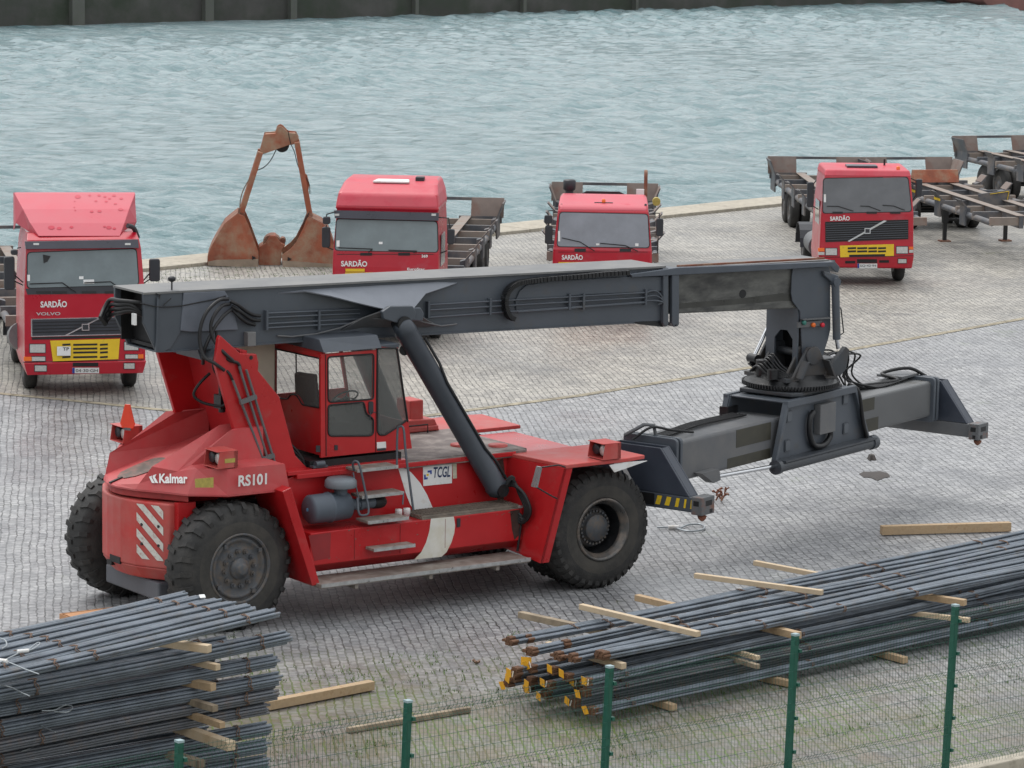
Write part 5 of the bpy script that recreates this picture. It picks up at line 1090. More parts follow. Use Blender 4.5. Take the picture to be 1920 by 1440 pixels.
    def mirror(s, x0, y0, x1, y1, Y, arms=()):
        a = s.P(x0, y1, Y); b = s.P(x1, y0, Y); mb = MB(); mb.prism(rrect([(a.x, a.z), (b.x, a.z), (b.x, b.z), (a.x, b.z)], .05), Y, Y+.12); o = mb.build('mirror', BLKP, s.r, bevel=.02)
        for arm in arms: MB().tube([s.P(x, y, Y+.05) for x, y in arm], .014, 6).build('mirror_arm', BLK, o)
    def under(s, wb=3.6, tr=1.02, rear=True, tanks=True):
        for sx in (-1, 1): road_wheel(s.r, (sx*tr, 1.35, .5))
        for sx in (-1, 1): road_wheel(s.r, (sx*.98, 1.35+wb, .5), dual=True)
        mb = MB()
        for sx in (-1, 1): mb.box(sx*.42-.05, sx*.42+.05, .5, 2.1+wb, .75, 1.0)
        mb.box(-.42, .42, 1.2, 1.4, .45, .65); mb.box(-.42, .42, 1.3+wb, 1.45+wb, .4, .65); mb.box(-.45, .45, .9+wb, 1.9+wb, 1.0, 1.12)
        mb.box(-1.0, 1.0, .3, 2.2, .5, .95)
        mb.build('chassis', BLKM, s.r)
        mb = MB()
        for sx in (-1, 1): mb.cyl((sx*.95, 2.35, .75), (sx*.95, 3.6, .75), .3, n=18)
        if tanks: each(mb, 'fuel_tank', GREYD, s.r)
        for sx in (-1, 1):
            mb = MB(); q = [(1.35+wb+.62*math.cos(t), .5+.62*math.sin(t)) for t in [math.pi*k/8 for k in range(9)]]
            for (a0, b0), (a1, b1) in zip(q[:-1], q[1:]): mb.add([(sx*.7, a0, b0), (sx*1.25, a0, b0), (sx*1.25, a1, b1), (sx*.7, a1, b1)], [(0, 1, 2, 3)])
            mb.build('mudguard', BLKP, s.r, solid=.02)
def lamp(t, x0, y0, x1, y1, name='headlight', m_=LENS):
    f = t.rect(x0-4, y0-4, x1+4, y1+4, name+'_bezel', BLKP, .012, .03); t.rect(x0, y0, x1, y1, name, m_, .024, .015)
def plate(t, x0, y0, x1, y1, s_):
    o = t.rect(x0, y0, x1, y1, 'number_plate', WHITE, .03, .02); w_ = x1-x0
    t.rect(x0, y0, x0+w_*.09, y1, 'plate_band', LOGB, .034, .01); h = y1-y0
    t.text(s_, x0+w_*.13, x1-w_*.05, y1-h*.22, y0+h*.2, BLKP, bold=.0).location.y -= .025
# -- far left truck with roof deflector
zt1 = zz(0, 340, 3.43)
t1 = Truck(160, 727, 12.6, zt1, 'crimson truck with a bleached roof deflector and a white TP card on its grille')
t1.shell([(1240, .04, 1.17), (1165, .0, 1.235), (1155, .03, 1.22), (1005, .05, 1.22), (725, .07, 1.215), (430, .26, 1.16), (375, .34, 1.13), (330, .6, 1.1), (322, 1.0, 1.1)], 2.2, CRIM, bevel=.06)
t1.screen([(172, 455), (170, 690), (897, 668), (880, 430)], WS1)
t1.dec([(158, 385), (163, 432), (890, 424), (884, 372)], 'sun_visor', VISOR, .1, .1)
for x in (230, 818): t1.rect(x-18, 393, x+18, 406, 'marker_lamp', LENS, .115, .02)
t1.dec([(164, 690), (176, 728), (905, 718), (898, 668)], 'cowl_panel', BLKP, .01, .02)
for x0 in (232, 335, 525, 672): t1.rect(x0, 705, x0+95, 722, 'vent', BLK, .016, .01)
# deflector
D = []
for (y, Y, x0, x1) in ((352, .45, 250, 770), (270, .75, 195, 800), (180, 1.15, 150, 830), (80, 1.75, 95, 868), (72, 1.9, 98, 866)):
    a, b = t1.P(x0, y, Y), t1.P(x1, y, Y); D.append((a, b))
zro = t1.zrow(330, .7)
mb = MB(); vs = []
for a, b in D: vs += [tuple(a), tuple(b)]
mb.add(vs, [(2*i, 2*i+1, 2*i+3, 2*i+2) for i in range(len(D)-1)])
xl, xr = D[3][0].x, D[3][1].x
# side wings: rear edge of deflector flares to full width down to the roof
for sx, k, xx in ((-1, 0, xl), (1, 1, xr)):
    pts = [tuple(D[i][k]) for i in range(5)]; n0 = [pts[0], (D[0][k].x+sx*.16, 1.0, zro), (xx, 1.5, zro+.12), (xx, 2.1, zro-.1), (xx, 2.1, pts[4][2]-.02), pts[4]]
    a = [pts[0], n0[1], n0[2], pts[1], pts[2], pts[3]]
    f1 = [pts[0], pts[1], n0[1]]; f2 = [pts[1], pts[2], n0[2], n0[1]]; f3 = [pts[2], pts[3], (xx, 1.75, zro+.5), n0[2]]; f4 = [n0[2], (xx, 1.75, zro+.5), pts[3], pts[4], n0[4], n0[3]]
    for f in (f1, f2, f3, f4): mb.add(f, [tuple(range(len(f))) if sx > 0 else tuple(reversed(range(len(f))))])
mb.build('roof_deflector', PINKD, t1.r, bevel=.04, solid=.01)
SPOT = mat('clean_patch', (.5, .015, .045), .4, var=.1)
mb = MB()
random.seed(5)
for (x, y, w_) in ((500, 100, 20), (577, 92, 9), (637, 92, 11), (675, 100, 10), (705, 112, 10), (733, 93, 12), (617, 128, 10), (683, 131, 10), (742, 146, 10), (780, 112, 12), (590, 195, 12), (640, 193, 14), (775, 182, 16), (484, 187, 6), (478, 168, 5), (480, 130, 5), (330, 298, 22), (380, 303, 16), (460, 295, 13), (700, 298, 18), (735, 304, 12), (672, 292, 9)):
    pt = [(x+w_*math.cos(a), y+(w_*.55)*math.sin(a)) for a in [k*math.pi/5 for k in range(10)]]
    t_ = max(0, min(1, (352-y)/272)); vs = []
    for a, b in pt:
        yy = min(max(b, 75), 352); rows_ = ((352, .45), (270, .75), (180, 1.15), (80, 1.75), (70, 1.9))
        for (r0_, Y0), (r1_, Y1) in zip(rows_[:-1], rows_[1:]):
            if r1_ <= yy <= r0_: Yv = Y0+(Y1-Y0)*(r0_-yy)/(r0_-r1_)
        p = t1.P(a, b, Yv-.012); p.z += .006; vs.append(tuple(p))
    mb.add(vs, [tuple(reversed(range(10)))])
each(mb, 'worn_spot', SPOT, t1.r)
t1.text('SARDÃO', 260, 430, 811, 762, y2=809, bold=.03, space=1.0); t1.text('VOLVO', 232, 388, 862, 842, mat('silver_lettering', (.5, .5, .5), .35), y2=860, bold=.02)
t1.dec([(198, 884), (200, 1000), (862, 984), (858, 868)], 'grille_frame', CHROME, .012, .03); g_ = t1.dec([(206, 889), (207, 994), (855, 978), (851, 874)], 'grille', mat('grille_black', (.04, .045, .055), .4), .02, .03)
for k in range(4): t1.dec([(208, 905+k*21), (208, 910+k*21), (852, 894+k*21), (852, 889+k*21)], 'grille_slat', BLK, .032, .012, par=t1.r)
t1.dec([(415, 988), (420, 994), (668, 868), (660, 862)], 'diagonal_bar', CHROME, .045, .02); t1.rect(524, 914, 573, 958, 'badge', CHROME, .055, .02); t1.rect(530, 920, 567, 952, 'badge_face', BLKP, .06, .01)
t1.dec([(205, 1003), (205, 1018), (858, 1003), (858, 988)], 'dark_strip', BLK, .014, .02)
yo = t1.dec([(322, 1024), (340, 1156), (760, 1142), (770, 1012)], 'yellow_grille', YEL, .03, .04)
for k, y in enumerate((1048, 1074, 1098, 1128)):
    for x0, x1 in ((400, 452), (470, 625), (642, 692)): t1.dec([(x0, y-4), (x0, y+8), (x1, y+5), (x1, y-7)], 'grille_slot', BLK, .036, .01)
t1.rect(365, 1060, 452, 1118, 'white_card', WHITE, .07, .02); t1.text('TP', 402, 442, 1085, 1064, BLKP).location.y -= .06
for x0, x1, y0, y1 in ((192, 290, 1048, 1100), (800, 888, 1034, 1084)): lamp(t1, x0, y0, x1, y1)
lamp(t1, 205, 1128, 290, 1154); t1.rect(152, 1128, 203, 1154, 'indicator', ORANGE, .024, .03); lamp(t1, 806, 1114, 885, 1138); t1.rect(888, 1112, 922, 1138, 'indicator', ORANGE, .024, .03)
for x0, x1, y0, y1 in ((224, 298, 1184, 1220), (798, 864, 1170, 1204)): lamp(t1, x0, y0, x1, y1, 'fog_lamp')
t1.dec([(148, 1162), (148, 1166), (928, 1150), (928, 1146)], 'bumper_gap', BLK, .006, .01)
t1.rect(468, 1166, 632, 1190, 'bumper_vent', BLK, .014, .02); plate(t1, 464, 1198, 636, 1233, '04·30·GH')
t1.rect(175, 600, 192, 640, 'windscreen_sticker', WHITE, .03, .008); t1.dec([(535, 632), (537, 658), (606, 656), (604, 630)], 'dashboard_paper', WHITE, .03, .008); t1.rect(508, 610, 536, 628, 'windscreen_sticker', WHITE, .03, .008)
t1.wiper((190, 657), (400, 650), (490, 712)); t1.wiper((540, 650), (710, 643), (790, 700)); t1.dec([(275, 470), (280, 525), (305, 515), (325, 480)], 'rear_view_mirror', BLK, .03, .008)
t1.mirror(28, 485, 95, 700, .25, [((90, 600), (148, 650)), ((90, 640), (148, 668))]); t1.mirror(962, 500, 1030, 645, .25, [((965, 590), (920, 640)), ((970, 625), (918, 660))]); t1.mirror(70, 440, 115, 475, .2, [((110, 430), (135, 425))])
MB().tube(curve([t1.P(820, 285, .5), t1.P(860, 300, .6), t1.P(885, 360, .8)], 4), .05, 8).build('air_horn', BLKP, t1.r)
t1.under(); MB().cyl((-1.1, 1.9, 1.0), (-1.1, 2.5, .9), .3, n=16).build('air_tank', GREYT, t1.r)
# -- second truck, tall roof
zt2 = zz(360, 220, 3.2)
t2 = Truck(722, 632, -4.2, zt2, 'crimson truck with a tall smooth sleeper roof, right beside the rusty grab')
t2.shell([(1210, .04, 1.15), (1120, .0, 1.2), (900, .03, 1.2), (810, .06, 1.195), (610, .26, 1.16), (560, .3, 1.15), (547, .26, 1.17), (460, .42, 1.12), (400, .9, 1.06), (362, 1.55, 1.03)], 2.25, CRIM, bevel=.05)
RR_ = t2.rows; mb = MB(); vs = []
for Y, z, hw in RR_[6:]: vs += [(-hw-.015, Y-.012, z+.004), (hw+.015, Y-.012, z+.004), (-hw-.015, 2.26, z+.004), (hw+.015, 2.26, z+.004)]
fs = []
for i in range(3): a, b = 4*i, 4*i+4; fs += [(a, a+1, b+1, b), (a+1, a+3, b+3, b+1), (a+2, a, b, b+2), (a+3, a+2, b+2, b+3)]
fs += [(12, 13, 15, 14), (1, 0, 2, 3)]; mb.add(vs, fs); mb.build('high_roof', PINK, t2.r, bevel=.12, seg=4)
t2.screen([(864, 606), (854, 800), (1480, 812), (1475, 622)], WS1)
t2.dec([(855, 556), (860, 602), (1480, 618), (1482, 572)], 'sun_visor', VISOR, .1, .1)
for x in (875, 1455): t2.rect(x-15, 575, x+12, 588, 'marker_lamp', LENS, .115, .02)
t2.text('SARDÃO', 895, 1052, 894, 853, y2=896, bold=.03, space=1.0); t2.text('369', 1378, 1415, 841, 823, y2=842, bold=.03, space=1.0); t2.text('EuroStar', 1292, 1398, 917, 902, y2=918, bold=.03, space=1.0)
for x in (1010, 1238): t2.rect(x, 813, x+70, 829, 'wiper_recess', BLK, .012, .02)
t2.rect(870, 820, 1450, 823, 'panel_gap', BLK, .006, .01)
t2.rect(922, 908, 1036, 925, 'yellow_grille', YEL, .03, .04); t2.rect(920, 930, 1400, 1010, 'yellow_grille', YEL, .03, .04)
t2.rect(868, 738, 886, 775, 'windscreen_sticker', WHITE, .03, .008); t2.rect(1122, 746, 1144, 760, 'windscreen_sticker', WHITE, .03, .008)
t2.wiper((880, 780), (1085, 788), (1060, 808)); t2.wiper((1180, 795), (1350, 800), (1330, 812))
for x0, x1 in ((870, 960), (1370, 1460)): lamp(t2, x0, 1000, x1, 1050)
plate(t2, 1090, 1130, 1240, 1165, '34·18·IC')
t2.mirror(784, 598, 828, 642, .1, [((806, 600), (808, 582), (860, 566))]); t2.mirror(778, 660, 828, 782, .1, [((806, 645), (806, 660)), ((810, 780), (850, 795))]); t2.mirror(1530, 672, 1575, 762, .2, [((1550, 675), (1540, 605), (1480, 600)), ((1530, 800), (1490, 815))])
# roof hatch, beacon stump, side window
a, b = t2.P(1085, 400, .95), t2.P(1305, 404, .95); zr = t2.zrow(362, 1.55)
mb = MB(); mb.prism([(a.x, .9), (b.x, .9), (b.x-.05, 1.45), (a.x+.05, 1.45)], t2.rows[-2][1]+.02, t2.rows[-2][1]+.07, 'z'); hz_ = mb.build('roof_hatch', WHITE, t2.r, bevel=.02); hz_.rotation_euler.x = 0
mb = MB(); mb.box(b.x+.1, b.x+.3, 1.25, 1.5, zr-.05, zr+.06); mb.build('roof_vent', BLKP, t2.r, bevel=.02)
for sx in (-1, 1):
    mb = MB(); mb.prism([(.45, 1.75), (1.4, 1.75), (1.4, 2.45), (.6, 2.45)], sx*1.2, sx*1.215, 'x'); mb.build('side_window', WS4, t2.r)
    mb = MB(); mb.prism([(.25, 1.0), (1.5, 1.0), (1.5, 1.72), (.25, 1.72)], sx*1.2, sx*1.207, 'x'); mb.build('door_panel', CRIM, t2.r)
t2.under()
# -- third truck, low roof
zt3 = zz(980, 300, 6.4)
t3 = Truck(1129, 590, -1.6, zt3, 'crimson truck with low flat roof, pale windscreen and an upright exhaust stack behind')
t3.shell([(1800, .04, 1.13), (1650, .0, 1.18), (1300, .02, 1.185), (1085, .04, 1.175), (1060, .06, 1.165), (620, .22, 1.08), (552, .32, 1.05), (425, 1.35, 1.02)], 1.75, CRIM, bevel=.05)
RR_ = t3.rows; mb = MB(); vs = []
for Y, z, hw in RR_[5:]: vs += [(-hw-.01, Y-.01, z+.004), (hw+.01, Y-.01, z+.004), (-hw-.01, 1.76, z+.004), (hw+.01, 1.76, z+.004)]
fs = []
for i in range(2): a, b = 4*i, 4*i+4; fs += [(a, a+1, b+1, b), (a+1, a+3, b+3, b+1), (a+2, a, b, b+2), (a+3, a+2, b+2, b+3)]
fs += [(8, 9, 11, 10), (1, 0, 2, 3)]; mb.add(vs, fs); mb.build('cab_roof', PINKD, t3.r, bevel=.09, seg=4)
t3.screen([(440, 620), (405, 1042), (1528, 1058), (1508, 645)], WS3)
t3.text('SARDÃO', 470, 722, 1196, 1124, y2=1199, bold=.03, space=1.0)
for x in (622, 1165): t3.rect(x, 1062, x+135, 1098, 'wiper_recess', BLK, .012, .02)
t3.rect(430, 1102, 1500, 1106, 'panel_gap', BLK, .006, .01)
t3.rect(430, 1225, 1400, 1330, 'yellow_grille', YEL, .03, .04); t3.rect(425, 850, 450, 975, 'windscreen_sticker', WHITE, .03, .008); t3.rect(880, 1000, 920, 1022, 'windscreen_sticker', WHITE, .03, .008); t3.rect(1350, 1000, 1390, 1032, 'windscreen_sticker', WHITE, .03, .008)
t3.wiper((470, 930), (690, 980), (865, 1088)); t3.wiper((930, 995), (1230, 1022), (1385, 1092))
for x0, x1 in ((440, 600), (1330, 1490)): lamp(t3, x0, 1450, x1, 1540)
plate(t3, 850, 1640, 1090, 1700, '71·20·DX')
t3.mirror(258, 665, 355, 765, .15, [((305, 665), (305, 610), (390, 605))]); t3.mirror(265, 790, 360, 1008, .15, [((310, 765), (310, 790)), ((300, 1005), (300, 1085), (360, 1100))]); t3.mirror(1600, 705, 1690, 915, .15, [((1640, 705), (1640, 640), (1560, 635)), ((1625, 915), (1620, 1120), (1565, 1125))])
zr = t3.rows[-2][1]; zr2 = t3.rows[-1][1]
p = t3.P(972, 500, .6); mb = MB(); mb.box(p.x-.22, p.x+.22, .58, .64, zr+.03, zr+.06); mb.build('beacon_base', BLKP, t3.r); mb = MB(); mb.lathe([(0, .045), (.05, .045), (.08, .03), (.08, 0)], (p.x, .6, zr+.06), (0, 0, 1), 14); mb.build('beacon', ORANGE, t3.r)
p = t3.P(965, 400, 1.9); mb = MB(); mb.prism([(p.x-.55, p.z-.1), (p.x+.55, p.z-.1), (p.x+.55, p.z-.02), (p.x+.4, p.z+.05), (p.x-.4, p.z+.05), (p.x-.55, p.z-.02)], 1.85, 1.92); mb.build('cab_rack', BLKM, t3.r)
p = t3.P(562, 300, 2.0); mb = MB(); mb.cyl((p.x, 2.0, 1.9), (p.x, 2.0, p.z-.14), .1, n=16); mb.lathe([(-.14, .1), (-.1, .15), (.1, .155), (.13, .13), (.14, 0)], (p.x, 2.0, p.z), (0, 0, 1), 20); mb.build('air_intake', BLKP, t3.r)
p = t3.P(1480, 140, 2.05); mb = MB(); mb.cyl((p.x, 2.05, 1.0), (p.x, 2.05, p.z-.12), .045, n=12); mb.tube(curve([(p.x, 2.05, p.z-.14), (p.x, 2.06, p.z-.04), (p.x, 2.14, p.z)], 3), .045, 10); mb.build('exhaust_stack', RUST, t3.r)
p = t3.P(1408, 390, 1.95); mb = MB(); mb.box(p.x-.09, p.x+.1, 1.92, 2.0, p.z-.1, p.z+.08); mb.build('white_box', WHITE, t3.r)
p = t3.P(1605, 500, 2.6); mb = MB(); mb.cyl((p.x, 2.55, p.z), (p.x, 2.75, p.z), .1, n=16); mb.build('yellow_float', YELF, t3.r)
for x in (468, 1475): p = t3.P(x, 545, .4); mb = MB(); mb.lathe([(0, .03), (.06, .03), (.07, 0)], (p.x, .42, p.z-.03), (0, 0, 1), 10); mb.build('marker_lamp', BLKP, t3.r)
t3.under()
# -- fourth truck
zt4 = zz(1420, 230, 3.84)
t4 = Truck(1626, 526, 1.6, zt4, 'crimson truck with a wide black grille and diagonal bar, rightmost of the four')
t4.shell([(1048, .04, 1.2), (965, .0, 1.235), (860, .02, 1.215), (655, .05, 1.2), (392, .2, 1.12), (345, .3, 1.08), (303, 1.5, 1.04)], 1.9, CRIM, bevel=.05)
RR_ = t4.rows; mb = MB(); vs = []
for Y, z, hw in RR_[4:]: vs += [(-hw-.01, Y-.01, z+.014), (hw+.01, Y-.01, z+.014), (-hw-.01, 1.91, z+.014), (hw+.01, 1.91, z+.014)]
fs = []
for i in range(2): a, b = 4*i, 4*i+4; fs += [(a, a+1, b+1, b), (a+1, a+3, b+3, b+1), (a+2, a, b, b+2), (a+3, a+2, b+2, b+3)]
fs += [(8, 9, 11, 10), (1, 0, 2, 3)]; mb.add(vs, fs); mb.build('cab_roof', PINK, t4.r, bevel=.09, seg=4)
t4.screen([(472, 398), (467, 655), (1114, 643), (1087, 388)], WS4)
t4.text('SARDÃO', 523, 665, 706, 668, y2=704, bold=.03, space=1.0)
t4.dec([(488, 714), (490, 860), (1087, 838), (1087, 698)], 'grille', BLK, .015, .04)
for k in range(8): t4.dec([(492, 728+k*16), (492, 731+k*16), (1084, 713+k*16), (1084, 710+k*16)], 'grille_slat', mat('slat_grey', (.1, .11, .13), .4) if k == 0 else bpy.data.materials['slat_grey'], .03, .02)
t4.dec([(648, 852), (662, 856), (932, 706), (910, 702)], 'diagonal_bar', CHROME, .045, .02); t4.rect(770, 758, 813, 798, 'badge', CHROME, .055, .02); t4.rect(776, 764, 807, 792, 'badge_face', BLKP, .06, .01)
t4.dec([(594, 885), (597, 968), (982, 958), (982, 874)], 'yellow_grille', YEL, .03, .04)
for y in (897, 920): 
    for x0, x1 in ((650, 710), (718, 790), (798, 860), (868, 925)): t4.dec([(x0, y), (x0, y+13), (x1, y+11), (x1, y-2)], 'grille_slot', BLK, .036, .01)
t4.dec([(660, 950), (660, 966), (918, 962), (918, 945)], 'grille_slot', BLK, .036, .01)
for x0, x1, y0, y1 in ((492, 572, 905, 952), (1002, 1082, 893, 940)): lamp(t4, x0, y0, x1, y1)
t4.rect(436, 902, 482, 926, 'indicator', ORANGE, .03, .05); t4.rect(438, 931, 482, 951, 'side_lamp', LENS, .03, .05); t4.rect(1092, 893, 1122, 912, 'indicator', ORANGE, .03, .05); t4.rect(1092, 915, 1122, 935, 'side_lamp', LENS, .03, .05)
t4.dec([(430, 968), (430, 972), (1126, 960), (1126, 956)], 'bumper_gap', BLK, .006, .01)
for x0, x1, y0, y1 in ((632, 705, 995, 1013), (718, 862, 983, 1010), (877, 948, 990, 1008)): t4.rect(x0, y0, x1, y1, 'bumper_vent', BLK, .014, .02)
lamp(t4, 1014, 982, 1072, 1010, 'fog_lamp'); lamp(t4, 500, 992, 556, 1020, 'fog_lamp'); plate(t4, 720, 1014, 862, 1046, 'SQ·42·94')
t4.wiper((500, 600), (580, 600), (690, 635)); t4.wiper((740, 598), (800, 600), (885, 632)); t4.wiper((900, 592), (980, 598), (1060, 628))
for x0 in (540, 785, 955): t4.rect(x0, 640, x0+75, 655, 'wiper_recess', BLK, .024, .02)
t4.rect(478, 515, 493, 572, 'windscreen_sticker', WHITE, .03, .008)
t4.mirror(357, 430, 410, 610, .3, [((405, 440), (425, 415)), ((400, 600), (440, 625))]); t4.mirror(1140, 408, 1190, 535, .3, [((1145, 420), (1105, 400)), ((1145, 520), (1115, 560))])
zr = t4.rows[-2][1]; p = t4.P(1014, 330, .5); mb = MB(); mb.lathe([(0, .05), (.1, .05), (.12, .03), (.12, 0)], (p.x, .5, p.z-.06), (0, 0, 1), 14); mb.build('beacon', ORANGE, t4.r)
p = t4.P(750, 312, .9); mb = MB(); mb.box(p.x-.4, p.x+.4, .7, 1.15, p.z-.03, p.z+.025); mb.build('roof_hatch', VISOR, t4.r, bevel=.01); p = t4.P(915, 290, 1.3); MB().cyl((p.x, 1.3, p.z-.12), (p.x, 1.3, p.z+.1), .025, n=8).build('antenna', BLK, t4.r)
for sx in (-1, 1):
    mb = MB(); mb.prism([(.4, 1.55), (1.35, 1.55), (1.35, 2.15), (.5, 2.15)], sx*1.195, sx*1.21, 'x'); mb.build('side_window', WS4, t4.r)
t4.under()

# ---------------- skeletal container trailers ----------------
def make_trailer(L=12.3, legs=False, label='', group='skeletal container trailers on the quay'):
    r = empty('container_trailer', (0, 0, 0), 0, label, 'trailer', group)
    mb = MB()
    for sx in (-1, 1): mb.box(sx*.5-.06, sx*.5+.06, .2, L, .98, 1.32)
    each(mb, 'main_beam', TRL, r); mb = MB()
    for sx in (-1, 1): mb.box(sx*.5-.13, sx*.5+.13, .2, L, 1.32, 1.335)
    each(mb, 'worn_flange', TRLT, r)
    for k in range(9):
        y = .3+(L-.5)*k/8; MB().box(-1.38, 1.38, y-.06, y+.06, 1.06, 1.28).build('cross_member', TRL if k % 2 else TRLT, r)
    for sx in (-1, 1):
        MB().tube([(sx*1.3, .3, 1.12), (sx*1.3, L-.1, 1.12)], .085, 10).build('side_tube', TRL, r)
        for k, y in enumerate((.35, 2.6, 4.9, 7.2, 9.5, L-.35)):
            if k == 0: continue
            end = k == 5; h = 1.78 if end else 1.55; w_ = .5 if end else .26
            mb = MB(); pr = [(sx*1.36, .82), (sx*1.4, .82), (sx*1.4, 1.36), (sx*1.56, h), (sx*1.53, h), (sx*1.36, 1.36)]
            mb.prism(pr, y-w_, y+w_)
            mb.prism([(sx*1.36, .95), (sx*1.22, 1.05), (sx*1.22, 1.3), (sx*1.36, 1.34)], y-w_*.6, y+w_*.6); g = mb.build('corner_guide' if end else 'side_guide', TRL, r)
            mb = MB(); mb.prism([(sx*1.352, 1.36), (sx*1.358, 1.36), (sx*1.526, h), (sx*1.52, h)], y-w_, y+w_); mb.build('worn_face', TRLR, g)
        for yy, s_ in ((L, 1),):
            mb = MB(); mb.prism([(yy, 1.3), (yy+.03*s_, 1.3), (yy+.22*s_, 1.82), (yy+.19*s_, 1.82)], sx*.62, sx*1.5, 'x'); mb.build('end_guide', TRLR, r)
            mb = MB(); mb.prism([(yy, 1.15), (yy+.1*s_, 1.15), (yy+.1*s_, 1.34), (yy, 1.34)], sx*.3, sx*1.45, 'x'); mb.build('end_beam', TRL, r)
    MB().box(-.62, .62, L+.18, L+.22, 1.74, 1.82).build('end_rail', TRL, r)
    for y in (L-3.1, L-1.8):
        for sx in (-1, 1): road_wheel(r, (sx*1.1, y, .52), r=.52, dual=True)
        MB().cyl((-.9, y, .52), (.9, y, .52), .07, n=10).build('axle', BLKM, r)
    MB().box(-.6, .6, L-3.5, L-1.3, .7, .98).build('bogie_frame', BLKM, r)
    if legs:
        for sx in (-1, 1):
            e = empty('landing_leg'); e.parent = r; e.location = (sx*.92, 5.6, 0)
            MB().box(-.08, .08, -.08, .08, .55, 1.1).box(-.05, .05, -.05, .05, .04, .55).build('strut', BLKM, e); MB().box(-.16, .16, -.14, .14, 0, .04).build('foot', RUST, e)
            MB().prism([(sx*-.08, .75), (sx*-.08, 1.0), (sx*-.4, 1.0)], -.03, .03).build('brace', TRL, e)
        MB().box(-.84, .84, 5.56, 5.64, .62, .68).build('cross_brace', BLKM, r)
    return r
tr0 = make_trailer(label='grey skeletal trailer behind the tall roofed crimson truck, tipping guides bare')
def place(o, x, y, ang, label=None, group=None):
    o.location = (x, y, 0); o.rotation_euler = (0, 0, R(ang))
    if label: o['label'] = label
    return o
def behind(t, d, dang=0, dx=0):
    p = t.F.o+t.F.Y*d+t.F.X*dx; return p.x, p.y, math.degrees(t.F.ang)+dang
place(tr0, *behind(t2, 2.75))
def at_rear(px, py, z, ang, L=12.3):               # rear centre seen at px,py; returns the front origin
    p = gp(px, py, z); a = R(ang); yv = Vector((-math.sin(a), math.cos(a), 0)); q = p-yv*L; return q.x, q.y, ang
trl = copy_tree(tr0); place(trl, *behind(t3, 2.9, 0), label='grey skeletal trailer behind the low roofed truck with the exhaust stack')
trl = copy_tree(tr0); place(trl, *behind(t1, 2.7, 0), label='grey skeletal trailer behind the leftmost truck, cut off by the left edge')
trl = copy_tree(tr0); place(trl, *at_rear(1532, 296, 1.8, 3), label='grey skeletal trailer behind the rightmost truck, its rusty guides above the cab')
trl = copy_tree(tr0); place(trl, *at_rear(1868, 256, 1.8, 16), label='grey skeletal trailer farthest right, against the water')
trB = make_trailer(legs=True, label='grey skeletal trailer standing on two landing legs with yellow edge stripes')
la, lb_ = gp(1766, 453), gp(1889, 452); lm = (la+lb_)/2; a = R(11); yv = Vector((-math.sin(a), math.cos(a), 0)); q = lm-yv*5.6; place(trB, q.x, q.y, 11)
mb = MB(); mb.prism([(-.35, 1.5), (.62, 1.62), (.5, .85), (-.2, .85)], 4.4, 4.46); mb.build('front_plate', TRL, trB, bevel=.01)
mb = MB()
for a_, b_2 in (((-.0, 1.5), (.56, 1.575)), ((.56, 1.575), (.46, .9)), ((.46, .9), (-.15, .9))): mb.beam((a_[0], 4.39, a_[1]), (b_2[0], 4.39, b_2[1]), .01, .05, (0, 1, 0))
for y in (4.9, 7.2): mb.box(-1.42, -1.403, y-.26, y+.26, 1.28, 1.35)
each(mb, 'yellow_stripe', YEL, trB)
MB().prism([(9.2, 1.36), (9.6, 1.36), (9.45, 1.72), (9.35, 1.72)], -.75, .65, 'x').build('folding_guide', RUSTP, trB)

# ---------------- clamshell grab ----------------
zg = zz(360, 220, 3.2); go = gp(507, 494); GF = Frame((go.x, go.y), 4)
gr = empty('clamshell_grab', GF.o, GF.ang, 'rusty red clamshell grab bucket standing open on the quay edge with its two arms raised', 'grab bucket')
def G3(x, y, Y): a = GF.S(*zg(x, y), Y); return Vector((a[0], Y, a[1]))
def GP(pts, Y): return [GF.S(*zg(*p), Y) for p in pts]
def shellh(outer, name, flip):
    mb = MB(); f = GP(outer, .0); n = len(f); c = (sum(p[0] for p in f)/n, sum(p[1] for p in f)/n)
    mb.prism(f, -.75, -.72); mb.prism(f, .72, .75)
    # curved back sheet along the outer edge
    k0 = 0
    return mb, f
for nm, pts, rim in (('left', [(278, 560), (318, 577), (345, 640), (400, 790), (398, 880), (250, 880), (98, 868), (100, 812), (120, 760), (150, 705), (200, 622), (240, 590)], (0, 11, 10, 9, 8, 7, 6)), ('right', [(700, 580), (780, 620), (815, 660), (840, 720), (860, 790), (870, 890), (700, 888), (545, 884), (538, 808), (590, 770), (625, 730), (665, 650), (690, 588)], (0, 1, 2, 3, 4, 5))):
    e = empty('bucket_half'); e.parent = gr; mb, f = shellh(pts, nm, 0); each(mb, 'side_cheek', RUSTP, e, bevel=.01)
    mb = MB(); r = [f[i] for i in rim]
    for a, b in zip(r[:-1], r[1:]): mb.add([(a[0], -.72, a[1]), (b[0], -.72, b[1]), (b[0], .72, b[1]), (a[0], .72, a[1])], [(0, 1, 2, 3)])
    mb.build('bowl', RUST, e, solid=.03)
    lip = GP([(98, 868), (398, 880), (398, 830), (150, 835), (100, 845)] if nm == 'left' else [(545, 884), (870, 890), (870, 862), (545, 838)], 0); mb = MB(); mb.prism(lip, -.78, -.75); mb.prism(lip, .75, .78); each(mb, 'wear_lip', mat('scraped_lip', (.3, .23, .17), .8, var=.25, vscale=3) if nm == 'left' else bpy.data.materials['scraped_lip'], e)
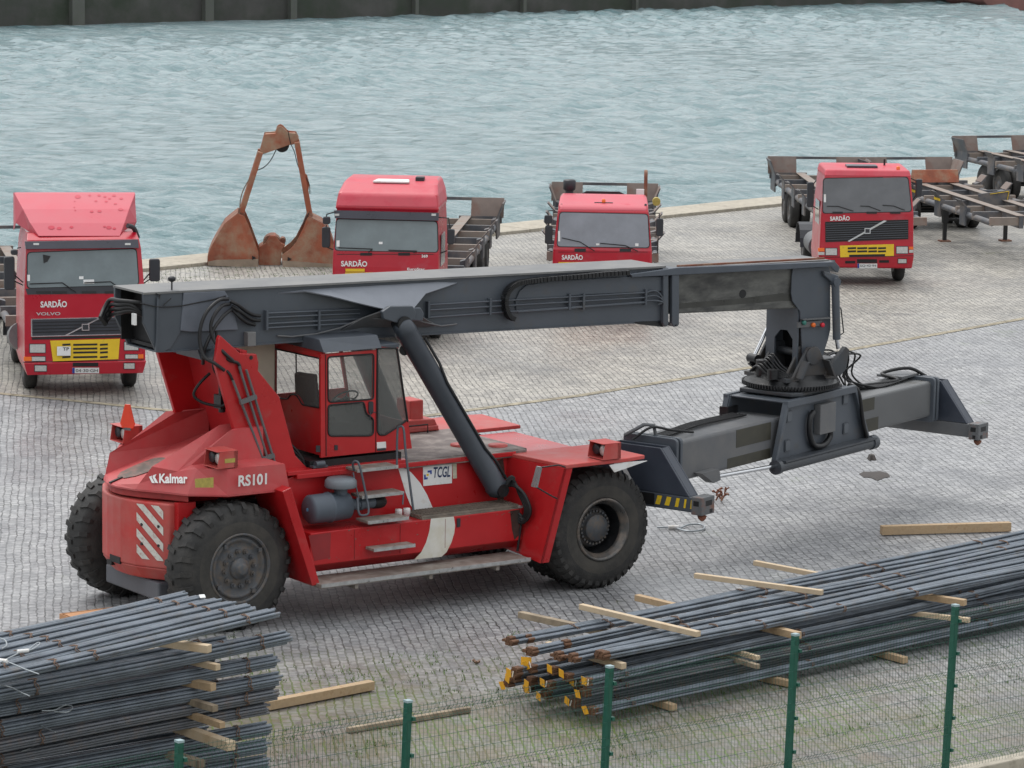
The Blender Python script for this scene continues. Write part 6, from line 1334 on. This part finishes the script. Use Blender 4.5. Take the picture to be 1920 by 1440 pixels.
for pts, r_ in (((( 412, 200), (298, 562)), .1), ((( 628, 140), (705, 572)), .1)):
    for Yv in (-.42, .42):
        a, b = G3(*pts[0], 0), G3(*pts[1], 0); a.y = b.y = Yv; mb = MB(); mb.beam(a, b, .14, .22, (0, 1, 0)); mb.build('arm', RUSTP, gr, bevel=.015)
MB().prism(GP([(655, 320), (690, 345), (705, 400), (690, 480), (668, 400)], -.42), -.47, -.37).build('arm_gusset', RUSTP, gr)
mb = MB(); hp = GP([(435, 95), (500, 90), (512, 55), (530, 45), (548, 55), (575, 85), (625, 90), (642, 125), (612, 155), (580, 160), (425, 215), (408, 195)], 0)
mb.prism(hp, -.36, -.3); mb.prism(hp, .3, .36); mb.prism(GP([(440, 100), (620, 95), (620, 120), (440, 125)], 0), -.3, .3); mb.build('head_block', RUSTP, gr, bevel=.012)
p = G3(540, 165, 0); MB().cyl((p.x, -.12, p.z), (p.x, .12, p.z), .19, n=24).build('upper_sheave', BLKM, gr)
p = G3(480, 752, 0); mb = MB(); mb.cyl((p.x, -.3, p.z), (p.x, .3, p.z), .24, n=24); mb.cyl((p.x, -.34, p.z), (p.x, -.28, p.z), .08, n=12); mb.build('lower_sheave', RUST, gr)
mb = MB(); mb.prism(GP([(400, 770), (440, 745), (470, 700), (500, 700), (535, 745), (560, 755), (540, 790), (530, 880), (400, 880)], 0), -.4, .4); mb.build('lower_block', RUSTP, gr, bevel=.02)
p = G3(545, 740, 0); mb = MB(); mb.cyl((p.x, -.2, p.z+.02), (p.x, .2, p.z+.02), .08, n=10); mb.build('roller', RUST, gr)
mb = MB(); mb.tube(curve([G3(505, 195, -.2), G3(470, 260, -.3), G3(430, 300, -.45), G3(390, 318, -.5)], 5), .014, 5); mb.build('rope', BLK, gr)
mb = MB(); mb.tube(curve([G3(575, 75, -.4), G3(590, 150, -.42), G3(615, 210, -.45), G3(640, 300, -.48), G3(700, 390, -.5), G3(708, 460, -.5)], 5), .012, 5); mb.build('rope', BLK, gr)
mb = MB(); mb.tube(curve([G3(350, 360, -.5), G3(310, 430, -.55), G3(290, 500, -.55), G3(285, 590, -.6)], 5), .014, 5); mb.build('rope', TIE, gr)
mb = MB(); mb.tube(curve([G3(715, 555, -.5), G3(685, 600, -.6), G3(660, 650, -.72)], 5), .012, 5); mb.build('rope', BLK, gr)
for x, y in ((298, 575), (705, 575)): p = G3(x, y, 0); MB().cyl((p.x, -.55, p.z), (p.x, .55, p.z), .08, n=14).build('hinge_pin', RUST, gr)
for x, y in ((372, 843), (585, 850)): p = G3(x, y, -.76); MB().prism([(p.x-.05, p.z-.05), (p.x+.06, p.z), (p.x-.05, p.z+.06)], -.79, -.775).build('slot', BLK, gr)
# ---------------- reinforcing bar stacks ----------------
def hexpos(n, r, flat=1.5):
    """n bar centres in a slightly flattened bundle"""
    c = [(i*2.06*r+(j % 2)*r, j*1.78*r) for i in range(-5, 6) for j in range(-4, 5)]
    c.sort(key=lambda p: (p[0]/flat)**2+p[1]**2); return c[:n]
def bundle(A, B, n=14, r=.0195, sag=0., label='', group=None, m_=None, ties=(), tagc=None, seed=0, ends=None, both=True, flat=1.5, wob=.0):
    """A: visible end, B: far end (world points)"""
    rs = random.Random(seed); A = Vector(A); B = Vector(B); d = B-A; L_ = d.length; d.normalize(); root = empty('rebar_bundle', A, 0, label, 'rebar bundle', group)
    sd = d.cross(Vector((0, 0, 1))).normalized(); up = sd.cross(d); mb = MB(); NS = 8
    def path(t, a=0, b=0):
        s_ = math.sin(math.pi*min(1, max(0, t/L_)))*sag+wob*math.sin(t*.9+seed)
        return d*t+sd*(a+wob*.6*math.sin(t*.7+seed*2))+up*b+Vector((0, 0, -s_))
    for k, (a, b) in enumerate(hexpos(n, r, flat)):
        st_ = rs.uniform(0, .09); a2 = a+rs.uniform(-.003, .003); b2 = b+rs.uniform(-.003, .003)
        mb.tube([path(st_+(L_-st_)*i/NS, a2, b2) for i in range(NS+1)], r*rs.uniform(.86, .95), 7)
    mb.build('bars', m_ or BAR, root)
    if ends:
        mb = MB()
        for k, (a, b) in enumerate(hexpos(n, r, flat)): p = path(-.002, a, b); mb.cyl(p-d*rs.uniform(.0, .02), p+d*.1, r*1.07, n=7)
        mb.build('bar_ends', ends, root)
    hp = hexpos(n, r, flat); wx = max(abs(p[0]) for p in hp)+r*1.25; wy = max(abs(p[1]) for p in hp)+r*1.25
    for t in ties:
        for dt in (0, .045):
            q = [path(t+dt*math.cos(k)+.02*math.sin(2*k+t), math.cos(k*math.pi/7)*wx, math.sin(k*math.pi/7)*wy) for k in range(15)]
            MB().tube(q, .0065, 4, False).build('tie_wire', TIE, root)
    if tagc:
        p = path(.0, .0, .0)-d*.03; rt = rs.uniform(-.5, .5); mb = MB(); w_, h_ = .046, .056
        e1 = sd*math.cos(rt)+up*math.sin(rt); e2 = -sd*math.sin(rt)+up*math.cos(rt); p = p+sd*rs.uniform(-.06, .06)+up*rs.uniform(-.05, .06)
        mb.add([p-e1*w_-e2*h_, p+e1*w_-e2*h_, p+e1*w_+e2*h_-d*.03, p-e1*w_+e2*h_-d*.03], [(0, 1, 2, 3)]); mb.build('tag', tagc, root, solid=.003)
        if rs.random() < .35: mb = MB(); mb.add([p+e1*w_*.9-e2*h_*.8+d*.01, p+e1*w_*1.35-e2*h_*.8+d*.01, p+e1*w_*1.35+e2*h_*.7+d*.01, p+e1*w_*.9+e2*h_*.7+d*.01], [(0, 1, 2, 3)]); mb.build('tag_back', WHITE, root, solid=.002)
    return root
ORD = ['topmost', 'second', 'third', 'fourth', 'fifth', 'sixth', 'seventh', 'eighth', 'ninth', 'tenth']
zr1 = zz(0, 1080, 2.743)
GL = 'rebar bundles in the left stack'
def ext(a, b, z, more=5.):                          # through pixel a and pixel b at height z, running past b
    A = gp(*a, z); B = gp(*b, z); d = (B-A).normalized(); return A, B+d*more, d
top = [((968, 100), (0, 318), 2.03, 'farthest bundle of the left stack\'s top layer, its end a little short'), ((1055, 112), (0, 358), 2.04, 'second bundle from the back in the left stack\'s top layer, white tagged end'), ((1140, 127), (0, 395), 2.05, 'third bundle from the back in the left stack\'s top layer'), ((1212, 147), (0, 432), 2.06, 'fourth bundle from the back in the left stack\'s top layer'), ((1302, 165), (0, 470), 2.07, 'fifth bundle from the back in the left stack\'s top layer, next to the near one'), ((1418, 190), (0, 512), 2.08, 'nearest bundle of the left stack\'s top layer, ending in front of the rear wheel')]
for i, (a, b, z, lab) in enumerate(top):
    A, B, d = ext(zr1(*a), zr1(*b), z); bundle(A, B, 12, label=lab, group=GL, ties=(.55, 3.0, 3.6 if i % 2 else 4.1), seed=i, flat=2.0, wob=.012)
p = gp(*zr1(1040, 106), 2.08); mb = MB(); mb.box(-.035, .035, -.03, .03, 0, .01); o = mb.build('white_tag', WHITE); o.location = p; o.rotation_euler = (R(30), 0, .4); tag(o, 'small white paper tag on the end of the left stack\'s top layer', 'tag')
lay = [((1490, 308), (0, 606), 1.76, 'second layer'), ((1432, 425), (0, 686), 1.5, 'third layer'), ((1436, 518), (0, 790), 1.27, 'fourth layer'), ((1418, 595), (0, 868), 1.09, 'fifth layer'), ((1382, 672), (0, 925), .91, 'sixth layer'), ((1388, 782), (0, 1020), .63, 'seventh layer'), ((1380, 868), (0, 1090), .44, 'eighth layer'), ((1380, 948), (0, 1170), .25, 'ninth layer')]
for i, (a, b, z, nm) in enumerate(lay):
    A, B, d = ext(zr1(*a), zr1(*b), z); sd = Vector((-d.y, d.x, 0)); sd = sd if sd.y > 0 else -sd; rs = random.Random(i+40)
    look = 'rust tinged bars' if i in (3, 4) else 'blue grey bars'
    bundle(A, B, 16, label=f'{look}, nearest bundle in the {nm} of the left stack', group=GL, ties=(.5, 3.4+rs.random()), seed=50+i, flat=1.15, m_=BARR if i in (3, 4) else BAR, wob=.012)
    for k in range(1, 3):
        off = .24*k; s_ = off*1.15+rs.uniform(0, .12)
        bundle(A+sd*off+d*s_+Vector((0, 0, -.035)), B+sd*off, 10, label=f'bundle {["", "second", "third", "fourth"][k]} from the front in the {nm} of the left stack, mostly hidden', group=GL, ties=(.5,), seed=90+i*4+k, flat=1.6, m_=BARR if i in (3, 4) else BAR)
def timber(a, b, z, w=.09, h=.09, m_=WOOD, label='', group=None, name='timber_bearer', more=(0, 0), tilt=0):
    A = gp(*a, z); B = gp(*b, z); d = (B-A); L_ = d.length; d.normalize(); A = A-d*more[0]; B = B+d*more[1]; c = (A+B)/2
    L_ = (B-A).length; mb = MB(); mb.box(-L_/2, L_/2, -w/2, w/2, -h/2, h/2); o = mb.build(name, m_, bevel=.006); o.location = c; o.rotation_euler = (tilt, 0, math.atan2(d.y, d.x))
    return tag(o, label, 'timber', group)
TG = 'timber bearers between the left stack\'s layers'
for i, (a, b, z, wd, m_, lab) in enumerate([((885, 348), (1078, 375), 1.92, .1, WOODP, 'pale new timber under the left stack\'s top layer, end sticking out'), ((1045, 452), (1122, 470), 1.63, .08, WOODP, 'short pale timber end under the left stack\'s second layer'), ((945, 540), (1098, 572), 1.40, .1, WOOD, 'yellowish timber with knotted end under the left stack\'s third layer'), ((1000, 650), (1108, 682), 1.18, .085, WOODD, 'brown timber end under the left stack\'s fourth layer'), ((1005, 722), (1145, 768), 1.0, .08, WOOD, 'light timber under the left stack\'s fifth layer'), ((950, 790), (1190, 875), .77, .12, WOODP, 'thick pale timber under the left stack\'s sixth layer, farthest out'), ((900, 925), (1040, 968), .53, .1, WOODD, 'dark timber under the left stack\'s seventh layer by the fence post')]):
    timber(zr1(*a), zr1(*b), z, wd, wd*.95, m_, lab, TG, more=(.9, 0))
timber(zr1(-60, 790), zr1(38, 800), .93, .12, .11, WOODP, 'pale timber end at the left edge of the picture inside the left stack', TG, more=(.6, 0))
for k, z in enumerate((1.92, 1.63, 1.4, 1.18, 1.0, .77, .53, .34, .12)):      # the hidden second row of bearers
    A = gp(*zr1(-250, 560+k*80), z)
timber((360, 1462), (500, 1490), .1, .12, .12, WOODD, 'dark timber lying on the cobbles under the left stack', TG, more=(.8, .1))
# wire rope slings hanging off the left stack
def sling(pts, z, label, r=.009):
    P_ = [gp(*zr1(x, y), z) for x, y in pts]; c = P_[0]; mb = MB(); mb.tube(curve([p-c for p in P_], 6), r, 6); o = mb.build('wire_sling', SLING); o.location = c; tag(o, label, 'wire sling', 'wire rope slings on the left stack'); return o
sling([(0, 320), (25, 330), (35, 355), (10, 375)], 2.22, 'short grey wire loop at the left edge on the top layer')
sl_ = sling([(0, 445), (60, 415), (118, 388), (165, 378), (205, 350), (190, 345), (140, 385)], 2.22, 'grey wire sling with a silver ferrule lying across the top layer')
q_ = gp(*zr1(118, 386), 2.24)-sl_.location; MB().cyl(q_-Vector((.06, .03, 0)), q_+Vector((.06, .03, 0)), .022, n=10).build('ferrule', WHITE, sl_)
sl_ = sling([(15, 435), (60, 450), (130, 480), (200, 505)], 2.2, 'straight grey wire tail below the ferruled sling')
q_ = gp(*zr1(15, 436), 2.22)-sl_.location; MB().cyl(q_-Vector((.05, -.02, 0)), q_+Vector((.05, -.02, 0)), .024, n=10).build('ferrule', WHITE, sl_)
sling([(0, 560), (60, 575), (110, 600), (152, 618)], 1.9, 'grey wire tail hanging over the second layer')
sling([(215, 693), (280, 690), (330, 665), (365, 668), (372, 680), (345, 700), (280, 698)], 1.45, 'looped grey wire on the third layer')
sling([(130, 735), (180, 760), (285, 803)], 1.25, 'grey wire tail over the fourth layer'); sling([(110, 902), (170, 880), (205, 840), (212, 815)], .95, 'curved grey wire in front of the lower layers')
# ---- right stack
zr2, zr3 = zz(880, 1000, 3.097), zz(1300, 960, 3)
GR = 'rebar bundles in the right stack'
tops = [((228, 630), (1920, 1001), .80, 9, 'farthest bundle of the right stack\'s top layer, rusty cluster of ends'), ((320, 612), (1920, 1012), .8, 9, 'second bundle from the back of the right stack\'s top layer'), ((340, 682), (1920, 1024), .8, 10, 'third bundle from the back of the right stack\'s top layer'), ((548, 640), (1920, 1034), .82, 7, 'middle bundle of the right stack\'s top layer, its rusty end set back'), ((508, 712), (1920, 1045), .82, 9, 'fifth bundle from the back of the right stack\'s top layer'), ((588, 726), (1920, 1056), .82, 9, 'sixth bundle from the back of the right stack\'s top layer'), ((760, 714), (1920, 1069), .84, 12, 'nearest bundle of the right stack\'s top layer, rusty end above the fence post')]
for i, (a, b, z, n_, lab) in enumerate(tops):
    A, B, d = ext(zr2(*a), b, z, 3.); bundle(A, B, n_+1, r=.021, label=lab, group=GR, ties=(1.2+.3*i, 4.6, 7.3-.2*i, 10.), seed=200+i, flat=2.2, ends=BAREND, wob=.012)
low = [((700, 1035), (1920, 1154), .18, 'bottom'), ((600, 990), (1920, 1140), .18, 'bottom'), ((430, 935), (1920, 1128), .2, 'bottom'), ((330, 895), (1920, 1112), .2, 'bottom'), ((215, 865), (1920, 1100), .2, 'bottom'),
       ((655, 925), (1920, 1128), .38, 'middle'), ((605, 880), (1920, 1116), .38, 'middle'), ((455, 885), (1920, 1104), .4, 'middle'), ((345, 855), (1920, 1090), .4, 'middle'), ((250, 835), (1920, 1078), .4, 'middle'),
       ((665, 860), (1920, 1094), .58, 'upper'), ((555, 835), (1920, 1082), .58, 'upper'), ((470, 800), (1920, 1070), .6, 'upper'), ((345, 790), (1920, 1058), .6, 'upper'), ((260, 800), (1920, 1046), .6, 'upper')]
for i, (a, b, z, nm) in enumerate(low):
    A, B, d = ext(zr2(*a), b, z, 3.); k = i % 5
    bundle(A, B, 9, r=.0195, label=f'tagged bundle, {["nearest", "second from the front", "middle", "fourth from the front", "farthest"][k]} in the {nm} row below the right stack\'s top', group=GR, ties=(.7, 4.2, 8.), seed=300+i, flat=1.5, ends=BAREND, tagc=TAGY, wob=.01, m_=BARR if i % 4 == 1 else BAR)
p = gp(*zr2(330, 742), .66); mb = MB(); mb.box(-.07, .07, -.003, .003, -.055, .055); o = mb.build('yellow_tag', TAGY); o.location = p; o.rotation_euler.z = -.2; tag(o, 'yellow tag hanging on the far corner just under the right stack\'s top layer', 'tag')
TR_ = 'timber bearers of the right stack'
for a, b, z, w_, m_, lab, mo in [((1089, 1137), (1310, 1189), .97, .085, WOODP, 'long pale timber across the top of the right stack, near its tagged end', (0, 0)), ((1303, 1079), (1542, 1111), .98, .08, WOODP, 'long pale timber lying across the top of the right stack, farther along', (0, 0)),
    ((975, 1152), (1085, 1176), .66, .1, WOODD, 'dark ended timber sticking out behind the right stack\'s rusty bar ends', (0, .8)), ((1194, 1120), (1235, 1130), .68, .1, WOOD, 'short timber end behind the right stack, between two longer ones', (0, .8)), ((1415, 1055), (1520, 1075), .68, .08, WOODP, 'thin timber sticking out behind the far part of the right stack', (0, .8)),
    ((1430, 1175), (1498, 1192), .70, .11, WOOD, 'reddish timber end under the top layer by the third fence post', (.9, 0)), ((1738, 1119), (1810, 1130), .70, .1, WOOD, 'reddish timber end under the top layer by the rightmost fence post', (.9, 0)), ((1110, 1232), (1170, 1249), .71, .09, WOODP, 'pale timber end under the top layer just right of the second post', (.9, 0)),
    ((1380, 1222), (1422, 1234), .5, .07, WOODP, 'upper of two stacked pale timber ends in the right stack', (.9, 0)), ((1388, 1240), (1422, 1250), .42, .07, WOODD, 'lower of two stacked timber ends in the right stack', (.9, 0)), ((1745, 1154), (1818, 1163), .5, .075, WOODP, 'pale timber end behind the rightmost fence post', (.9, 0)),
    ((1200, 1306), (1264, 1327), .06, .1, WOOD, 'timber on the cobbles under the near end of the right stack', (.9, 0)), ((1410, 1266), (1488, 1283), .06, .1, WOOD, 'timber on the cobbles under the right stack behind the third post', (.9, 0)), ((1640, 1222), (1698, 1238), .06, .1, WOOD, 'timber on the cobbles under the right stack between the last two posts', (.9, 0))]:
    timber(a, b, z, w_, w_*.9, m_, lab, TR_, more=mo)
timber((1652, 994), (1894, 987), .09, .13, .15, WOOD, 'square brown timber alone on the cobbles beyond the right stack')
timber((500, 1322), (697, 1284), .08, .13, .12, WOOD, 'light timber beam on the cobbles at the end of the left stack')
timber((652, 1369), (880, 1330), .04, .08, .07, WOODD, 'thin weathered timber on the cobbles behind the first full fence panel')
# cardboard tray behind the left stack
p = gp(178, 1166, .0); e = empty('cardboard_tray', (p.x, p.y, 0), R(34), 'flat open orange brown cardboard box on the cobbles behind the left stack', 'box')
e.scale = (.6, .8, .8)
MB().box(-.75, .75, -.3, .3, 0.0, .02).build('base', BOXM, e)
for x in (-.75, .73): MB().box(x, x+.02, -.3, .3, .02, .16).build('side_flap', BOXM, e)
for y in (-.3, .28): MB().box(-.73, .73, y, y+.02, .02, .16).build('long_flap', BOXM, e)
MB().box(-.7, .35, -.28, .2, .15, .17).build('lid', BOXM, e)
# rope end with eye on the ground, rusty scraps
def gtube(pts, z, r, name, m_, label, cat): 
    P_ = [gp(x, y, z) for x, y in pts]; c = P_[0].copy(); o = MB().tube(curve([p-c for p in P_], 6), r, 6).build(name, m_); o.location = c; return tag(o, label, cat)
cl = gtube([(1232, 989), (1262, 989), (1275, 990), (1290, 984), (1312, 983), (1321, 988), (1314, 994), (1290, 996), (1270, 991)], .03, .016, 'lifting_sling', SLING, 'grey wire sling with an eye and silver clamp on the cobbles by the front wheel', 'sling')
q_ = gp(1270, 989, .04)-cl.location; MB().cyl(q_-Vector((.15, 0, 0)), q_+Vector((.02, .02, 0)), .035, n=10).build('clamp', WHITE, cl)
def scrap(px, py, w_, label, m_, n_=8, sd_=1, hgt=.08):
    rs = random.Random(sd_); p = gp(px, py); mb = MB()
    for k in range(n_):
        a = rs.uniform(0, 6.28); l_ = w_*rs.uniform(.3, 1); c = Vector((rs.uniform(-w_, w_)*.5, rs.uniform(-w_, w_)*.8, rs.uniform(.01, hgt))); q = c+Vector((math.cos(a)*l_*.5, math.sin(a)*l_*.5, rs.uniform(-.0, hgt)))
        mb.tube([c, (c+q)/2+Vector((0, 0, .02)), q], .012+.01*rs.random(), 5)
    o = mb.build('scrap', m_); o.location = p; tag(o, label, 'scrap')
scrap(1350, 940, .2, 'tangle of rusty wire and scrap beside the spreader\'s near corner', RUST, 14, 3, .14)
def flat_litter(px, py, w_, d_, h_, label, m_, sd_):
    rs = random.Random(sd_); p = gp(px, py); q = [((w_*math.cos(t)*rs.uniform(.6, 1.1)), d_*math.sin(t)*rs.uniform(.5, 1.2)) for t in [k*math.pi/6 for k in range(12)]]
    o = MB().prism(q, .008, h_, 'z', [(x*.6, y*.5) for x, y in q]).build('litter', m_); o.location = p; tag(o, label, 'litter')
LIT = mat('dark_litter', (.05, .042, .038), .8, var=.3, vscale=9)
flat_litter(1634, 861, .1, .2, .09, 'small dark crumpled litter on the cobbles under the middle of the spreader', LIT, 4); flat_litter(1640, 892, .3, .45, .02, 'flat dark wet litter on the cobbles below the spreader cylinder', LIT, 5)
scrap(895, 1243, .1, 'small brown speck of litter in front of the machine', TIE, 4, 6, .02)
# ---------------- green mesh fence ----------------
ptop = [(-110, 1470), (324, 1390), (754, 1315), (1133, 1250), (1482, 1190), (1783, 1135), (2068, 1084)]
PT = [gp(x, y, 2.25) for x, y in ptop]
fe = empty('mesh_fence', (PT[3].x, PT[3].y, 0), 0, 'green welded mesh fence on square posts running along the front', 'fence')
def fl_(p): return Vector((p.x-PT[3].x, p.y-PT[3].y, 0))
ZB = .2; HT = 2.05
fdir = (PT[5]-PT[2]); fdir.z = 0; fdir.normalize(); fn = Vector((fdir.y, -fdir.x, 0)); fa = math.atan2(fdir.y, fdir.x)
for i, p in enumerate(PT):
    e = empty('post'); e.parent = fe; e.location = fl_(p)+Vector((0, 0, ZB)); e.rotation_euler = (0, R(2.2), fa)
    MB().box(-.035, .035, -.035, .035, 0, HT-.02).build('tube', GREENP, e, bevel=.005)
    MB().box(-.038, .038, -.038, .038, HT-.02, HT+.005).build('cap', mat('post_cap', (.3, .4, .42), .4) if i == 0 else bpy.data.materials['post_cap'], e)
    MB().box(-.09, .09, -.09, .09, 0, .012).build('foot_plate', GREENP, e)
    for z in (.25, .65, 1.05, 1.45, 1.85): MB().box(.035, .075, -.05, .05, z-.02, z+.02).build('clamp', GREENP, e)
FOLD = [(1.93, 0), (1.88, .05), (1.83, 0), (1.24, 0), (1.19, .05), (1.14, 0), (.56, 0), (.51, .05), (.46, 0), (.12, 0), (.08, .04), (.04, 0)]
for i in range(len(PT)-1):
    a, b = fl_(PT[i]), fl_(PT[i+1]); d = (b-a); L_ = d.length; d.normalize(); nn = Vector((d.y, -d.x, 0)); o_ = a+nn*.045
    mb = MB(); k = int(L_/.05); base = Vector((0, 0, ZB))
    prof = [(2.0, 0)]+FOLD+[(.0, 0)]
    for j in range(1, k):
        t = L_*j/k; mb.tube([o_+d*t+nn*(-y)+Vector((0, 0, ZB+z)) for z, y in prof], .0024, 4, False)
    for z, y in [(1.98, 0)]+[q for q in FOLD]+[(1.62, 0), (1.42, 0), (.98, 0), (.76, 0), (.28, 0)]: mb.tube([o_+nn*(-y)+Vector((0, 0, ZB+z)), o_+d*L_+nn*(-y)+Vector((0, 0, ZB+z))], .0026, 4, False)
    mb.build('mesh_panel', WIREM, fe)
# low concrete kerb wall under the fence, earth and weeds in front of it
wl = empty('kerb_wall', (PT[3].x, PT[3].y, 0), fa, 'low pale concrete wall under the green fence', 'wall')
Lw = (PT[5]-PT[3]).length
MB().box(-12, 6+Lw, -.12, .12, -1.0, .2).build('wall_body', CONC, wl, bevel=.015)
EARTH = mat('weedy_earth', (.14, .11, .075), .95, var=.35, vscale=3, col2=(.1, .13, .04), c2amt=.42, c2scale=2.5, bump=.8, bscale=9)
mb = MB(); c0_ = Vector((PT[3].x, PT[3].y, 0)); mb.add([c0_-fdir*14+fn*.12+Vector((0, 0, -.35)), c0_+fdir*14+fn*.12+Vector((0, 0, -.35)), c0_+fdir*14+fn*8+Vector((0, 0, -.6)), c0_-fdir*14+fn*8+Vector((0, 0, -.6))], [(0, 3, 2, 1)]); o = mb.build('verge', EARTH); tag(o, kind='structure')
if o.data.polygons[0].normal.z < 0: o.data.flip_normals()
# tufts: grass in the joints near the fence
rs = random.Random(9); mb = MB()
def tuft(c, n_, h):
    for _ in range(n_):
        a = rs.uniform(0, 6.28); q = c+Vector((rs.gauss(0, .04), rs.gauss(0, .04), 0)); t = Vector((math.cos(a), math.sin(a), 0)); w_ = rs.uniform(.004, .008); hh = h*rs.uniform(.5, 1)
        s_ = Vector((-t.y, t.x, 0)); mb.add([q-s_*w_, q+s_*w_, q+t*hh*.5+Vector((0, 0, hh))], [(0, 1, 2)])
for _ in range(1500):
    px, py = rs.uniform(420, 1920), rs.uniform(1185, 1440); q = gp(px, py, 0)
    if noise.noise(Vector((q.x*.55, q.y*.55, 2))) < .0: continue
    tuft(q, 5, .05)
for _ in range(500):
    t = rs.uniform(-3, 8); c = c0_+fdir*t-fn*rs.uniform(.12, .5); tuft(c, 7, .09)
for _ in range(700):
    t = rs.uniform(2, 8); c = c0_+fdir*t+fn*rs.uniform(.15, 2.0)+Vector((0, 0, -.38)); tuft(c, 8, .16)
for _ in range(260):
    px, py = rs.uniform(270, 630), rs.uniform(492, 535); tuft(gp(px, py, 0), 5, .05)
GR_ = mat('grass_blades', (.09, .16, .03), .6, var=.35, vscale=1.5)
tag(mb.build('grass', GR_), 'short green grass growing in the cobble joints', 'grass', kind='stuff')
